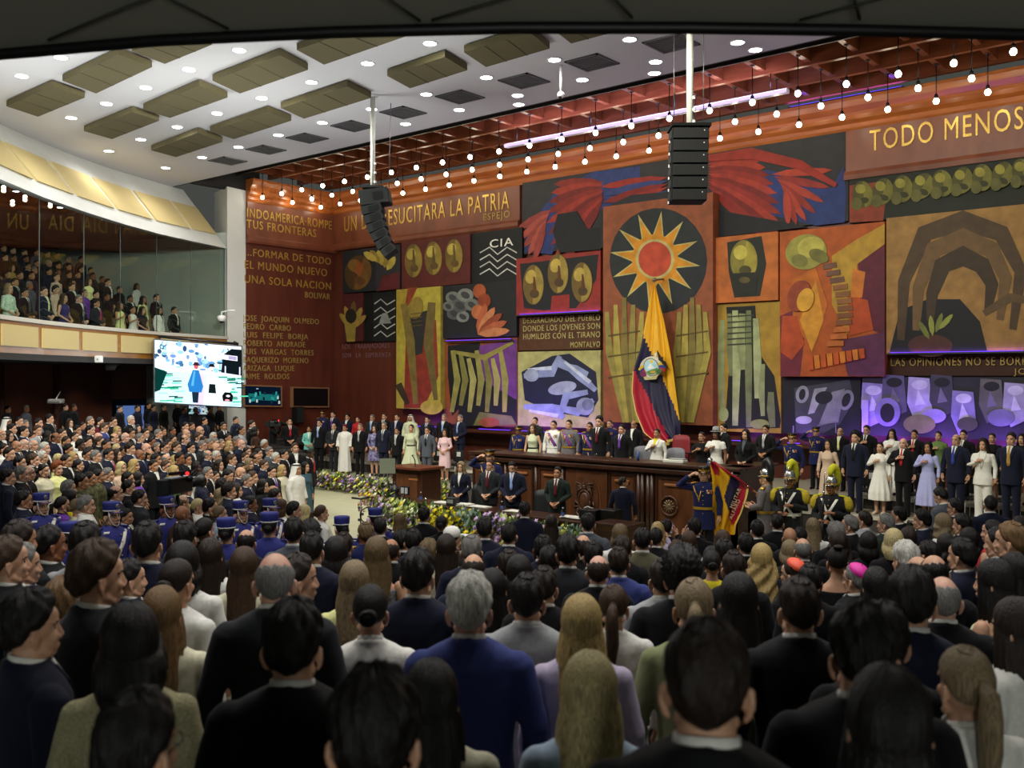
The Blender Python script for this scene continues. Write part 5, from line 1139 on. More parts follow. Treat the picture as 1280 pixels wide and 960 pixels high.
            for z in (1.725, 1.74): mb.tube([((.092 - (z - 1.72) * .6) * math.sin(a), .012 - (.109 - (z - 1.72) * .6) * math.cos(a), z) for a in np.linspace(0, 6.2832, 25)], .009, BLK, 7, False)
        return hscale(mb.data(kind))
    return cached(('cap', kind), mk)
def plume_mesh(black):
    m = BLK if black else PURE_Y
    def mk():
        mb = MB(); mb.tube([(0, -.04, 1.80), (0, -.03, 1.86), (.01, .0, 1.915), (.025, .04, 1.94), (.045, .08, 1.91), (.06, .11, 1.83), (.065, .125, 1.72), (.06, .13, 1.6)], [.03, .046, .056, .06, .062, .062, .056, .026], m, 14, flat=.9)
        return hscale(mb.data('plume'))
    return cached(('plume', black), mk)
# ================================================================ platforms
plm = mat('platform_cloth', '#3a3532', .9); 
ptop = mat('platform_top', '#8d8676', .7, kind='n', col2='#827b6c', scale=6)
def plat(name, x0, x1, y0, y1, z, edge=True, z0=0.0):
    mb = MB(); mb.box(((x0 + x1) / 2, (y0 + y1) / 2, (z + z0) / 2), (x1 - x0, y1 - y0, z - z0 - .001), plm); mb.box(((x0 + x1) / 2, (y0 + y1) / 2, z - .01), (x1 - x0 - .01, y1 - y0 - .01, .024), ptop)
    if edge: mb.box(((x0 + x1) / 2, y0 - .015, z - .03), (x1 - x0, .04, .08), edgew)
    return struct(mb.build(name))
RXL, RXR = -16.2, -9.0
plat('floor_platform_left', -28.6, -19.6, 21.0, WY, .45); plat('floor_riser_left', -28.6, -18.2, 22.35, WY, .80, True, .45); plat('floor_platform_mid', -19.55, RXL - .6, 21.25, WY, .5)
plat('floor_rostrum', RXL, RXR, 18.35, 21.05, .95, False); plat('floor_rostrum_back', RXL, RXR, 20.0, 21.05, 1.12, False, .95); plat('floor_rostrum_rear', RXL, -10.5, 21.06, WY, .95, False)
plat('floor_platform_right', -10.45, 3.0, 21.06, WY, .70); plat('floor_step_right', RXR + .6, 3.0, 20.35, 21.05, .35); plat('floor_riser_right', -10.45, 3.0, 22.2, WY, 1.0, True, .7)
# ---------------------------------------------------------------- rostrum
rt = empty('rostrum', (0, 0, 0)); thing(rt, 'long dark wooden rostrum with carved coat of arms in front of the mural', 'rostrum')
mb = MB(); mb.box(((RXL + RXR) / 2, 18.1, .9), (RXR - RXL - .1, .2, 1.8), deskw); mb.box((RXL + .1, 18.5, .9), (.2, .8, 1.8), deskw); mb.box((RXR - .1, 18.75, .9), (.2, 1.5, 1.8), deskw)
mb.box(((RXL + RXR) / 2, 17.97, .12), (RXR - RXL + .1, .16, .24), deskw, bev=.02); mb.build('front', rt)
mb = MB(); mb.box(((RXL + RXR) / 2, 18.25, 1.83), (RXR - RXL + .12, .8, .07), deskw, bev=.015); mb.box((RXR - .2, 18.9, 1.83), (.55, 1.5, .07), deskw, bev=.015); mb.box((RXL + .2, 18.6, 1.83), (.55, .5, .07), deskw, bev=.015)
mb.box(((RXL + RXR) / 2, 17.92, 1.7), (RXR - RXL + .06, .12, .1), deskw, bev=.02); mb.build('counter', rt)
def X18(px): return onY(px, 600, 17.98).x
for a, b in ((592, 630), (636, 668), (674, 702), (762, 796), (820, 872)):
    x0, x1 = X18(a), X18(b); mb = MB(); cx, wd = (x0 + x1) / 2, x1 - x0
    mb.box((cx, 17.985, .93), (wd, .05, 1.34), panelw, bev=.015)
    for s in (-1, 1): mb.box((cx + s * (wd / 2 - .03), 17.95, .93), (.06, .04, 1.3), deskw, bev=.01); mb.box((cx, 17.95, .93 + s * .64), (wd, .04, .06), deskw, bev=.01)
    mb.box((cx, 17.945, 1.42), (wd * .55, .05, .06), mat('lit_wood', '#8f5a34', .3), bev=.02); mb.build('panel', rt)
for px in (633, 671, 704, 799, 804, 811, 816): mb = MB(); mb.tube([(X18(px), 17.96, .22), (X18(px), 17.96, 1.66)], .05, deskw, 10); mb.build('pilaster', rt)
cxm = X18(733); mb = MB(); cw = mat('carved_wood', '#53301b', .45, kind='n', col2='#3c2212', scale=8, bump=.4)
mb.box((cxm, 17.985, .93), (X18(759) - X18(707), .05, 1.36), panelw, bev=.015)
mb.add([], [], cw)
def oval(cx, cz, rx, rz, y, th, m, n=36): 
    v = [(cx + rx * math.cos(2 * math.pi * i / n), y, cz + rz * math.sin(2 * math.pi * i / n)) for i in range(n)]; return mb.add(v + [(a, y + th, c) for a, _, c in v], [tuple(range(n))] + [(i, n + i, n + (i + 1) % n, (i + 1) % n) for i in range(n)], m)
oval(cxm, .95, .42, .64, 17.95, .05, panelw); oval(cxm, .95, .36, .56, 17.93, .05, cw); mb.build('carved_panel', rt)
mb = MB(); y = 17.9
mb.ball((cxm, y, .92), (.13, .05, .19), cw, 18, 12); mb.tube([(cxm + .16 * math.cos(a), y - .01, .92 + .23 * math.sin(a)) for a in np.linspace(0, 6.283, 25)], .022, cw, 8)
mb.ball((cxm, y - .01, 1.22), (.05, .04, .07), cw); mb.ball((cxm, y - .02, 1.3), (.028, .03, .03), cw)
for s in (-1, 1):
    for k in range(5): mb.tube([(cxm + s * .03, y, 1.22), (cxm + s * (.12 + .02 * k), y - .01, 1.3 - .045 * k), (cxm + s * (.25 - .015 * k), y, 1.33 - .1 * k)], [.022, .028, .01], cw, 7, flat=.5)
    for k in range(4): mb.tube([(cxm + s * .14, y, .8 - .02 * k), (cxm + s * (.24 + .012 * k), y, .9 - .12 * k), (cxm + s * (.29 - .03 * k), y, .72 - .09 * k)], [.02, .04, .012], cw, 7, flat=.5)
    mb.tube([(cxm + s * .03, y, .55), (cxm + s * .16, y - .01, .58), (cxm + s * .24, y, .68)], [.03, .035, .015], cw, 8)
mb.tube([(cxm - .2, y, .52), (cxm, y - .02, .48), (cxm + .2, y, .52)], [.02, .04, .02], cw, 8); mb.build('coat_of_arms', rt)
mx = X18(838); mb = MB(); mb.tube([(mx + .2 * math.cos(a), 17.93, .98 + .2 * math.sin(a)) for a in np.linspace(0, 6.283, 25)], .02, cw, 8)
for k in range(12): a = k * math.pi / 6; mb.tube([(mx + .03 * math.cos(a), 17.92, .98 + .03 * math.sin(a)), (mx + .13 * math.cos(a), 17.92, .98 + .13 * math.sin(a))], [.008, .016], mat('worn_metal', '#7c6a50', .4, .5), 6)
mb.ball((mx, 17.92, .98), (.05, .025, .05), mat('worn_metal', '#7c6a50', .4, .5)); mb.build('medallion', rt)
# ---------------------------------------------------------------- clerks' desk
dk = empty('clerk_desk', (0, 0, 0)); thing(dk, 'long low dark wooden desk before the rostrum, flowers along its front', 'desk')
DX0, DX1 = onY(494, 626, 15.9).x, onY(748, 652, 15.9).x
mb = MB(); mb.box(((DX0 + DX1) / 2, 16.15, .78), (DX1 - DX0, .75, .06), deskw, bev=.015); mb.build('desk_top', dk)
mb = MB(); mb.box(((DX0 + DX1) / 2, 15.9, .38), (DX1 - DX0 - .1, .06, .76), deskw); 
for k in range(5): mb.box((DX0 + (DX1 - DX0) * (k + .5) / 5, 15.865, .38), ((DX1 - DX0) / 5 - .2, .02, .56), panelw, bev=.005)
mb.build('desk_front', dk)
mb = MB()
for k in range(6): mb.box((DX0 + .06 + (DX1 - DX0 - .12) * k / 5, 16.45, .38), (.06, .06, .76), deskw)
mb.build('desk_leg', dk)
# small wooden stand at the end of the desk
p = onY(768, 645, 15.7); mb = MB(); mb.box((p.x, 15.85, .42), (.75, .55, .84), panelw, bev=.01); mb.box((p.x, 15.85, .86), (.85, .62, .05), deskw, bev=.01); mb.box((p.x, 15.565, .42), (.6, .02, .66), deskw, bev=.005); thing(mb.build('side_cabinet'), 'brown wooden side cabinet at the end of the clerks desk', 'cabinet')
def item(px, Y, z=.81): q = onY(px, 600, Y); return Vector((q.x, Y, z))
gl = glassm('clear_glass'); lbl = mat('label_blue', '#4a62a8', .5)
def bottle(q, label):
    mb = MB(); mb.lathe((0, 0, 0), [(.03, 0), (.034, .01), (.034, .13), (.022, .165), (.013, .185), (.013, .2)], gl, 14); o = mb.build('water_bottle', loc=q); m2 = MB(); m2.lathe((0, 0, 0), [(.0345, .05), (.0352, .06), (.0352, .11), (.0345, .12)], lbl, 14, False); m2.build('paper_band', o); m2 = MB(); m2.lathe((0, 0, .2), [(.015, 0), (.015, .02), (0, .022)], mat('cap_white', '#d8dce4', .5), 10); m2.build('bottle_cap', o); return thing(o, label, 'bottle', 'water bottles on the clerks desk')
bottle(item(526, 16.05), 'water bottle on the clerks desk, nearest the wooden lectern'); bottle(item(627.5, 16.0), 'water bottle on the clerks desk before the man bowing his head'); bottle(item(703.5, 16.0), 'water bottle on the clerks desk before the man in the dark red tie')
def gob(px, label):
    mb = MB(); mb.lathe((0, 0, 0), [(.032, 0), (.034, .004), (.038, .11), (.035, .11), (.031, .01), (0, .012)], gl, 16, False); return thing(mb.build('drinking_glass', loc=item(px, 16.1)), label, 'glass', 'glasses on the clerks desk')
gob(532, 'drinking glass on the clerks desk beside the bottle near the lectern'); gob(632, 'drinking glass on the clerks desk beside the bowing man'); gob(661, 'drinking glass on the clerks desk before the empty dark chair')
def papers(px, Y, w, label, z=.81, n=5):
    mb = MB(); r_ = random.Random(int(px))
    for k in range(n): mb.box((r_.uniform(-.02, .02), r_.uniform(-.02, .02), .004 + .006 * k), (w, .26, .005), mat('paper', '#d4d2c8', .8), rz=r_.uniform(-.1, .1))
    return thing(mb.build('paper_stack', loc=item(px, Y, z)), label, 'papers')
papers(556, 16.15, .5, 'loose papers on the clerks desk before the woman in glasses'); papers(580, 16.1, .4, 'pile of papers right of the dark box on the clerks desk', n=9); papers(600, 16.15, .45, 'open folder of papers before the man in the burgundy tie'); papers(644, 16.1, .4, 'papers before the man in navy bowing his head'); papers(716, 16.15, .5, 'papers at the end of the clerks desk near the side cabinet')
mb = MB(); mb.box((0, 0, .09), (.26, .18, .18), mat('box_dark', '#23262b', .5), bev=.015); mb.box((-.0, -.093, .1), (.18, .01, .08), grey); thing(mb.build('desk_box', loc=item(566, 16.0)), 'dark grey box on the clerks desk before the woman in glasses', 'box')
mb = MB(); mb.box((0, 0, .02), (.2, .2, .04), BLK, bev=.01); mb.tube([(0, 0, .04), (0, .02, .12)], .012, BLK, 6); mb.box((0, .03, .2), (.3, .03, .2), BLK, bev=.008); mb.box((-.07, .012, .2), (.1, .004, .14), mat('pale_screen', '#b9bdc4', .3)); mb.box((.06, .012, .2), (.09, .004, .14), mat('pale_screen', '#b9bdc4', .3)); thing(mb.build('desk_display', loc=item(505, 16.1)), 'small black twin display on the clerks desk near the lectern', 'display')
mb = MB(); mb.lathe((0, 0, 0), [(.16, 0), (.17, .03), (.08, .07), (.12, .12), (.1, .2), (.05, .26), (.02, .3), (.03, .34), (0, .37)], mat('dark_silver', '#3a3a3c', .35, .7), 16); mb.tube([(.1, 0, .15), (.2, 0, .2), (.13, 0, .26)], .015, mat('dark_silver', '#3a3a3c', .35, .7), 6); mb.tube([(-.1, 0, .15), (-.2, 0, .2), (-.13, 0, .26)], .015, mat('dark_silver', '#3a3a3c', .35, .7), 6); thing(mb.build('silver_urn', loc=item(493.5, 16.3)), 'dark silver urn at the far end of the clerks desk', 'urn')
# headset mics and black case near the man seen from behind
p = item(739, 16.2, .81); mb = MB(); mb.box((0, 0, .11), (.42, .3, .22), BLK, bev=.02); mb.box((.42, .1, .12), (.36, .3, .24), BLK, bev=.02); mb.tube([(-.1, -.1, .24), (0, -.12, .28), (.1, -.1, .24)], .012, DRIM, 6); thing(mb.build('equipment_case', loc=p), 'black equipment case at the end of the clerks desk', 'case')
# ---------------------------------------------------------------- lectern and teleprompter
q = onY(514, 600, 18.4); lx0, lx1 = onY(491, 600, 18.2).x, onY(535, 600, 18.2).x; lc = empty('lectern', (q.x, 18.6, 0)); thing(lc, 'reddish brown wooden lectern with a wide flat top, left of the rostrum', 'lectern')
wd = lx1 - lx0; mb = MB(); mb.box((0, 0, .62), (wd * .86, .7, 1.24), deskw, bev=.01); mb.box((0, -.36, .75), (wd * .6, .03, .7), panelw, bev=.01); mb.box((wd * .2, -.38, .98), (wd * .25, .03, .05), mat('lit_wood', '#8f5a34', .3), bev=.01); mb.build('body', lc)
mb = MB(); mb.box((0, -.05, 1.27), (wd, .95, .06), mat('lectern_top', '#5a2a1a', .3), bev=.015); mb.box((0, -.02, 1.235), (wd * .93, .85, .03), deskw); mb.build('lectern_top', lc)
mb = MB(); mb.tube([(.15, -.2, 1.3), (.15, -.2, 1.45), (.12, -.26, 1.58)], .012, BLK, 6); mb.ball((.12, -.27, 1.6), .025, BLK); mb.build('microphone', lc)
q = at(484.5, 592, 25.0); tp = empty('teleprompter', (q.x, q.y, 0)); thing(tp, 'teleprompter glass plate on a thin black stand beside the lectern', 'teleprompter')
mb = MB(); mb.lathe((0, 0, 0), [(.22, 0), (.22, .02), (.03, .04)], BLK, 18); mb.tube([(0, 0, .03), (0, 0, q.z)], .022, BLK, 8); mb.build('stand', tp)
mb = MB(); u = Vector((RX, RY, 0)); n_ = Vector((RY, -RX, 0)); b0 = Vector((0, 0, q.z)); vs = [b0 - u * .2 - n_ * .0, b0 + u * .2, b0 + u * .21 + n_ * .13 + Vector((0, 0, .4)), b0 - u * .19 + n_ * .13 + Vector((0, 0, .4))]; mb.hexa([v + n_ * .006 for v in vs], [v - n_ * .006 for v in vs], mat('prompter_glass', '#7e8678', .12, spec=.8)); mb.build('glass_plate', tp)
# microphone stand and curved light arm on the open floor
q = at(451, 655, 19.5); mb = MB(); mb.lathe((0, 0, 0), [(.2, 0), (.2, .02), (.04, .05)], BLK, 16); mb.tube([(0, 0, .04), (0, 0, 1.25)], .016, mat('stand_metal', '#6d6f72', .35, .8), 8); mb.tube([(-.16, -.1, 1.28), (.0, 0, 1.26), (.14, .1, 1.3)], .02, BLK, 8)
for k in range(4): mb.box((.03 * (-1) ** k, 0, .72 + k * .12), (.06, .05, .05), mat('stand_metal', '#6d6f72', .35, .8))
thing(mb.build('microphone_stand', loc=(q.x, q.y, 0)), 'thin metal microphone stand on the open pale floor', 'stand')
q = at(461, 640, 19.3); mb = MB(); u = Vector((RX, RY, 0)); mb.tube([tuple(u * (.17 * math.cos(a)) + Vector((0, 0, .96 + .16 * math.sin(a)))) for a in np.linspace(1.2, 4.6, 16)], .012, BLK, 7); mb.tube([tuple(u * (-.02) + Vector((0, 0, .8))), (0, 0, .5), (0, 0, .02)], .014, BLK, 7); mb.lathe((0, 0, 0), [(.15, 0), (.15, .02), (.0, .03)], BLK, 14); thing(mb.build('hoop_stand', loc=(q.x, q.y, 0)), 'black curved hoop on a stand beside the microphone stand', 'stand')
# ---------------------------------------------------------------- chairs
def armchair(loc, rz, m, label, group, back=.62):
    r_ = empty('swivel_chair', loc, rz); thing(r_, label, 'chair', group)
    mb = MB(); mb.box((0, 0, .46), (.52, .5, .09), m, bev=.03); mb.build('seat', r_)
    mb = MB(); vs = []; n = 9
    for o_ in (0, .05):
        for j in range(5):
            for i in range(n): x = -.26 + .52 * i / (n - 1); z = .5 + back * j / 4; vs.append((x * (1 - .12 * (j / 4) ** 2), .24 + .04 * (j / 4) - .06 * (1 - (x / .26) ** 2) * -1 - .06 + o_, z - (.05 * (abs(x) / .26) ** 3 if j == 4 else 0)))
    N = 5 * n; fs = [(j * n + i, j * n + i + 1, (j + 1) * n + i + 1, (j + 1) * n + i) for j in range(4) for i in range(n - 1)]; fs += [tuple(N + t for t in f[::-1]) for f in fs]
    e = [(i, i + 1) for i in range(n - 1)] + [(4 * n + i + 1, 4 * n + i) for i in range(n - 1)] + [((j + 1) * n, j * n) for j in range(4)] + [(j * n + n - 1, (j + 1) * n + n - 1) for j in range(4)]; fs += [(a, N + a, N + b, b) for a, b in e]
    mb.add(vs, fs, m, True); mb.build('backrest', r_)
    mb = MB(); mb.tube([(0, 0, .1), (0, 0, .42)], .03, BLK, 8)
    for k in range(5): a = k * 1.2566; mb.tube([(0, 0, .1), (.26 * math.cos(a), .26 * math.sin(a), .04)], .02, BLK, 6); mb.ball((.26 * math.cos(a), .26 * math.sin(a), .03), .03, BLK, 8, 6)
    mb.build('base', r_)
    for s in (-1, 1): mb = MB(); mb.tube([(s * .28, .1, .46), (s * .3, .08, .66), (s * .29, -.2, .68)], .02, BLK, 7); mb.build('armrest', r_)
    return r_
gc = mat('chair_grey', '#6c6c72', .7); bc = mat('chair_black', '#16191a', .6)
for px, Y, l in ((680, 19.4, 'grey swivel chair between the cream dress and the white uniform'), (797, 19.4, 'grey swivel chair left of the woman in the white coat'), (838, 19.4, 'grey swivel chair right of the woman in the white coat')):
    q = onY(px, 560, Y); armchair((q.x, Y, .95), 0, gc, l, 'grey chairs behind the rostrum')
for px, l in ((592, 'black swivel chair between the woman in glasses and the burgundy tie'), (671, 'black swivel chair left of the man in the dark red tie')):
    q = onY(px, 620, 16.95); armchair((q.x, 16.95, 0), 0, bc, l, 'black chairs behind the clerks desk', .68)
q = onY(846, 560, 21.6); armchair((q.x, 21.6, 1.12), 0, mat('chair_red', '#7a1620', .6), 'dark red chair behind the grey chairs of the rostrum', None, .6)
q = onY(597, 610, 19.6); armchair((RXL - .4, 19.0, 0), .6, mat('chair_red', '#7a1620', .6), 'dark red chair behind the woman in glasses', None, .6)
# stackable chairs on the right platform, mostly hidden: black frames with white tags
def frame_chair(loc, label):
    r_ = empty('conference_chair', loc, 0); thing(r_, label, 'chair', 'black chairs on the stage platforms'); mb = MB(); mb.box((0, 0, .45), (.44, .42, .05), bc, bev=.02); mb.build('seat', r_); mb = MB(); mb.box((0, .2, .7), (.44, .04, .36), bc, bev=.015)
    for s in (-1, 1): mb.tube([(s * .2, .2, .45), (s * .2, .2, .55)], .014, DRIM, 6)
    mb.build('backrest', r_); mb = MB(); mb.box((.02, .174, .76), (.16, .006, .14), mat('paper', '#d4d2c8', .8)); mb.build('name_card', r_)
    for sx in (-1, 1):
        for sy in (-1, 1): mb = MB(); mb.tube([(sx * .19, sy * .17, .43), (sx * .21, sy * .2, .0)], .012, DRIM, 6); mb.build('leg', r_)
    return r_
for px, Y, z, l in ((1086, 22.0, .7, 'black conference chair with a white card behind the blue suited man'), (1152, 22.0, .7, 'black conference chair with a white card behind the lilac dress'), (1222, 22.0, .7, 'black conference chair with a white card behind the white trouser suit'), (525, 22.1, .45, 'black conference chair with a white card behind the cream dress'), (543, 22.2, .5, 'black conference chair with a white card left of the pink dress'), (568, 22.4, .5, 'black conference chair with a white card right of the pink dress'), (1259, 22.0, .7, 'black conference chair with a white card behind the gold tie')):
    q = onY(px, 600, Y); frame_chair((q.x, Y, z), l)
q = onY(872, 560, 20.4); mb = MB(); mb.box((0, 0, .78), (.34, .03, .52), mat('paper_white', '#d9d9d4', .8)); mb.tube([(-.12, .1, 0), (0, .02, .95)], .015, BLK, 6); mb.tube([(.12, .1, 0), (0, .02, .95)], .015, BLK, 6); mb.box((0, -.02, .5), (.4, .06, .03), BLK); thing(mb.build('easel_board', loc=(q.x - .35, 19.9, .95)), 'white board on an easel behind the rostrum, left of the woman in black', 'board')
q = onY(852, 575, 18.4); mb = MB(); mb.box((0, 0, .03), (.5, .2, .06), mat('paper', '#d4d2c8', .8), bev=.01); mb.box((.05, .02, .075), (.36, .16, .03), grey, bev=.005); thing(mb.build('paper_stack', loc=(q.x - .1, 18.3, 1.865)), 'stack of papers on the rostrum counter right of the white coat', 'papers')
mb = MB(); mb.lathe((0, 0, 0), [(.035, 0), (.04, .1), (.037, .1), (.03, .01), (0, .01)], gl, 14, False); thing(mb.build('drinking_glass', loc=(onY(745, 570, 18.2).x, 18.2, 1.866)), 'drinking glass on the rostrum counter before the tall man', 'glass')
mb = MB(); mb.lathe((0, 0, 0), [(.035, 0), (.04, .1), (.037, .1), (.03, .01), (0, .01)], gl, 14, False); mb.lathe((.12, .02, 0), [(.03, 0), (.033, .14), (.012, .2), (0, .2)], lbl, 12); thing(mb.build('water_carafe', loc=(onY(791, 570, 18.2).x, 18.2, 1.866)), 'small glass and blue bottle on the rostrum counter right of the purple tie', 'carafe')
q = at(1011, 655, 20.2); mb = MB(); mb.box((0, 0, .16), (.45, .35, .32), spk, bev=.02); mb.box((0, -.18, .16), (.38, .012, .25), spg); thing(mb.build('stage_monitor', loc=(q.x, q.y, 0), rz=YAW), 'black stage loudspeaker on the floor between the two plumed guards', 'loudspeaker')

# ================================================================ flowers: beds of counted blooms kept as stuff, arranged by kind
GRN = mat('leaf_green', '#5c7a34', .7, kind='n', col2='#3c5a24', scale=30); PGRN = mat('leaf_pale', '#a9b86a', .7); EUC = mat('leaf_eucalyptus', '#7c9484', .7)
FLW = {'y': mat('petal_yellow', '#f0d81c', .6), 'ly': mat('petal_lemon', '#e0e066', .6), 'v': mat('petal_violet', '#7a5a94', .6), 'l': mat('petal_lilac', '#c8a8d4', .6), 'w': mat('petal_cream', '#e6ecc0', .6), 'p': mat('petal_pink', '#c98a94', .6), 'o': mat('petal_orange', '#c98a34', .6), 'g': PGRN, 'e': EUC}
def bloom(mb, c, r, m, rr):
    n = 6; vs = [tuple(c + Vector((0, 0, r * .35)))]; 
    for i in range(2 * n):
        a = math.pi * i / n; q = r * (1.0 if i % 2 == 0 else .62); vs.append((c.x + q * math.cos(a), c.y + q * math.sin(a) * .9 - r * .2, c.z + (r * .25 if i % 2 == 0 else -r * .1) + math.sin(a) * r * .7))
    vs.append(tuple(c - Vector((0, 0, r * .5)))); L = 2 * n + 1
    mb.add(vs, [(0, 1 + i, 1 + (i + 1) % (2 * n)) for i in range(2 * n)] + [(L, 1 + (i + 1) % (2 * n), 1 + i) for i in range(2 * n)], m, True)
def leaf(mb, c, L, rr, m):
    a, e = rr.uniform(0, 6.28), rr.uniform(.3, 1.3); d = Vector((math.cos(a) * math.cos(e), math.sin(a) * math.cos(e), math.sin(e))); s = d.cross(Vector((0, 0, 1))).normalized() * L * .2
    mb.add([c, c + d * L * .5 + s, c + d * L, c + d * L * .5 - s, c + d * L * .45 - Vector((0, 0, L * .06))], [(0, 1, 2, 4), (0, 4, 2, 3), (0, 3, 2, 1)], m)
def bed(name, boxes, label, seed, dens=150):
    """boxes: (x0,x1,y0,y1,z0,z1,kinds)"""
    rr = random.Random(seed); o = empty(name, ((boxes[0][0] + boxes[-1][1]) / 2, boxes[0][2], 0)); thing(o, label, 'flowers'); o['kind'] = 'stuff'; ox = o.location.copy()
    ml, mf = MB(), MB()
    for x0, x1, y0, y1, z0, z1, kinds in boxes:
        n = int(dens * (x1 - x0) * (.5 + z1 - z0))
        for _ in range(n):
            t = rr.random(); c = Vector((rr.uniform(x0, x1), rr.uniform(y0, y1), z0 + (z1 - z0) * rr.random())) - ox; leaf(ml, c, rr.uniform(.12, .28), rr, rr.choice([GRN, GRN, PGRN] if 'e' not in kinds else [EUC, EUC, GRN]))
            if rr.random() < .8: f = c + Vector((0, -rr.random() * .12, rr.uniform(0, .12))); bloom(mf, f, rr.uniform(.035, .075), FLW[rr.choice(kinds)], rr)
    for q in (ml.build('leaves', o), mf.build('blooms', o)): q['kind'] = 'stuff'
    return o
xa, xb = onY(393, 600, 20.6).x, onY(480, 610, 20.6).x
bed('flower_bed', [(xa, xb, 20.35, 20.92, .05, .5, ['y', 'v', 'l', 'g', 'ly', 'v', 'w', 'o', 'l'])], 'bed of yellow and violet flowers along the front of the left platform', 3, 120)
x0, x1 = onY(535, 610, 20.9).x, onY(562, 610, 20.9).x
bed('flower_bed', [(x0, x1, 20.5, 21.0, .0, .65, ['ly', 'g', 'w', 'v', 'y', 'g'])], 'pale green and yellow flowers between the lectern and the pink dress', 4, 150)
Y0, Y1 = 15.1, 15.72
def fx(px): return onY(px, 640, 15.5).x
segs = [(466, 480, ['p', 'y', 'w', 'o', 'p'], .55, .95), (478, 500, ['l', 'ly', 'g', 'l', 'v'], .3, .8), (498, 524, ['ly', 'ly', 'y', 'w', 'g', 'v'], .25, .78), (520, 541, ['w', 'ly', 'v', 'g', 'l'], .2, .72), (541, 585, ['y', 'y', 'y', 'y'], .25, .76), (580, 600, ['e', 'e', 'y'], .2, .78), (596, 612, ['y', 'y', 'e'], .1, .5), (606, 642, ['l', 'l', 'l', 'v'], .2, .74), (640, 685, ['ly', 'g', 'l', 'ly'], .2, .72), (684, 706, ['y', 'ly', 'l', 'g'], .2, .72), (700, 730, ['e', 'e', 'w', 'ly'], .2, .7), (712, 746, ['ly', 'y', 'g'], .1, .62)]
bed('flower_arrangement', [(fx(a), fx(b), Y0, Y1, z0, z1, k) for a, b, k, z0, z1 in segs], 'long mixed flower arrangement along the front of the clerks desk', 8, 190)
q0 = at(1125, 660, 15.5); bed('flower_bed', [(q0.x - 1.6, q0.x + 1.4, q0.y - .3, q0.y + .3, .0, .7, ['ly', 'g', 'y', 'g'])], 'low green and lemon flowers behind the grey haired men near the right steps', 11, 60)

# ================================================================ flags
def cloth_flag(name, outline, color_of, nrm, fold, label, N=46, pole=None, th=.012, origin=None):
    """outline: rows of (left point, right point) in world space, top to bottom; color_of(u, v) -> material"""
    rows = len(outline); vs = []; M = 40
    def pt(u, v):
        f = v * (rows - 1); i = min(int(f), rows - 2); t = f - i; l = outline[i][0].lerp(outline[i + 1][0], t); r_ = outline[i][1].lerp(outline[i + 1][1], t); p = l.lerp(r_, u); return p + nrm * fold(u, v)
    for o_ in (0, th):
        for j in range(N + 1):
            for i in range(M + 1): vs.append(pt(i / M, j / N) - nrm * o_)
    K = (M + 1) * (N + 1); mb = MB(); by = {}
    for j in range(N):
        for i in range(M):
            f = (j * (M + 1) + i, j * (M + 1) + i + 1, (j + 1) * (M + 1) + i + 1, (j + 1) * (M + 1) + i); m = color_of((i + .5) / M, (j + .5) / N, sum((vs[q] for q in f), Vector()) / 4); by.setdefault(m.name, (m, []))[1].extend([f, tuple(K + q for q in f[::-1])])
    b0 = 0; mb.v = [tuple(v) for v in vs]
    for m, fs in by.values():
        k = mb._mi(m)
        for f in fs: mb.f.append(f); mb.m.append(k); mb.sm.append(True)
    return mb
FY, FB, FR, FF = mat('flag_yellow', '#dba416', .5, kind='n', col2='#cf970f', scale=4, stretch=(4, 4, .6)), mat('flag_blue', '#171338', .5), mat('flag_red', '#a3142c', .45), mat('flag_fringe', '#c9b25a', .6)
YF = WY - 1.0
def W2(x, y, o_=0): return onY(x, y, YF - o_)
OL_ = [(816.5, 819.5, 356), (812, 825, 378), (807, 832, 405), (802, 838, 435), (793, 843, 464), (792, 846, 490), (797, 849, 515), (806, 851, 533), (815, 852, 548)]
outl = [(W2(a, y), W2(b, y)) for a, b, y in OL_]; outl[-1] = (W2(831, 558), W2(850, 545)); outl[-2] = (W2(808, 541), W2(851, 531))
def col_main(u, v, p):
    t = (RX * p.x + RY * p.y) / (-RY * p.x + RX * p.y); px = 640 + F * t; py = HZ + (CZ - p.z) * F / (-RY * p.x + RX * p.y)
    if (u < .035 and v > .5) or v > .975: return FF
    yb = 805 + (py - 422) * (828 - 805) / (472 - 422) if py < 472 else 828 + (py - 472) * .40
    rb = 791 + (py - 458) * .50
    return FY if px > yb else (FB if px > rb else FR)
fold = lambda u, v: .10 * math.sin(u * 14 + v * 2) * (.25 + v) + .05 * math.sin(u * 31 + 1) * v
mb = cloth_flag('flag', outl, col_main, Vector((0, -1, 0)), fold, ''); fo = mb.build('flag'); thing(fo, 'large yellow, blue and red flag draped from the sunburst panel', 'flag')
mb = MB(); q = W2(818, 352); mb.ball((q.x, q.y, q.z + .05), .07, mat('worn_metal', '#7c6a50', .4, .5)); mb.tube([(q.x, q.y, q.z + .05), (q.x, WY - .4, q.z + .12)], .03, mat('worn_metal', '#7c6a50', .4, .5), 8); mb.build('bracket', fo)
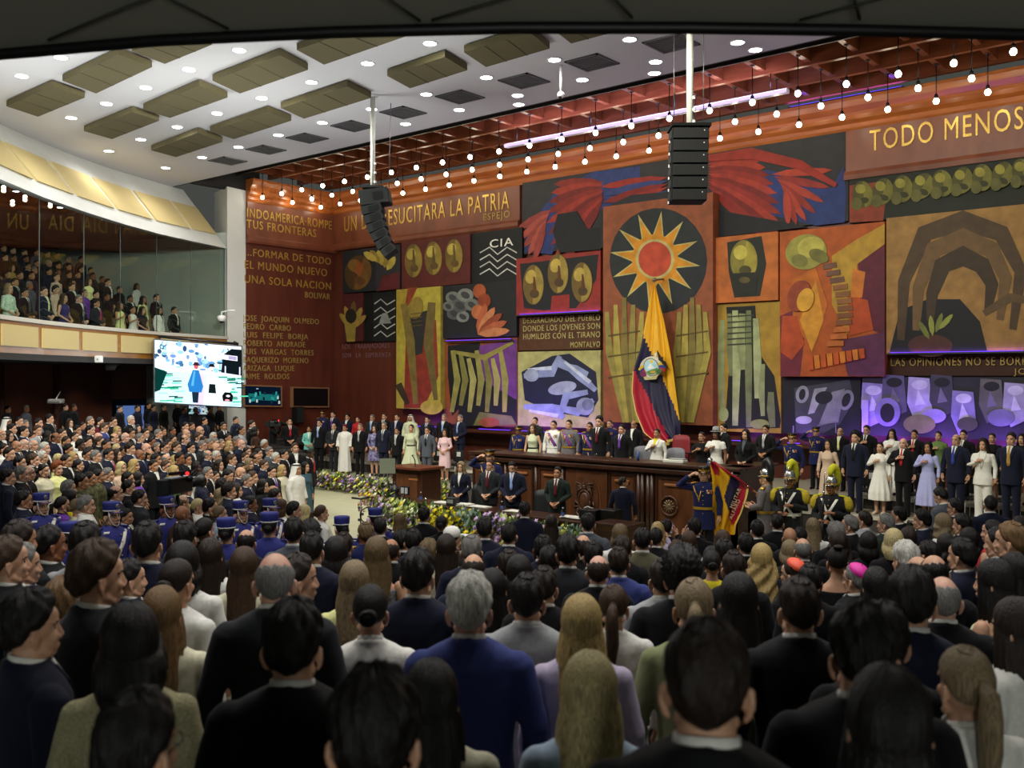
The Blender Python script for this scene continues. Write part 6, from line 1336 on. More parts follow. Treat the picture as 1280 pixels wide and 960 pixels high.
# the arms on the flag: oval shield with sky, mountain and ship, flags at its sides, bird on top
class FArt(Art):
    def P(s, x, y): return onY(x, y, YF - .20)
m2 = MB(); A = FArt(m2, YF - .20); c0, c1 = 814.5, 459
A.ell(c0, c1, 15, 13.5, '#c9c6b4', -25); 
for s, a in ((-1, 150), (1, -20)):
    for k, cc in enumerate(('#d6b21e', '#2a3a86', '#b01c2c')): A.petal(c0 + s * 7, c1 - 2 + k * 2, 11, 5, a + k * 16 * s, cc)
A.ell(c0, c1, 9.5, 11.5, '#8b6a2c', -20); A.ell(c0, c1, 8.5, 10.4, '#a9d0e0', -20); A.ell(c0 + 1, c1 + 3, 7.2, 6.2, '#5c8a4a', -20, 16, 0, 180); A.poly([(c0 - 5, c1 + 2), (c0 - 1, c1 - 5), (c0 + 5, c1 + 2)], '#e4e6e2'); A.ell(c0 + 2, c1 + 6, 3.5, 1.6, '#c8a03c'); A.ell(c0, c1 - 7, 2, 2, '#e0c030')
A.poly([(c0 - 11, c1 + 9), (c0 - 2, c1 + 14), (c0 + 10, c1 + 8), (c0 + 6, c1 + 15), (c0 - 8, c1 + 16)], '#b9b07a'); A.ell(c0 - 10, c1 + 9, 4, 3, '#7a2a5a', 30); A.ell(c0 + 10, c1 + 5, 4, 3, '#4a6a3a', -30)
A.poly([(822, 438), (827, 447), (835, 458), (828, 453), (824, 450)], '#141210'); A.poly([(824, 447), (829, 446), (828, 452)], '#2a2420'); A.ell(820.5, 443, 1.6, 2.4, '#d8d4c8'); A.poly([(826, 449), (832, 452), (836, 461), (829, 455)], '#141210')
m2.build('coat_of_arms', fo)
# flag carried by the guard in grey
D2 = 18.6
def G(x, y, d=D2): return at(x, y, d)
outl = [(G(887, 579), G(893, 576)), (G(888.5, 588), G(905, 585)), (G(890, 600), G(921, 597)), (G(890, 615), G(936, 610)), (G(890, 632), G(933, 622)), (G(891, 650), G(926, 640)), (G(892.5, 664), G(919, 655)), (G(895, 672), G(918, 667))]
def col_small(u, v, p):
    dd_ = -RY * p.x + RX * p.y; px = 640 + F * (RX * p.x + RY * p.y) / dd_; py = HZ + (CZ - p.z) * F / dd_
    if px < 899 and py < 596 and px - 887 < 14 - (py - 576) * .1 and py < 577 + (px - 886) * 2.2 and py - 576 > (px - 893) * .9: 
        if py < 594: return FR
    if px > 911 and u > .95: return FF
    def inside(q): 
        r_ = False; j = len(q) - 1
        for i in range(len(q)):
            if (q[i][1] > py) != (q[j][1] > py) and px < (q[j][0] - q[i][0]) * (py - q[i][1]) / (q[j][1] - q[i][1]) + q[i][0]: r_ = not r_
            j = i
        return r_
    if inside([(913, 594), (925, 602), (921, 621), (912, 642), (905, 622)]): return FB
    if inside([(925, 600), (940, 606), (938, 615), (916, 658), (910, 645), (921, 621)]): return FR
    return FY
nn = Vector((RY, -RX, 0))
mb = cloth_flag('flag', outl, col_small, nn, lambda u, v: .07 * math.sin(u * 11 + v * 4) * (.3 + v), ''); f2 = mb.build('flag'); thing(f2, 'small gold fringed tricolour flag lowered on its staff by the guard in grey', 'flag')
mb = MB(); mb.tube([G(887, 575.5), G(905, 587), G(921, 597.5), G(941, 613)], [.02, .022, .022, .022], FR, 8); mb.tube([G(941, 613), G(953, 621)], .022, mat('staff_wood', '#6a3a1c', .5), 8); mb.build('staff', f2)
mb = MB(); mb.ball(G(887.5, 575), .05, SILV); mb.tube([G(886, 576), G(884, 583)], .014, lbl, 6)
for x, y in ((889, 574), (915, 592), (935.5, 608)): mb.ball(G(x, y), .025, SILV, 8, 6)
mb.build('finial', f2)
wl = mat('flag_letter', '#c9c0a0', .6)
for s, x, y, h in (('MILITAR', 914.5, 635, 4.6), ('ALFARO', 913.5, 648.5, 4.6)):
    q = G(x, y) + nn * .1; t = text('letters', s, q, h / F * D2 / .7, wl, (0, 0, 0), None, 1.0, .002); t.rotation_euler = (Matrix.Rotation(YAW, 3, 'Z') @ Matrix.Rotation(R(90), 3, 'X') @ Matrix.Rotation(R(66), 3, 'Z')).to_euler(); fit_text(t, 26 / F * D2); t.parent = f2
# ---------------------------------------------------------------- dressing a person
CN = {'k': '#0d0d10', 'n': '#14182c', 'b': '#363f78', 'c': '#24262a', 'g': '#4e535c', 'lg': '#9a9c9e', 'w': '#e2e0d8', 'cr': '#d2cdb0', 'y': '#d8cc58', 'ye': '#d9c828', 'ly': '#dfe09a', 'r': '#b0222a', 'dr': '#5c1420',
      'pk': '#d8b8bc', 'mg': '#c02a68', 'pu': '#6a3a9c', 'lb': '#8aa2d8', 'sb': '#a9bcd0', 'lv': '#a9abdc', 'te': '#3c5862', 'tq': '#7ccabc', 'gr': '#5f7440', 'sg': '#80875e', 'ol': '#55523e', 'be': '#c9ae96', 'br': '#3c2418',
      'go': '#a8843c', 'nb': '#1c2340', 'bl2': '#2c3b8c', 'dg': '#1c2622', 'li': '#b8acc4', 'mu': '#a88c48', 'pr': '#39306c', 'pg': '#c3c8a8'}
HC = {'k': '#17120f', 'd': '#2a1e16', 'b': '#4a3524', 'l': '#7a5c3a', 'o': '#c0a468', 'bl': '#d6c48c', 'a': '#8f7c5c', 'g': '#7d7b76', 'w': '#cfccc2', 'r': '#8a4a22', 'h': '#6e5a3c'}
SK = {'1': '#c99a7c', '2': '#b07f5e', '3': '#8a5a3e', '4': '#4c3024', 'p': '#d2a18a'}
def child(name, me, parent, m=None, rz=0.0):
    if m is not None:                    # one copy of the shape per colour, shared by everybody who wears it
        key = ('mat', me.name, m.name)
        if key not in _P: c = me.copy(); c.materials[0] = m; _P[key] = c
        me = _P[key]
    o = bpy.data.objects.new(name, me); COL.objects.link(o); o.parent = parent
    if rz: o.rotation_euler.z = rz
    return o
def uni_bits(kind):
    def mk():
        mb = MB(); t = JACK['m']
        if kind == 'guard':       # white cross belt, collar, cuffs, buttons
            patch(mb, t, [(1.43, .085, .15), (1.3, .01, .075), (1.15, -.075, -.01), (1.0, -.15, -.085)], .013, WHT, 4, .003)
            for s in (-1, 1):
                patch(mb, t, [(1.452, min(s * .1, s * .15), max(s * .1, s * .15)), (1.425, min(s * .12, s * .175), max(s * .12, s * .175))], .013, WHT, 4, .003)
                mb.tube([(s * .13, .02, 1.485), (s * .2, .02, 1.475), (s * .235, .015, 1.455)], [.03, .036, .03], BLUEU, 10, flat=.4)
                mb.tube([(s * .225, -.012, 1.44), (s * .25, .012, 1.435), (s * .225, .04, 1.44)], .018, WHT, 8)
            for z in (1.4, 1.32, 1.24, 1.16, 1.08): mb.ball((.03, front(t, .03, z, .008), z), (.011, .007, .011), GOLD, 8, 6)
            mb.lathe((0, .016, 0), [(.079, 1.488), (.074, 1.52), (.069, 1.518), (.07, 1.49)], BLK, 20, False)
        if kind in ('mil', 'milw', 'milg'):   # aiguillette, medals, belt, epaulettes
            for s in (-1, 1): mb.tube([(s * .11, .02, 1.487), (s * .19, .02, 1.478), (s * .24, .015, 1.455)], [.03, .035, .03], GOLD, 10, flat=.35)
            for j in range(3):
                mb.tube([(-.17, -.08, 1.44), (-.14 + .02 * j, front(t, -.14, 1.34, .012), 1.34 - .03 * j), (-.07, front(t, -.07, 1.25, .014), 1.25 - .04 * j), (-.03, front(t, -.03, 1.33, .012), 1.36)], .006, GOLD, 6)
            for i in range(4):
                for j in range(2): mb.box((.07 + .024 * i, front(t, .07 + .024 * i, 1.33 + .035 * j, .008), 1.33 + .035 * j), (.02, .008, .028), [GOLD, WHT, REDM, GOLD][(i + j) % 4])
            lo = [(a, rx + .012, ry + .012, yc) for a, rx, ry, yc in ((1.04, *sec(t, 1.04)), (1.085, *sec(t, 1.085)))]
            loft(mb, lo, GOLD if kind != 'milw' else WHT, 28, 2.3, False)
            for z in (1.42, 1.35, 1.28, 1.2, 1.13, .98): mb.ball((0, front(t, 0, z, .006), z), (.009, .006, .009), GOLD, 8, 6)
        if kind in ('milw', 'milg'):          # tricolour sash across the chest
            for i, c in enumerate(('#2b3a9a', '#b01c22', '#2b3a9a')):
                patch(mb, t, [(1.43, -.15 + .03 * i, -.12 + .03 * i), (1.3, -.065 + .03 * i, -.035 + .03 * i), (1.15, .035 + .03 * i, .065 + .03 * i), (1.03, .09 + .025 * i, .115 + .025 * i)], .0135, mat('sash' + str(i % 2), c, .6), 3, .003)
        if kind == 'plume':       # white crossed belts, yellow shoulder fringe
            for s in (-1, 1):
                patch(mb, t, [(z, min(a, b), max(a, b)) for z, a, b in ((1.44, s * .1, s * .14), (1.3, s * .03, s * .075), (1.15, -s * .065, -s * .02), (1.02, -s * .14, -s * .095))], .013 + .003 * (s > 0), WHT, 4, .003)
                mb.tube([(s * .12, .02, 1.487), (s * .2, .02, 1.482), (s * .25, .015, 1.455)], [.035, .04, .035], PURE_Y, 10, flat=.4)
                mb.tube([(s * .235, .012, 1.47), (s * .262, .012, 1.4), (s * .27, .012, 1.32), (s * .27, .014, 1.26)], [.045, .07, .072, .06], mat('yellow_fringe', '#c7a21c', .8, kind='n', col2='#8c8a1a', scale=50, bump=.6), 12)
            lo = [(a, rx + .012, ry + .012, yc) for a, rx, ry, yc in ((1.05, *sec(t, 1.05)), (1.1, *sec(t, 1.1)))]; loft(mb, lo, WHT, 28, 2.3, False)
            for z in (1.42, 1.34, 1.26, 1.18): mb.ball((0, front(t, 0, z, .006), z), (.01, .007, .01), GOLD, 8, 6)
            mb.ball((0, front(t, 0, 1.075, .016), 1.075), (.022, .008, .022), GOLD, 10, 7)
        return mb.data('uniform_trim')
    return cached(('bits', kind), mk)
GLASSES = None
def glasses_mesh():
    def mk():
        mb = MB(); m = mat('spectacle_frame', '#15120f', .35)
        for s in (-1, 1):
            mb.tube([(.033 * s + .022 * math.cos(a), -.089 + .008 * abs(math.cos(a) * s > 0) * 0, 1.626 + .016 * math.sin(a)) for a in np.linspace(0, 6.2832, 15)], .0022, m, 6, False)
            mb.tube([(.055 * s, -.088, 1.63), (.077 * s, -.04, 1.632), (.083 * s, .02, 1.63)], .0022, m, 6)
        mb.tube([(-.011, -.09, 1.63), (.011, -.09, 1.63)], .002, m, 6)
        return hscale(mb.data('spectacles'))
    return cached('glasses', mk)
PEOPLE = []
def person(loc, rz, k, spec, label, group=None):
    """spec: outfit, hair, hc, skin, pose, yaw, pitch, extras"""
    o = spec['outfit'].split('/'); kind = o[0]; pose = spec.get('pose', 'down'); yaw, pitch = spec.get('yaw', 0), spec.get('pitch', 0)
    fem = kind in ('blaz', 'dr', 'wtop', 'wcoat') or spec.get('sex') == 'f'
    sex = 'f' if fem else 'm'
    c = lambda i, d='k': CN[o[i]] if len(o) > i and o[i] in CN else CN[d]
    root = child('person', body_mesh(sex, pose, yaw, pitch), None, skinm(SK[spec.get('skin', '1')]))
    root.location = loc; root.rotation_euler.z = rz; root.scale = (k, k, k)
    thing(root, label, 'person', group)
    ry = R(yaw)
    def top(ch):                     # headwear and hair follow the turned, tilted head
        ch.rotation_euler = (0, 0, ry)
        if pitch:
            ch.rotation_euler = (R(pitch), 0, ry); p = Vector((0, .01, 1.53)); ch.location = Matrix.Rotation(ry, 3, 'Z') @ (p - Matrix.Rotation(R(pitch), 3, 'X') @ p)
        return ch
    shoecol = cloth('#101010')
    if kind in ('suit', 'cass'):
        j = cloth(c(1, 'n')); child('jacket', jacket_mesh('m', pose), root, j); child('trousers', trousers_mesh('m'), root, j)
        child('shirt', shirt_mesh('m'), root, cloth(c(3, 'w')) if len(o) > 3 else cloth(CN['w']))
        if len(o) > 2 and o[2] != '-': child('necktie', tie_mesh(), root, cloth(c(2)))
        child('shoes', shoes_mesh('m'), root, shoecol)
    elif kind in ('guard', 'mil', 'milw', 'milg', 'plume', 'camo'):
        j = {'guard': BLUEU, 'mil': cloth('#1a1f4c'), 'milw': cloth('#dedcd6'), 'milg': cloth('#6a6468'), 'plume': cloth('#17181c'), 'camo': mat('camo_cloth', '#1c2018', .9, kind='n', col2='#5c5a2a', scale=16)}[kind]
        if kind == 'milg' and 'dark' in o: j = cloth('#141a38')
        child('tunic', jacket_mesh('m', pose, False, .7 if kind != 'camo' else None), root, j)
        child('trousers', trousers_mesh('m'), root, {'guard': BLUEU, 'milw': j, 'camo': j}.get(kind, cloth('#121318')))
        if kind != 'camo': child('uniform_trim', uni_bits(kind), root)
        if kind == 'plume':
            def st():
                mb = MB()
                for s in (-1, 1): mb.tube([(s * .178, 0, .8), (s * .168, -.004, .5), (s * .158, .0, .06)], .012, PURE_Y, 8)
                return mb.data('trouser_stripe')
            child('trouser_stripe', cached('stripe', st), root)
        child('shoes', shoes_mesh('m'), root, shoecol)
        if kind in ('plume', 'guard') and pose in ('rifle', 'hold', 'clasp'): pass
    elif kind == 'robe':
        child('robe', robe_mesh(pose), root, cloth(c(1, 'w'))); child('shoes', shoes_mesh('m'), root, cloth('#c8b440' if 'yshoe' in o else '#3a2a20'))
    elif kind == 'shirtm':
        child('shirt', jacket_mesh('m', pose, False), root, cloth(c(1, 'w'))); child('trousers', trousers_mesh('m'), root, cloth(c(2, 'k'))); child('shoes', shoes_mesh('m'), root, shoecol)
    elif kind == 'blaz':
        child('blazer', jacket_mesh('f', pose), root, cloth(c(1))); child('blouse', shirt_mesh('f'), root, cloth(c(2, 'w')))
        child('trousers', trousers_mesh('f', 1.15), root, cloth(c(3, 'k')) if len(o) > 3 else cloth(c(1))); child('shoes', shoes_mesh('f'), root, shoecol)
    elif kind == 'wcoat':
        child('knit_top' if 'knit' in o else 'top', jacket_mesh('f', pose, False), root, KNIT if 'knit' in o else cloth(c(1))); child('trousers', trousers_mesh('f', 1.1), root, cloth(c(2, 'k'))); child('shoes', shoes_mesh('f'), root, shoecol)
    elif kind == 'dr':
        hem = float(o[2]) if len(o) > 2 else .5; sl = o[3] if len(o) > 3 else 'long'; fl = float(o[4]) if len(o) > 4 else 1.0; tp = o[5] if len(o) > 5 else 'crew'
        child('dress', dress_mesh(pose, hem, sl, fl, tp), root, PRINT[o[1]] if o[1] in PRINT else cloth(c(1))); child('shoes', shoes_mesh('f'), root, cloth(CN[o[6]]) if len(o) > 6 else shoecol)
        if 'belt' in o:
            def bl():
                mb = MB(); loft(mb, [(1.06, .142, .111), (1.1, .14, .109)], BLK, 28, 2.2, False); return mb.data('belt')
            child('belt', cached('belt', bl), root)
    hs = spec.get('hair', 'short')
    if hs not in ('bald', 'none'):
        top(child('hair', hair_mesh(hs), root, hairm(HC[spec.get('hc', 'k')])))
    cp = spec.get('cap')
    if cp:
        nm = {'kepi': 'kepi', 'peak': 'peaked_cap', 'tanpeak': 'peaked_cap', 'beret': 'beret', 'plume': 'helmet', 'blackplume': 'helmet', 'skullred': 'skullcap', 'skullpink': 'skullcap', 'fez': 'fez', 'hat': 'felt_hat', 'pillbox': 'pillbox_hat', 'ball': 'baseball_cap', 'ghutra': 'headdress'}[cp]
        h = top(child(nm, cap_mesh(cp), root))
        if cp in ('plume', 'blackplume'): child('plume', plume_mesh(cp == 'blackplume'), h)
    if spec.get('glasses'): top(child('spectacles', glasses_mesh(), root))
    PEOPLE.append(root)
    return root
KNIT = mat('cream_knit', '#cfc79c', 0.95, kind='n', col2='#a8a078', scale=120, bump=.8)
PRINT = {'flor': mat('violet_print', '#2c2660', .8, kind='n', col2='#9a94b8', scale=14), 'grn': mat('green_print', '#d8e2d0', .8, kind='n', col2='#7fae92', scale=22),
         'lace': mat('lace_cloth', '#b9c4d0', .85, kind='n', col2='#8a96a6', scale=40), 'dark': mat('dark_print', '#15151a', .8, kind='n', col2='#8a8a90', scale=26)}
# ================================================================ who stands where
TOPS = {None: 1.757, 'kepi': 1.785, 'peak': 1.778, 'tanpeak': 1.778, 'beret': 1.768, 'plume': 1.803, 'blackplume': 1.803, 'ghutra': 1.757, 'skullred': 1.765, 'skullpink': 1.765, 'fez': 1.768, 'hat': 1.795, 'pillbox': 1.757, 'ball': 1.776}
FEM = ('dr', 'blaz', 'wcoat')
ZONES = {'L1': (21.75, .45, 203), 'L2': (23.1, .80, 203), 'M': (21.9, .5, 203), 'P': (19.25, .95, 207), 'P2': (20.6, 1.12, 207), 'R1': (21.5, .70, 200), 'R2': (22.75, 1.0, 200), 'D': (16.75, 0, 200), 'D2': (17.5, 0, 200)}
def auto_d(px, py):
    return float(np.interp(py, [517, 535, 550, 566, 584, 604, 625], [28, 23.5, 20.5, 17.8, 15.5, 13.5, 12.5])) * float(np.interp(px, [0, 150, 300, 390], [.9, 1.0, 1.08, 1.12]))
ROWS = []
def parse(block, default):
    for ln in block.strip().splitlines():
        ln = ln.strip()
        if not ln or ln.startswith('#'): continue
        head, label = ln.split('|'); f = head.split(); px, py = (float(q) for q in f[0].split(','))
        s = dict(px=px, py=py, zone=default, outfit=f[1], label=label.strip(), head=None)
        h = f[2].split(':'); s['hair'] = h[0]; s['hc'] = h[1] if len(h) > 1 else 'k'
        for q in f[3:]:
            if '=' in q:
                k, v = q.split('='); s[k] = float(v) if k in ('d', 'head', 'yaw', 'pitch', 'H') else v
            elif q == 'g': s['glasses'] = 1
        ROWS.append(s)
HD = 'default'
parse('''
# left platform, front row
386,532 blaz/tq/w/k bun:k skin=2 pose=clasp head=185|woman in turquoise jacket with hands joined at the far end of left platform
399,524 suit/k/lb short:d pose=down|tall dark suited man with lilac tie beside the turquoise jacket on left platform
417,529 suit/c/g fringe:g pose=clasp|bald man in charcoal suit with clasped hands left of the long white robe
431,530 robe/w/yshoe crop:k cap=fez skin=2|man in long white robe, dark red cap and yellow slippers on left platform
450,529 suit/k/lg short:g|grey haired man in black suit right of the long white robe
468,531 dr/flor/.52/long/1.2 long:d pose=clasp|woman in violet printed knee length dress on left platform
480,527 suit/n/g short:g glasses=1|grey haired man in spectacles and dark suit behind the violet printed dress
496,534 suit/k/lg short:k skin=2|short bearded man in black suit left of the cream full skirted dress
514,530 dr/pg/.22/long/1.9/crew/k/belt bun:k|woman in cream belted full skirted long dress on left platform
534,533 suit/g/k short:d glasses=1|man in blue grey suit right of the cream full skirted dress
''', 'L1')
parse('''
556,536 dr/pk/.42/half/.6/crew/be bob:d pose=clasp skin=2|woman in pale pink knee length dress with hands joined, left of rostrum
''', 'M')
parse('''
403,513 mil crop:k cap=peak skin=3|officer in peaked cap at the far end of the back row of left platform
416,514 suit/n/pu short:d|man with violet tie beside the peaked cap, back row of left platform
434,517 suit/n/w curly:k|curly haired man turned to one side, back row behind the white robe yaw=-40
447,521 wcoat/r/k bun:d|woman in bright red top in the back row behind the white robe
465,518 suit/c/lb short:g glasses=1|grey haired man with lanyard and blue tie behind the violet printed dress
480,516 suit/k/k short:b|brown haired man in black in the back row above the spectacled man
496,517 suit/n/li short:d|man in navy suit with pale violet tie left of the white headdress
513,518 robe/pg none cap=ghutra skin=2|man in white headdress and pale gold robe behind the cream full skirted dress
534,520 suit/n/b short:k|man in navy suit in the back row between white headdress and tall fair man
555,517 suit/k/lb short:g|tall fair grey haired man with long pale blue tie behind the pink dress
575,518 suit/n/lb short:g pose=clasp head=225|silver haired man in navy suit with clasped hands at the end of left platform
'''.replace(' yaw=-40', ''), 'L2')
parse('''
648,532 mil crop:k cap=peak skin=3|officer in peaked cap at the left end of the rostrum, behind the counter
666,530 dr/pg/.3/none/.7/crew/k/belt wavy:b|woman in sleeveless cream dress with black belt behind the rostrum
692,525 milw crop:d|man in white dress uniform with red and blue sash behind the rostrum
711,524 milg crop:k|moustached officer in grey dress uniform with sash and gold epaulettes behind the rostrum
737,527 milg/dark crop:k skin=2|officer in dark uniform with sash left of the tall bearded man
749,520 suit/k/dr full:k pose=down|tall bearded man in black suit with dark red tie at the middle of the rostrum
777,530 suit/k/pu short:k|man in black suit with bright violet tie behind the rostrum
821,535 blaz/w/ye/w bun:k pose=heart skin=2|woman in white coat and yellow blouse with hand on heart before the big flag
877,539 dr/k/.4/half/.8 bun:k pose=heart skin=2|woman in black dress with hand on heart beside the white easel board
895,533 dr/w/.35/short/1/crew/n bob:d cap=hat pose=heart skin=3 glasses=1|woman in grey felt hat and white blouse with red beads, hand on heart
932,536 blaz/k/g/k long:k pose=clasp|young woman with long dark hair in black trouser suit behind the rostrum
''', 'P')
parse('''
669,525 suit/c/- short:k|dark haired man half hidden behind the sleeveless cream dress
762,528 mil crop:b|officer in blue uniform between the tall bearded man and the violet tie
792,537 suit/k/w fringe:d glasses=1 skin=2 H=1.62|small man in glasses with a white rosette right of the violet tie
957,540 suit/k/lg short:k pose=clasp skin=2|man in black suit with patterned white tie at the right end of the rostrum
904,529 suit/k/k short:k head=235|man in black suit in profile behind the grey felt hat
''', 'P2')
parse('''
990,541 mil crop:k cap=peak pose=salute|saluting officer in blue with gold cords, above the left plumed guard
1035,549 dr/be/.2/long/.7/crew/be wavy:k|woman in long pale peach dress between the two plumed guards
1069,539 suit/n/k curly:k|young man in navy suit with shaggy black hair right of the peach dress
1100,552 dr/w/.35/long/1.4/crew/be short:k pose=heart|short haired woman in loose white dress with hand on heart
1129,547 suit/k/r bald pose=heart skin=p|bald man in black suit with red patterned tie, hand on heart
1160,552 dr/lv/.3/long/1.2/crew/be wavy:k pose=heart skin=2|woman in pale lilac wrap dress with hand on heart
1195,542 suit/n/bl2 fringe:d glasses=1 head=205|broad man in glasses and navy suit with bright blue tie
1229,548 blaz/w/w/w wavy:d pose=heart|woman in white trouser suit with long brown hair, hand on heart
1264,540 suit/n/go short:d|tall man in dark suit with gold tie at the right end of right platform
'''.replace('short:k pose=heart|short haired', 'crop:k pose=heart|short haired'), 'R1')
parse('''
1020,540 mil crop:k cap=peak pose=salute|saluting officer in blue with gold belt, left of the peach dress
1050,538 suit/k/ly fringe:g|balding grey bearded man with pale tie behind the peach dress
1083,531 suit/k/k short:d glasses=1 pose=heart|tall man in glasses with hand on heart behind the shaggy haired young man
1115,539 blaz/w/w/w wavy:k pose=heart|woman in white jacket with hand on heart between loose white dress and bald man
1143,537 suit/k/r short:k pose=heart skin=2|dark bearded man with pink tie and hand on heart behind the lilac dress
1173,539 wcoat/gr/k bun:k pose=heart|woman in olive green shirt with hand on heart, back row of right platform
1204,537 suit/k/lg short:k|dark haired man in pale tie half hidden behind the broad man in glasses
1240,541 dr/k/.5/long/.7 bun:d|woman in black with hair tied back, between white trouser suit and gold tie
1277,549 dr/k/.5/long/.7 long:k|long haired woman at the picture edge behind the gold tie
''', 'R2')
parse('''
576,577 blaz/n/w/n wavy:a glasses=1 pose=clasp head=200|woman in glasses with long fair hair and navy jacket behind the clerks desk
612,574 suit/c/dr short:b glasses=1 pose=clasp head=205|balding man in glasses with burgundy tie and pocket square behind the clerks desk
641,575 suit/n/lb short:k pose=clasp pitch=24 head=195|man in navy suit bowing his head behind the clerks desk
697,583 suit/dg/dr short:k pose=clasp skin=2 head=200|man in dark green suit with dark red tie and badge behind the clerks desk
779,595 suit/n/- crop:k head=15 yaw=-50 skin=2|man in navy suit seen from behind turning his head before the rostrum
''', 'D')
parse('''
612,561 mil crop:k cap=peak pose=salute|saluting guard in blue behind the man with burgundy tie
''', 'D2')
parse('''
880,581 mil crop:k cap=peak pose=salute exact=1 d=18.7 head=188|saluting officer in blue tunic with gold belt beside the lowered flag
957,584 milg crop:k cap=blackplume pose=hold exact=1 d=18.3 head=-70|guard in grey coat and silver helmet holding the flag staff
987,580 plume crop:k cap=plume pose=rifle exact=1 d=17.9 head=200 skin=3|left one of two yellow plumed guards with rifle
1039,583 plume crop:k cap=plume pose=rifle exact=1 d=16.9 head=200 skin=3|right one of two yellow plumed guards with rifle
1178,608 suit/g/- short:k pose=hold exact=1 d=14.6 head=-60 pitch=20|photographer in grey suit crouching below the lilac dress
1238,618 suit/n/- crop:k d=13.5 head=-15|man in navy suit seen from behind below the white trouser suit
362,522 suit/k/r short:k pose=clasp head=170 exact=1 d=34|guard in black suit with red tie under the dark wall monitor
341,525 suit/k/- full:k pose=phone exact=1 d=34.4 head=100|cameraman in black with a shoulder camera left of the red tied guard
319,533 wcoat/br/k bob:k pose=hold d=28.5 head=80 skin=2|woman in brown short sleeved top taking a picture below the teal wall monitor
302,532 wcoat/lg/k bun:k pose=hold d=28 head=110 skin=2|woman in pale grey jacket looking down, left of the brown top
315,525 suit/k/k short:k d=30 head=110|man in black behind the woman in the brown top
280,527 suit/k/k short:k d=28.5 head=160 skin=2|tall guard in black suit and tie by the white pier
369,553 suit/k/- short:b d=22.5 head=165|brown haired man in black jacket over an open cream shirt near the turquoise jacket
387,560 suit/k/r short:k d=24 head=120 pitch=20 skin=4|dark skinned man in black with red lanyard looking down, below the turquoise jacket
371,579 robe/w none cap=ghutra d=21.5 head=125 skin=2|man in white headdress and long white robe at the edge of the pale floor
382,577 dr/te/.12/long/.6 long:k d=22.5 head=130|woman in long teal dress beside the white robed man on the pale floor
353,581 wcoat/cr/cr bob:o d=21 head=120|fair haired woman in cream with a long necklace beside the white robed man
340,582 suit/k/pu short:k d=20 head=130|bearded man in black suit with violet tie left of the cream necklace woman
''', 'x')
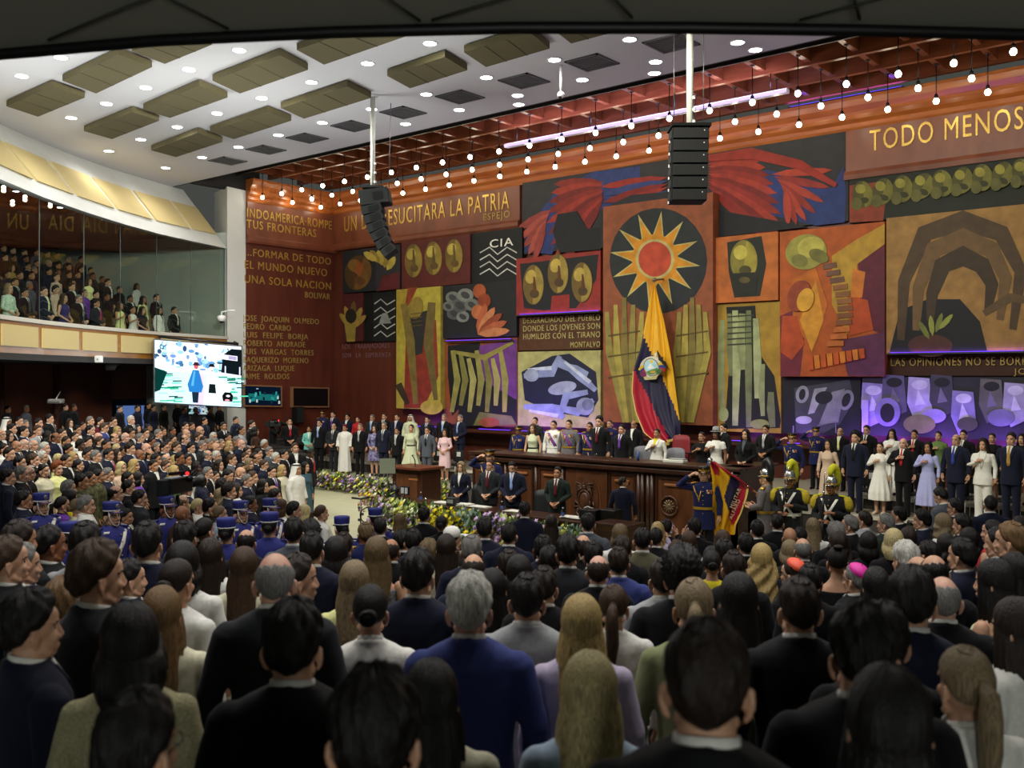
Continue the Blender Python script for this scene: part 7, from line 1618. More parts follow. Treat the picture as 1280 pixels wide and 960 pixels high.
parse('''
# tiered crowd on the left, towards the pale floor
9,521 robe/w none cap=ghutra skin=3|man in white headdress at the top of the left tiers, by the picture edge
24,520 suit/k/- crop:k|dark haired man in black right of the white headdress on the top tier
48,522 suit/c/g short:k|dark haired man behind the pale grey suit on the left tiers
62,517 suit/k/g short:k d=26 head=110|tall man in black suit with grey tie standing out on the top left tiers
47,531 suit/lg/k short:b|man in pale grey suit with dark tie high on the left tiers
15,529 suit/k/- short:k|man with black fringe just below the white headdress
30,532 suit/n/lb short:k|man in navy suit with pale blue tie left of the pale grey suit
2,536 suit/k/- fringe:b glasses=1|balding man in glasses cut by the left picture edge, high tier
11,538 blaz/k/k/k bob:k glasses=1|dark haired woman in glasses left of the pale blue tie
87,523 blaz/k/w/k long:d|woman with long dark hair right of the tall grey tied man, top left tier
97,531 suit/k/w short:k skin=2|dark bearded man in black suit below the long haired woman on the top tier
113,531 suit/k/lb short:k|black bearded man with pale blue tie and white shirt on the left tiers
113,520 suit/n/- short:g|grey older man on the top tier behind the black bearded man
78,535 wcoat/mu/k bun:d|woman in mustard top on the upper left tiers
70,540 suit/n/li fringe:k glasses=1 skin=3 d=21 head=120|balding dark skinned man in glasses with pale violet tie on the left tiers
60,539 wcoat/k/k wavy:k skin=2|dark haired woman between pale grey suit and balding man in glasses
94,539 wcoat/w/k bun:k|woman in white collar with dark hair tied back, below the bearded man in black
21,550 suit/n/n bald skin=2|bald man with moustache in dark navy suit on the left tiers
31,548 suit/k/k fringe:w skin=p|pink faced old man between two bald men on the left tiers
42,549 suit/k/k fringe:w skin=1|bald pale man with white fringe and dark tie on the left tiers
56,552 suit/k/- short:w skin=p|white haired man with parted hair right of the bald pale man
53,563 suit/k/- short:w glasses=1|white haired elder just behind the big red faced man
5,553 wcoat/w/k bun:k|woman in white blouse with dark hair by the left picture edge
25,569 suit/k/- short:k glasses=1|black haired man in glasses left of the big red faced man
42,566 suit/k/- short:b skin=p d=15 head=100|big red faced man with brown hair in dark jacket on the left tiers
73,566 wcoat/ly/k crop:bl|woman with cropped pale blond hair on the left tiers
72,577 wcoat/ly/cr curly:r d=14.5|woman with curly red hair and pale yellow shawl on the left tiers
83,567 suit/k/- crop:k skin=2|young man in dark clothes right of the cropped blond woman
86,555 wcoat/k/k full:k skin=2|woman with swept up black hair on the middle left tiers
101,550 wcoat/w/k curly:k skin=4|dark skinned woman with curls and white top on the left tiers
92,565 wcoat/k/k wavy:o|wavy blond woman behind the dark haired woman in black profile
98,573 blaz/k/k/k bun:k head=80|woman in black in profile with a low dark bun, middle left tiers
109,561 suit/n/pu short:k glasses=1 skin=2|man in glasses with purple and red tie on the left tiers
55,579 wcoat/cr/cr bun:k d=14.2 head=125|woman with dark hair and long cream scarf on the left tiers
130,528 suit/b/lb short:b glasses=1|man in glasses and bright blue suit with pale tie on the upper tiers
125,521 suit/dr/k short:k|dark haired man in wine coloured jacket on the top tier
142,521 suit/k/g short:k glasses=1|man in spectacles and black suit by the lit doorway
164,519 suit/k/k short:w|white bearded old man in black before the lit doorway
147,533 wcoat/k/k bob:o|fair woman with a short bob below the spectacled man at the doorway
164,535 suit/k/w short:k skin=2|dark haired man under the white bearded old man
182,535 suit/n/k short:k|black bearded man in navy suit on the upper tiers under the doorway
198,536 suit/n/k short:g|two toned grey haired man in navy near the grey wall
123,540 suit/k/- bald skin=p|bald elder behind the man in glasses with the striped blue tie
125,545 suit/k/lb short:b glasses=1|man in glasses with striped blue tie on the middle tiers
143,541 suit/k/w fringe:k|balding man with open white shirt on the middle tiers
157,540 suit/n/- fringe:w skin=p|bald pink elder in navy left of the grey haired navy suit
175,541 suit/n/w short:g d=21.5|thick grey haired man in navy suit below the black bearded man
154,557 wcoat/k/k crop:k glasses=1 skin=2|dark woman in glasses left of the man in navy with pale striped tie
163,553 suit/n/lb full:d d=19 head=115|large dark haired man in navy suit with pale striped tie, middle left tiers
146,554 wcoat/k/k crop:bl|pale cropped blond person behind the red tied man
175,561 suit/n/bl2 bald skin=3|bald dark skinned man with violet blue tie on the middle tiers
183,553 suit/k/- bald skin=p|bald pink headed man above the bald dark skinned man
188,562 suit/n/- fringe:k skin=2|balding tanned man right of the bald dark skinned man
197,552 wcoat/k/k crop:g|grey cropped woman near the grey wall on the middle tiers
206,552 suit/k/w short:k glasses=1|man in glasses and black suit beside the grey cropped woman
195,566 suit/k/- short:k skin=2|dark man half hidden beneath the grey cropped woman
120,562 suit/k/- short:g|grey haired man in black right of the purple and red tie
136,560 suit/n/r short:k skin=2 d=18.5 head=115|black haired man in navy suit with red tie on the middle tiers
146,561 wcoat/k/k long:d|long faced woman with dark hair right of the red tied man
152,577 wcoat/be/k bob:bl|white blond woman with a bob on the lower tiers
168,574 wcoat/be/k wavy:o d=17 head=115|woman with wavy blond hair in a pale coat on the lower tiers
192,574 suit/k/- short:k skin=2|dark haired man left of the big television camera
208,575 suit/n/pu short:b glasses=1 d=17 head=120|man in glasses and dark suit with violet tie above the television camera
208,567 suit/n/- fringe:g|grey balding man behind the man above the television camera
232,527 suit/c/- short:k|dark bearded man in charcoal by the small green monitor
233,536 suit/n/pu bald|bald man with violet tie under the small green monitor
250,532 suit/k/- bald glasses=1|bald man in glasses at the top of the tiers near the pier
248,540 suit/n/n short:b glasses=1|man in glasses and navy suit below the bald man in glasses
231,543 suit/n/w fringe:k|balding man in navy with white shirt under the violet tie
267,540 suit/k/- short:w|white haired man left of the tall guard by the pier
216,543 suit/n/- short:k|dark haired man at the foot of the grey wall
269,547 suit/n/- short:g|grey haired man with a bald spot below the white haired man near the pier
277,548 dr/k/.5/none/1 crop:g|grey haired woman with bare shoulders near the pier
287,551 blaz/k/w/k bob:o|blond woman in black jacket before the tall guard by the pier
302,549 suit/n/r bald skin=p|bald elder in navy suit with pink tie right of the blond woman
270,553 suit/k/- bald|bald man in black left of the blond woman in black jacket
253,550 suit/c/w short:g glasses=1|grey haired man in spectacles and charcoal in the middle of the right tiers
239,553 suit/c/- full:k|man with a black quiff in charcoal suit on the tiers
221,552 suit/n/bl2 full:b|brown haired man in blue suit with deep blue tie on the tiers
290,567 suit/g/pu short:b d=20.5|brown haired man in grey suit with violet tie at the lower tiers
309,558 wcoat/k/k bun:k|dark haired woman in profile left of the grey haired group by the pier
307,565 suit/k/- short:b|brown haired man in black behind the fair bobbed woman
312,573 wcoat/k/k bob:a d=20|fair bobbed woman in black near the bottom of the left tiers
271,563 suit/k/- short:w glasses=1|white bearded man behind the navy suit in glasses
260,562 suit/n/n fringe:g glasses=1 d=19.5|tall balding man in glasses and open navy suit near the middle tiers
274,574 blaz/k/w/k long:d|woman with long dark hair below the white bearded man
246,577 wcoat/w/k wavy:k skin=4|dark skinned woman in white with black waves on the lower tiers
234,567 suit/k/ly short:k skin=2 d=17.5|large man in black suit with yellow green tie on the lower tiers
219,569 wcoat/k/k bob:o|blond woman left of the large man with yellow green tie
218,582 wcoat/gr/k wavy:o|blond woman with glasses just above the cameraman
331,549 suit/k/w short:w skin=3|white haired dark skinned man under the cameraman in black
337,558 suit/g/w short:g|grey haired man in blue grey suit below the white haired dark skinned man
345,565 suit/c/k short:w d=21|white haired man in charcoal suit and dark tie near the pale floor
355,561 suit/k/- short:k pose=hold|dark haired man with a camera right of the white haired man in charcoal
323,560 suit/k/- short:k|black haired man left of the blue grey suit
322,567 suit/n/w fringe:k skin=2|balding man with white shirt left of the white haired charcoal suit
330,574 suit/n/- short:b glasses=1|man in glasses in navy, left of the bearded man with violet tie
''', 'f')
for s in ROWS:
    if s['zone'] == 'f' and s['head'] is None: s['head'] = 118 + (int(s['px'] * 7) % 5 - 2) * 7
parse('''
# lower part of the left tiers
301,583 suit/n/- bald d=17.5 head=110|bald man with dark skin tones at the foot of the left tiers in navy
309,592 suit/n/n short:g d=16 head=105|grey haired man in navy suit in front row right of the hand on heart man
316,588 suit/k/n short:b d=16.8 head=110|brown haired man in dark suit right of the grey haired front row man
260,583 suit/k/- short:g d=17 head=110|grey haired man behind the man in navy with hand on heart
252,590 suit/n/- short:k pose=heart d=15.2 head=85|black haired man in navy suit with hand on heart in left crowd
269,588 blaz/k/w/k bun:k d=16 head=110|dark haired woman right of the man with hand on heart
283,585 suit/g/- crop:k d=17 head=110 pitch=20|dark haired man looking down behind the hand on heart man
291,588 wcoat/be/k bob:b d=16.5 head=110|brown haired woman in beige left of the front row grey haired man
278,598 suit/k/- full:k d=14.8 head=90|black bowl haired man right of the hand on heart man
287,604 suit/n/- curly:d d=13.6 head=90|young man with thick wavy dark hair in navy suit in left crowd
276,611 wcoat/w/k wavy:a d=13.4 head=80|light brown haired woman just left of the wavy haired young man
296,604 wcoat/w/k bob:d d=14.5 head=100|woman in white behind the wavy haired young man
248,622 wcoat/w/k pony:bl d=13.2 head=85|blond woman with long ponytail and white top in left crowd
263,622 suit/k/- short:k d=13 head=80|black haired man right of the blond ponytail
275,631 wcoat/sb/k bun:h d=12.4 head=75|light brown haired woman in pale blue right of the blond ponytail
233,603 suit/n/- bald d=14.2 head=60 pose=hold glasses=1|bald cameraman operating the television camera
228,618 suit/br/- fringe:h d=13.6 head=60|brown haired man bending below the television camera
228,631 suit/br/- bald d=12.6 head=60 skin=3|brown bald head left of the blond ponytail
313,619 suit/n/- short:k skin=3 d=12.8 head=80|dark skinned man in black suit between the kepis near the white top profile
10,585 suit/n/- short:k d=12.2 head=85|black bearded man in navy suit in profile by the left picture edge, under the tiers
27,582 suit/k/r short:g d=13.6 head=90|grey haired man with red tie behind the bearded navy profile
35,581 suit/k/- fringe:w glasses=1 d=13.2 head=90|white haired man in glasses right of the red tie on the left
30,612 suit/n/- short:k glasses=1 d=11.2 head=85 skin=2|dark haired man in black glasses and navy suit left of a kepi
86,599 suit/k/- short:g d=12.4 head=80|grey haired man in profile in front of the camouflage uniforms
78,619 blaz/pu/k/k pony:k d=11.8 head=70|woman with dark hair and violet jacket before the grey haired profile
88,612 wcoat/ye/k wavy:k d=12 head=80|dark haired woman in yellow before the camouflage uniforms
97,622 wcoat/cr/k bun:h d=11.4 head=70|brown haired woman in cream beside the grey haired man with red collar
108,618 suit/w/r short:g d=11.6 head=85|grey haired man in white with dark red collar in left crowd
102,591 camo crop:k d=13.6 head=95 skin=2|first of three soldiers in camouflage, nearest the picture edge
112,588 camo crop:k d=14 head=95 skin=2|second of three soldiers in camouflage, the middle one
123,585 camo crop:k d=14.6 head=95 skin=2|third of three soldiers in camouflage, beside the silver haired man
135,584 suit/n/n short:g d=15 head=100|silver haired man in navy suit right of the camouflage uniforms
145,606 suit/c/- fringe:k d=12.6 head=85|balding man in charcoal with dark fringe in left crowd
160,589 suit/k/- short:k glasses=1 d=14.2 head=100|dark haired man in glasses behind the balding charcoal man
161,599 suit/k/- short:k d=13 head=90|black haired man bending forward right of the balding charcoal man
175,611 suit/c/- short:k d=12 head=80|dark haired man in charcoal profile looking up, left of a kepi
173,590 blaz/pu/w/k bob:k d=14 head=90|woman in violet jacket beside the television camera
158,635 suit/k/- short:k d=11 head=110 skin=2 H=1.5|small dark face between the kepi and the charcoal profile
344,611 wcoat/k/k full:k d=15 head=80|dark haired woman above the kepi next to the white profile top
342,606 suit/k/- bald d=15.8 head=80 skin=2|bald brown head before the bearded man with violet tie
329,599 blaz/k/k/k bob:k glasses=1 d=16.2 head=110|dark haired woman with dark glasses in navy near the pale floor
352,624 wcoat/w/k bob:b d=12.6 head=80|brown haired woman in white top in profile right of a kepi
368,626 suit/n/- short:k d=12.2 head=75|black haired man in navy between white top and pale blond hair
381,631 blaz/w/mg/k bob:bl d=12 head=70|pale blond woman in white with a magenta scarf
402,630 blaz/w/w/w pony:b d=11.6 head=70|woman in white suit with brown ponytail on the edge of the pale floor
52,616 guard crop:k cap=kepi d=11.4 head=150|guard in blue kepi and white belt nearest the picture edge
140,627 guard crop:k cap=kepi d=11.2 head=140|guard in blue kepi left of the man in charcoal looking up
209,620 guard crop:k cap=kepi d=11.8 head=140 skin=3|guard in blue kepi under the television camera
301,626 guard crop:k cap=kepi d=11.8 head=140|guard in blue kepi left of the dark skinned man in black suit
338,623 guard crop:k cap=kepi d=12.4 head=140|guard in blue kepi above another kepi seen from behind
88,652 guard bun:k cap=kepi d=9.8 head=30|guard in blue kepi from behind, next to the pale grey jacket
283,647 guard bun:k cap=kepi d=10.2 head=10|guard in blue kepi from behind, right of the woman with a silver hair clip
337,640 guard bun:k cap=kepi d=10.6 head=10|guard in blue kepi from behind, directly under another kepi
427,645 guard bun:k cap=kepi d=12.4 head=-20|guard in blue kepi from behind against the pale floor
469,635 guard bun:k cap=kepi d=13.2 head=-20|guard in blue kepi from behind beside the hoop stand
''', 'f')
parse('''
# the audience standing in front, seen from behind
40,738 suit/n/- full:k d=3.45 head=70|young man in navy suit in profile, dark tousled hair, bottom left
123,677 suit/c/- full:b d=4.15 head=68|large brown grey haired man in charcoal suit, profile to the side
163,757 wcoat/cr/k/knit fbob:k d=3.15 head=10|woman in cream knitted cardigan with dark bob
173,857 suit/k/- short:k d=2.2 head=35 glasses=1|black haired head with white framed glasses at the bottom edge
202,732 blaz/cr/w/cr long:l d=4.3 head=8|woman with long light brown hair in cream jacket left side
222,695 wcoat/w/k bun:d d=4.9 head=35|woman with dark low bun and white puff sleeved blouse
162,697 suit/n/- short:k d=6.2 head=70|young black haired man in navy suit in profile beside the large brown haired man
108,645 suit/lg/- short:k d=6.2 head=30|black haired man in pale grey jacket from behind at left
62,653 suit/k/- crop:k skin=3 d=6.4 head=65|dark skinned man in black suit in profile left of the pale grey jacket
25,648 suit/k/- short:d skin=2 d=6.2 head=55|dark haired man with orange collar at the left side
10,668 suit/k/- short:b d=5.0 head=75|brown haired man in dark suit in profile cut by the left picture edge
28,677 suit/b/- short:g d=5.8 head=70|grey haired man in blue suit behind the brown haired profile at left
78,722 wcoat/br/k full:l d=4.7 head=10 H=1.5|brown curly top of a short person left of the large brown haired man
185,632 suit/n/- short:k d=6.5 head=20|tall black haired man in navy suit from behind below the charcoal profile
263,672 blaz/w/w/k long:d d=6.8 head=10|woman with long dark brown hair in white jacket from behind
305,683 wcoat/cr/k long:b d=6.3 head=8|woman with long brown hair in cream left of the bald grey man
232,649 suit/k/- short:k d=7.4 head=20|black haired man in black right of the tall navy man
228,677 blaz/w/w/k bob:k d=5.9 head=10|black haired woman in wide white jacket behind the puff sleeves
256,645 blaz/k/k/k pony:k d=8.4 head=40|dark haired woman with a silver hair clip
308,660 suit/k/- fringe:k d=8.6 head=10|man with a bald crown between two blue kepis
344,687 suit/c/- fringe:g skin=p d=4.2 head=5|bald pink headed man with grey sides in charcoal suit
372,690 suit/n/- short:d d=5.2 head=70|man in navy in profile behind the bald charcoal man
390,663 suit/n/- short:k d=7.0 head=15|black haired man in navy suit from behind right of the bald charcoal man
368,645 suit/g/- short:k d=8.4 head=15|black haired man in blue grey jacket from behind left of the ponytail in white
388,652 suit/k/- curly:k d=9.2 head=15|black head below the woman in white suit with brown ponytail
420,672 dr/k/.5/none/1/off fbob:k d=7.2 head=5|woman with smooth black bob and bare back
430,664 suit/k/- short:d d=9 head=10|dark brown head right of the black bob
471,670 dr/dark/.5/none/1/off long:h d=6.8 head=8|woman with long ombre blond hair and bare shoulder
443,700 blaz/ly/w/ly long:a d=5.6 head=8|woman with long blond hair in lemon yellow jacket
463,727 blaz/w/w/k bun:k d=4.5 head=5|woman in white blazer with black hair in a low knot
367,750 suit/k/- full:k d=2.95 head=12|broad man in black with thick black hair, lower left of centre
468,835 suit/k/- full:k d=2.0 head=5|black haired head nearest the camera at the bottom edge, left of the blue suit
538,823 blaz/cr/w/cr long:k d=3.0 head=-5|woman with black hair in cream collared jacket at the bottom before the blue suit
523,687 suit/n/- full:k d=5.4 head=15|man with wet combed black hair in navy suit
587,717 suit/b/- full:w d=3.9 head=5 skin=p|white haired man in bright navy blue suit, centre
489,672 suit/k/- fringe:d d=9.6 head=10 skin=2|brown bald head right of the ombre blond hair
517,660 suit/n/- short:k d=9 head=10|black haired man in navy left of the long brown hair in cream
502,660 suit/k/- crop:k d=10.2 head=10|small black head left of the man in navy near the long brown hair
558,667 wcoat/cr/k long:d d=7.9 head=5|woman with very long dark brown hair in cream top
536,674 wcoat/k/k full:h d=8.8 head=5|brown head left of the very long dark brown hair
590,667 suit/n/- short:g d=7.8 head=10|grey haired man in navy suit behind the bald crown
592,690 suit/n/- fringe:d d=7.0 head=3|man with round bald crown in wide navy suit behind the white hair
605,645 suit/n/- short:k d=10.2 head=-3|black haired man in navy before the lilac flowers
636,652 suit/n/- crop:k d=9.8 head=5|man with clipped black hair in navy suit left of the tall navy back
656,626 suit/n/- short:k d=13 head=5|tall man in navy suit from behind before the clerks desk
530,632 suit/k/- short:k d=11.6 head=8|black suited man with black hair before the yellow flowers
500,641 wcoat/br/k long:h d=12.6 head=20|woman with long light brown hair in profile before the pale flowers
566,657 suit/k/- crop:k cap=ball d=10.6 head=60|person in white baseball cap before the flowers
552,643 blaz/k/k/k bun:k d=12 head=10|dark haired camera operator left of the white baseball cap
456,652 mil short:h d=11 head=-20 skin=3|olive haired guard with red and blue shoulder below the hoop stand
475,645 suit/k/- crop:k d=11.8 head=0|black haired man right of the olive haired guard
616,710 wcoat/cr/k long:k d=6.1 head=5|woman with black hair in cream between white hair and grey suit
659,714 suit/lg/- short:k d=4.7 head=3|man in pale grey suit with black hair and white collar, centre
680,706 suit/k/- short:d d=5.9 head=8|dark brown haired man in black suit behind the pale grey suit
636,685 suit/k/- short:d d=7.2 head=5|dark head right of the round bald crown
649,694 wcoat/k/k bob:k d=6.6 head=3|black bobbed head just behind the pale grey suit
679,667 suit/n/- short:k d=9 head=8 skin=3|dark haired man below the tall navy back
687,679 suit/k/- crop:k d=8.2 head=20 skin=4|dark skinned man with shaved head in black, right of centre
710,669 suit/c/- full:k d=7.4 head=5|man with thick black hair in charcoal suit before the flowers
748,692 suit/k/- fringe:d skin=p d=6.9 head=3|man with large bald crown in black suit, right of charcoal suit
729,667 suit/k/- fringe:d d=9.4 head=5|small balding head above the large bald crown
742,675 suit/k/- short:k d=8.4 head=8|black haired man just above the large bald crown
689,643 wcoat/k/k long:d d=12.4 head=5|woman with long straight brown hair before the clerks desk flowers
735,640 suit/g/- short:k d=11.6 head=0|man in grey suit with black hair by the side cabinet
727,742 blaz/li/w/li long:o d=4.0 head=3|woman with long straight blond hair in pale lilac jacket
737,813 blaz/sb/w/sb long:bl d=3.0 head=0|woman with big blond hair in pale blue jacket at the bottom edge
767,727 wcoat/w/k pony:b d=5.0 head=2|woman with half tied long brown hair right of the lilac jacket
883,768 suit/k/- short:d d=2.0 head=0|large brown haired man in black suit nearest the camera at the bottom right of centre
867,718 wcoat/sg/k pony:a d=4.3 head=-3|woman with tied dark blond hair in sage green jacket
923,715 dr/k/.5/none/1/off long:k d=4.4 head=-5|woman with long black hair and bare shoulders in black
829,696 suit/lg/- short:d d=6.2 head=-5|man in pale grey jacket with brown black hair, right of centre
853,687 suit/k/- curly:k d=5.3 head=5|man with dark wavy hair in black suit and white collar
803,657 suit/ol/- crop:k d=9.3 head=0|man in olive grey suit with black hair
773,682 suit/b/- short:d d=8.0 head=0|man in violet blue suit with brown hair left of the olive suit
775,655 wcoat/w/k bob:h d=10.4 head=0|woman with ash blond bob in white beside the side cabinet
778,670 suit/k/- full:d d=9.6 head=0|dark brown head below the ash blond bob
820,658 suit/k/- crop:k d=11.6 head=5|black haired man left of the woman filming with long blond hair
822,652 wcoat/li/k long:o d=12.8 head=5 pose=phone|woman with long blond hair in lilac holding up a phone
861,663 wcoat/w/k long:b d=10.8 head=-5|woman with long light brown hair in white under the saluting officer
846,676 wcoat/k/k full:b d=10 head=0|brown haired head left of the long light brown hair in white
833,648 suit/k/- short:k d=13.6 head=10 pose=phone|black suited man filming with a phone before the medallion
868,648 suit/k/- full:k d=13.6 head=-10 pose=phone|black haired man filming at the feet of the saluting officer
890,686 dr/ye/.5/none/1 bun:k d=8.6 head=-3|woman with smooth black bun in bright yellow
917,687 suit/k/- short:d d=7.3 head=-5|brown haired man in black suit right of the yellow dress
905,672 suit/k/- short:k d=9 head=-10|black haired man in profile above the yellow dress
890,683 blaz/k/k/k bob:k d=9.6 head=0|black bobbed head behind the smooth black bun
903,662 wcoat/k/k long:b d=11 head=-25|brown haired woman below the lowered flag
932,665 suit/k/- short:k d=10.6 head=-10|black haired man with a dark collar right of the flag bottom
946,649 suit/k/- short:k d=12.8 head=-20|black haired man in black suit with white collar below the grey guard
952,680 wcoat/n/k wavy:o d=8.2 head=-5|woman with long wavy blond hair right of the flag
972,641 suit/k/- crop:k d=13 head=5|man in black jacket at the feet of the grey guard
987,658 suit/k/- bald d=12 head=-10 skin=2|completely bald tan head below the left plumed guard
1000,657 suit/k/- crop:k d=12.4 head=-5|black head between the bald head and long blond hair
1016,647 wcoat/w/k long:a d=12.4 head=-3|woman with long blond hair in white below the right plumed guard
987,675 wcoat/k/k bob:a d=9.8 head=-20|blond woman just above the coral skullcap
1003,671 suit/k/- fringe:g d=10.2 head=-15|grey balding head right of the blond above the coral skullcap
991,695 cass/k/- crop:d cap=skullred d=8.0 head=-55 glasses=1|man in coral red skullcap in profile
1012,703 wcoat/k/k short:k d=6.8 head=-10|black haired head below the coral skullcap
998,719 suit/k/- short:d d=4.0 head=-15|man with short brown hair and white collar in black suit, right
1046,681 dr/k/.5/none/1/off topbun:k d=7.8 head=-10|woman with top bun and bare back in black dress
1069,701 cass/k/- crop:g cap=skullpink d=7.2 head=-50 glasses=1|man in magenta skullcap in profile
1045,655 suit/k/- curly:g d=11.4 head=-15|curly grey black head above the top bun
1049,665 wcoat/k/k wavy:d d=10.2 head=-10|dark wavy head just above the top bun
1062,643 suit/k/- short:g glasses=1 d=12.4 head=-70|grey haired man in spectacles in profile below the shaggy haired young man
1080,638 suit/lg/- short:d d=13 head=-60|bearded brown haired man in pale grey suit below the loose white dress
1107,641 suit/dg/- short:g d=12.2 head=-65|grey haired man in dark green suit in profile below the bald man
1123,632 suit/k/- short:k d=13.4 head=-65|black haired man in glasses in profile below the bald man with hand on heart
1152,637 suit/n/- full:k d=12.4 head=-75|man in blue suit in profile below the lilac dress
1085,665 wcoat/k/k bob:k d=10 head=-15|black bobbed head right of the grey haired spectacled profile
1117,661 wcoat/lace/k bob:bl d=9.2 head=-10|blond bobbed woman in grey blue lace
1135,660 wcoat/n/k fbob:d d=10.2 head=-10|dark brown bobbed head right of the blond in lace
1131,677 suit/k/- full:w d=7.3 head=-35|white haired man with fluffy hair in black, right
1160,673 suit/k/- crop:k skin=2 d=8.6 head=-50|man with clipped black hair above the two bald heads
1167,691 suit/k/- fringe:k d=6.4 head=-20|black haired man with thinning crown behind the big black haired man
1147,693 suit/k/- bald d=7.0 head=-30|bald tan head behind the big black haired man
1139,709 suit/n/- full:k d=3.9 head=-8|big black haired man in navy suit with white collar, right
1178,717 suit/k/- fringe:g skin=p d=4.9 head=-12|bald older man with grey fringe in black suit, right
1202,671 suit/n/- short:k d=7.2 head=-55|man in navy suit with receding black hair in profile at right
1263,651 suit/n/-/sb short:l d=6.9 head=-70|light brown haired bearded man in navy suit and pale blue collar at right edge
1240,648 dr/r/.5/none/1 bun:k d=8.8 head=-65|woman in sleeveless red dress in profile
1247,658 suit/n/- short:k d=7.8 head=-65|dark bearded man between red dress and light brown haired man
1242,698 dr/pg/.4/none/1/off long:k d=5.4 head=-65|woman with long dark hair in strapless pale green dress
1270,746 blaz/w/w/k long:d d=3.9 head=-60|dark haired woman in white jacket cut by the right picture edge
1202,641 suit/k/- short:k d=11.6 head=-60|black bearded man in profile below the broad man in glasses
1194,622 suit/k/- short:k glasses=1 d=13.2 head=-65|man in glasses and black suit left of the navy back at right
1178,642 wcoat/w/k wavy:a d=11.4 head=-60|long haired blond woman below the crouching photographer
1275,643 wcoat/k/k bun:k d=9.6 head=-65|dark haired woman in profile behind the light brown haired man
1183,668 wcoat/mg/k wavy:k d=9.2 head=-30|black haired woman in deep pink behind the receding profile
1211,660 wcoat/k/k wavy:k d=9.8 head=-30|woman with heavy black hair above the receding profile
1095,708 wcoat/k/k long:k d=6.0 head=-10|woman with long black hair right of the magenta skullcap
1077,757 suit/k/- full:k d=2.9 head=-10|man with slick black hair and white collar at the bottom right
1103,755 suit/k/- full:k d=3.3 head=-10|dark head right beside the slick black hair
1110,830 wcoat/k/k long:k d=2.05 head=-8|dark haired person nearest the camera at the bottom right
1205,802 blaz/w/w/w pony:a d=3.0 head=-30|woman with wavy blond ponytail in white jacket at the bottom right
1268,690 wcoat/k/k long:k d=6.2 head=-40|black haired woman at the right edge behind the strapless dress
''', 'f')
# gallery behind the glass: front row and the rows behind it
parse('''
11,354 dr/grn/.5/half/1 bob:a pose=clasp|blond woman in green and white print behind the balcony glass
19,347 suit/k/g short:d skin=2|man in dark suit behind the green and white print on the balcony
31,360 suit/k/g short:k pose=clasp skin=2|man in dark suit and grey tie with clasped hands on the balcony
55,358 suit/n/ly short:d pose=clasp|big man in navy jacket and yellow shirt on the balcony
70,357 wcoat/be/k curly:d|woman with curly hair in pale floral top on the balcony
80,367 dr/pr/.4/none/1 wavy:b pose=clasp|woman in bright blue violet dress on the balcony
90,353 suit/k/w short:d|young man in black suit behind the blue violet dress on the balcony
99,368 suit/k/w short:g skin=p glasses=1 pose=clasp|grey haired man in glasses and dark suit on the balcony
106,361 wcoat/pu/k bun:b|woman in violet top behind the grey haired man on the balcony
111,347 wcoat/ly/k bob:b|woman in cream blouse high on the balcony
121,374 suit/c/mg short:d pose=clasp skin=2|man with magenta tie on the balcony
135,348 suit/k/w short:d|man in black suit standing above the magenta tie on the balcony
150,377 dr/ly/.4/none/1.3 wavy:d pose=heart skin=2|woman in lemon sleeveless dress with hand on heart on the balcony
166,382 dr/w/.4/none/1 bun:d pose=heart skin=2|woman in white sleeveless dress with hand on heart on the balcony
178,383 dr/n/.4/short/1 wavy:d pose=clasp|woman in navy dress on the balcony
179,370 dr/ly/.4/long/1 wavy:k skin=2|woman in pale yellow jacket behind the navy dress on the balcony
171,354 wcoat/w/k bob:k skin=3|woman in white blouse highest near the right end of the balcony
196,367 suit/k/g short:k|man in black suit behind the white jacket on the balcony
199,383 blaz/w/k/k long:k skin=2|woman in open white jacket over black on the balcony
218,383 suit/k/w short:k skin=2|last man in dark suit at the right end of the balcony
35,328 suit/k/w short:k skin=2 pose=heart|tall man in black suit with hand on heart in the middle rows of the balcony
71,341 dr/be/.4/long/1 bun:d|woman in beige dress in the middle rows of the balcony
15,330 wcoat/mu/k bob:d|woman in mustard in the middle rows of the balcony
163,369 suit/k/w short:k skin=3|dark suited man behind the white sleeveless dress on the balcony
''', 'B')
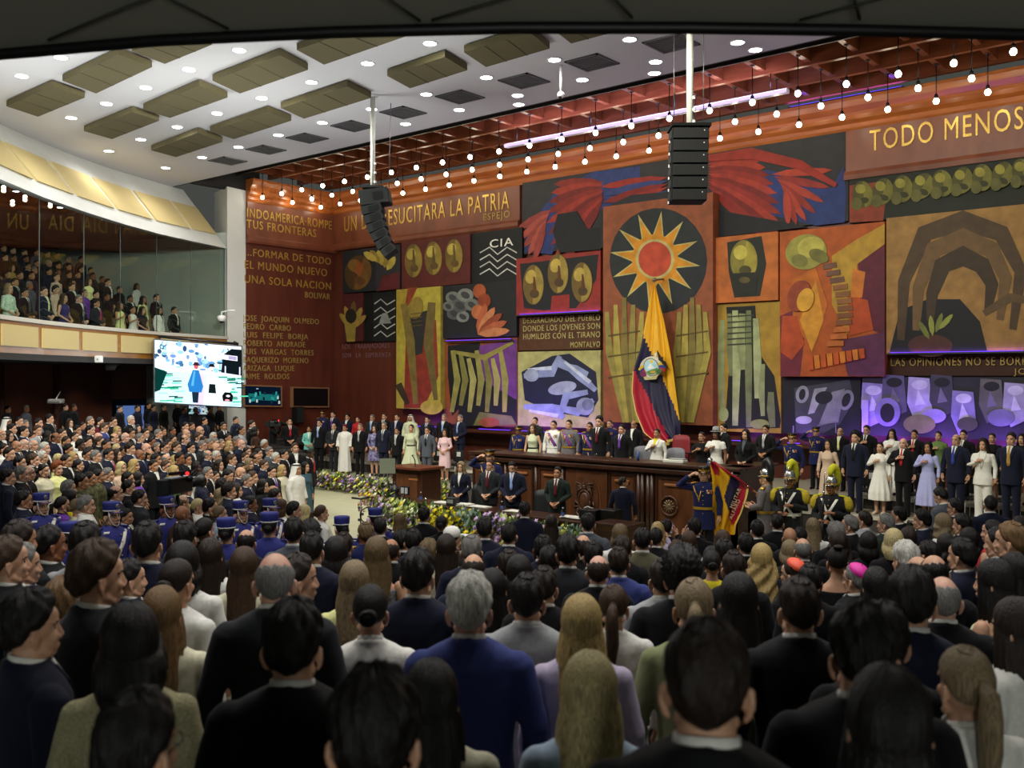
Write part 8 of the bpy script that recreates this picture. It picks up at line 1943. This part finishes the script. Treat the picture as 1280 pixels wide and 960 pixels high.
# ---------------------------------------------------------------- placing everybody
def gal_depth(px, lev): return arc_off(px, .6 + lev)
def smooth_floor(x, y):
    r = math.hypot(x - CEN.x, y - CEN.y); return 0.0 if (r <= 6.2 or y > ylim(x)) else fl(x, y)
def floor_at(x, y): return .45 if (y >= 20.98 and -28.6 < x < -19.6) else floor_z(x, y)
placed = []
for s in ROWS:
    px, py = s['px'], s['py']; kind = s['outfit'].split('/')[0]; fem = kind in FEM; H0 = s.get('H') or (1.68 if fem else 1.78)
    top = TOPS[s.get('cap')] - (.01 if s['hair'] in ('bald', 'fringe') else 0); z = s['zone']
    if z in ZONES:
        Y, fz, hd = ZONES[z]; d = dY(px, Y); p = at(px, py, d); H = p.z - fz; H = max(1.5, min(1.98, H)); p.z = fz; hd = s['head'] or hd
    elif z == 'B':
        best = None
        for lev in range(5):
            d = gal_depth(px, lev * 1.0); q = at(px, py, d); fz = 4.265 + .42 * lev; H = q.z - fz; e = abs(H - H0)
            if best is None or e < best[0]: best = (e, q, fz, H)
        _, p, fz, H = best; H = max(1.5, min(1.9, H)); p.z = fz; hd = s['head'] or 125
    else:
        d0 = s.get('d') or auto_d(px, py); best = None; ex = s.get('exact'); H0 += top - 1.757
        for i in range(61):
            d = d0 if ex else d0 * (.74 + .6 * i / 60); q = at(px, py, d); H = q.z - smooth_floor(q.x, q.y)
            e = (math.log(d / d0) / .07) ** 2 + ((H - H0) / .06) ** 2
            if best is None or e < best[0]: best = (e, d, q, H)
        _, d, p, H = best; fz = floor_at(p.x, p.y); H = p.z - fz; H = max(1.42, min(2.0, H)); p.z = fz; hd = s['head'] if s['head'] is not None else 0
    s.update(p=p, Hh=H, k=H / top, hd=hd); placed.append(s)
# keep neighbours from standing inside one another: slide along the line of sight
mob = [s for s in placed if s['zone'] in ('f', 'x') and not s.get('exact')]
for it in range(14):
    moved = 0
    for i, a in enumerate(mob):
        for b in mob[i + 1:]:
            dx, dy = b['p'].x - a['p'].x, b['p'].y - a['p'].y; dd_ = math.hypot(dx, dy)
            if dd_ < .40:
                moved += 1; na, nb_ = a['p'].xy.length, b['p'].xy.length; (n_, f_) = (a, b) if na < nb_ else (b, a)
                for q, sg in ((n_, -1), (f_, 1)):
                    L_ = q['p'].xy.length; dl_ = sg * min(.04, .006 * L_); q['p'].x *= (L_ + dl_) / L_; q['p'].y *= (L_ + dl_) / L_
    if not moved: break
for s in mob:
    x, y = s['p'].x, s['p'].y; d = -RY * x + RX * y; fz = floor_z(x, y); zt_ = CZ - (s['py'] - HZ) / F * d; s['p'].z = fz; top = s['Hh'] / s['k']; s['k'] = max(1.42, min(2.02, zt_ - fz)) / top
for s in placed:
    p = s['p']; L_ = p.xy.length; rx_, ry_ = p.x / L_, p.y / L_; a = R(s['hd']); fx_, fy_ = math.cos(a) * rx_ + math.sin(a) * ry_, math.cos(a) * ry_ - math.sin(a) * rx_
    grp = {'L1': 'guests on the left platform', 'L2': 'guests on the left platform', 'M': 'guests on the left platform', 'P': 'people behind the rostrum', 'P2': 'people behind the rostrum', 'R1': 'guests on the right platform', 'R2': 'guests on the right platform', 'B': 'people on the balcony', 'D': 'people at the clerks desk', 'D2': 'people at the clerks desk'}.get(s['zone'], 'standing audience')
    s['obj'] = person(p, math.atan2(fx_, -fy_), s['k'], s, s['label'], grp)
print('RATIO', np.percentile([(-RY * s['p'].x + RX * s['p'].y) / s['d'] for s in mob if s.get('d')], [5, 25, 50, 75, 95]))
print('PEOPLE', len(placed), len(set(s['label'] for s in placed)))
ks = sorted((round(s['k'] * 1.78, 2), s['label'][:50]) for s in placed); print(ks[:14]); print(ks[-14:])

# ---------------------------------------------------------------- things held, and the dim rear rows
def find(t): return next(s for s in placed if t in s['label'])
def rifle(s):
    o = empty('rifle', s['p'], s['obj'].rotation_euler.z); k = s['k']; thing(o, 'dark rifle with bayonet held upright by the ' + ('left' if 'left' in s['label'] else 'right') + ' plumed guard', 'rifle')
    b = Vector((-.06, -.23, 1.0)) * k; t = Vector((.20, -.20, 1.0)).normalized() if 'left' in s['label'] else Vector((.06, -.10, 1.0)).normalized(); t = Vector((.16, -.02, 1)).normalized() if 'left' in s['label'] else Vector((.05, 0, 1)).normalized()
    mb = MB(); mb.tube([b - t * .18, b - t * .06, b + t * .18], [.035, .03, .022], mat('gun_stock', '#1c1512', .4), 8, flat=.6); mb.build('stock', o)
    mb = MB(); mb.tube([b + t * .1, b + t * .75], .014, BLK, 8); mb.tube([b + t * .18, b + t * .5], .024, BLK, 8); mb.box(tuple(b + t * .22 + Vector((0, -.03, 0))), (.03, .05, .12), BLK)
    for q in (.3, .62): mb.tube([b + t * (q - .02), b + t * (q + .02)], .022, SILV, 8)
    mb.build('barrel', o); mb = MB(); mb.tube([b + t * .74, b + t * 1.0], [.011, .003], SILV, 6, flat=.4); mb.build('bayonet', o)
for t in ('left one of two yellow plumed', 'right one of two yellow plumed'): rifle(find(t))
def held_phone(t, label):
    s = find(t); mb = MB(); mb.box((0, 0, 0), (.085, .012, .155), BLK, bev=.004); k = s['k']; m2 = MB(); m2.box((0, .0066, 0), (.074, .002, .138), emis('phone_screen', '#b8b4e0', .7))
    M = Matrix.Rotation(s['obj'].rotation_euler.z, 3, 'Z'); o = mb.build('phone', loc=s['p'] + M @ (Vector((0, -.29, 1.58)) * k), rz=s['obj'].rotation_euler.z); m2.build('phone_screen', o); thing(o, label, 'phone')
held_phone('woman with long blond hair in lilac', 'phone held up by the woman in lilac under the medallion'); held_phone('black suited man filming', 'phone held up by the black suited man before the medallion'); held_phone('black haired man filming at the feet', 'phone held up at the feet of the saluting officer')
def camcorder(loc, rz, label, sc=1.0):
    o = empty('video_camera', loc, rz); o.scale = (sc, sc, sc); thing(o, label, 'camera'); mb = MB(); mb.box((0, 0, 0), (.14, .42, .2), BLK, bev=.02); mb.box((.03, -.02, .14), (.05, .26, .04), spk, bev=.01); mb.tube([(.03, -.12, .1), (.03, -.12, .14)], .02, BLK, 6); mb.build('camera_body', o)
    mb = MB(); mb.tube([(0, -.2, 0), (0, -.4, 0), (0, -.46, 0)], [.06, .065, .085], BLK, 14); mb.build('lens', o); mb = MB(); mb.tube([(-.09, -.1, .08), (-.16, -.02, .08)], [.03, .045], BLK, 10); mb.build('viewfinder', o); mb = MB(); mb.ball((-.05, -.12, .13), .022, emis('tally_red', '#ff2020', 3)); mb.build('tally_light', o)
    mb = MB(); mb.box((0, .27, -.01), (.11, .12, .2), spg, bev=.015); mb.build('battery', o); return o
q = at(222, 606, 13.8); camcorder(q, R(200), 'large black television camera with a red light in the left crowd', 1.15)
mb = MB(); 
for k in range(3): mb.tube([(0, 0, -.15), (.4 * math.cos(k * 2.1), .4 * math.sin(k * 2.1), floor_z(q.x, q.y) - q.z + .01)], .02, BLK, 6)
thing(mb.build('tripod', loc=q), 'black tripod under the large television camera', 'tripod')
s = find('cameraman in black'); M = Matrix.Rotation(s['obj'].rotation_euler.z, 3, 'Z'); camcorder(s['p'] + M @ (Vector((-.16, -.12, 1.62)) * s['k']), s['obj'].rotation_euler.z, 'black shoulder camera of the cameraman left of the red tied guard')
s = find('crouching below'); M = Matrix.Rotation(s['obj'].rotation_euler.z, 3, 'Z'); mb = MB(); mb.box((0, 0, 0), (.15, .08, .1), BLK, bev=.01); mb.box((0, 0, .06), (.06, .07, .03), BLK, bev=.008); mb.tube([(0, -.04, 0), (0, -.16, 0)], [.04, .045], BLK, 12); thing(mb.build('photo_camera', loc=s['p'] + M @ (Vector((0, -.38, 1.17)) * s['k']), rz=s['obj'].rotation_euler.z), 'black photo camera in the hands of the crouching photographer', 'camera')
# dim rear rows: too deep in shade to tell apart, kept as one mass each
def low(me, name, v):
    return me
def mass(name, spots, label):
    bm = bmesh.new(); mats = []; rr = random.Random(4)
    def put(me, M, m):
        k = len(bm.verts); tmp = me.copy(); tmp.transform(M)
        if m not in mats: mats.append(m)
        f0 = len(bm.faces); bm.from_mesh(tmp); bm.faces.ensure_lookup_table(); bpy.data.meshes.remove(tmp)
        for f in bm.faces[f0:]: f.material_index = mats.index(m); f.smooth = True
    def lite(key, me, r):
        def mk():
            o = bpy.data.objects.new('t', me); COL.objects.link(o); d = o.modifiers.new('d', 'DECIMATE'); d.ratio = r; n = bpy.data.meshes.new_from_object(o.evaluated_get(bpy.context.evaluated_depsgraph_get())); bpy.data.objects.remove(o); return n
        return cached(('lite', key), mk)
    B, J, T, Hh = lite('b', body_mesh('m', 'down'), .07), lite('j', jacket_mesh('m', 'down'), .2), lite('t', trousers_mesh('m'), .2), lite('h', hair_mesh('short'), .25)
    for p, hd, k in spots:
        L_ = p.xy.length; rx_, ry_ = p.x / L_, p.y / L_; a = R(hd); fx_, fy_ = math.cos(a) * rx_ + math.sin(a) * ry_, math.cos(a) * ry_ - math.sin(a) * rx_
        M = Matrix.Translation(p) @ Matrix.Rotation(math.atan2(fx_, -fy_), 4, 'Z') @ Matrix.Scale(k, 4); j = cloth(CN[rr.choice(['k', 'k', 'n', 'c', 'n', 'g', 'k'])])
        put(B, M, skinm(SK[rr.choice('1223')])); put(J, M, j); put(T, M, cloth(CN['k'])); put(Hh, M, hairm(HC[rr.choice('kkdg')]))
    me = bpy.data.meshes.new(name); bm.to_mesh(me); bm.free()
    for m in mats: me.materials.append(m)
    o = bpy.data.objects.new(name, me); COL.objects.link(o); thing(o, label, 'crowd'); o['kind'] = 'stuff'; return o
rr = random.Random(12); sp_ = []
for lev in (1, 2, 3, 4, 5):
    for i in range(11):
        px = -8 + i * (13.5 if lev > 2 else 16) + rr.uniform(-3, 3)
        if px > 215 - lev * 22: continue
        d = arc_off(px, .75 + lev); q = at(px, HZ, d); q.z = 4.265 + .42 * lev
        if any((q.xy - s['p'].xy).length < .5 for s in placed if s['zone'] == 'B'): continue
        sp_.append((q, 125, rr.uniform(.93, 1.0)))
mass('crowd', sp_, 'dim rows of standing people deep inside the glazed gallery')
sp_ = []
for x, y in ((10, 509), (33, 512), (82, 506), (93, 506), (150, 521), (172, 520), (186, 518), (192, 520), (205, 519), (222, 517), (231, 521), (245, 522), (256, 526), (263, 521), (275, 520), (295, 525), (135, 530), (185, 531), (204, 533), (172, 533), (216, 534), (255, 545), (285, 540), (296, 545), (240, 530), (210, 548), (110, 546), (66, 529), (40, 540), (83, 545), (112, 555), (12, 556), (133, 549), (152, 545), (190, 546), (262, 548), (318, 556), (301, 563), (285, 572), (225, 560), (104, 527), (32, 524)):
    d = auto_d(x, max(y, 517)) * (1.06 if y > 522 else 1.12); q = at(x, y, d); fz = floor_z(q.x, q.y); k = max(.86, min(1.05, (q.z - fz) / 1.78)); q.z = fz
    if any((q.xy - s['p'].xy).length < .42 for s in placed): 
        q.x *= 1.02; q.y *= 1.02
    sp_.append((q, 120, k))
mass('crowd', sp_, 'dim people in the gaps and the shaded top rows of the left tiers')
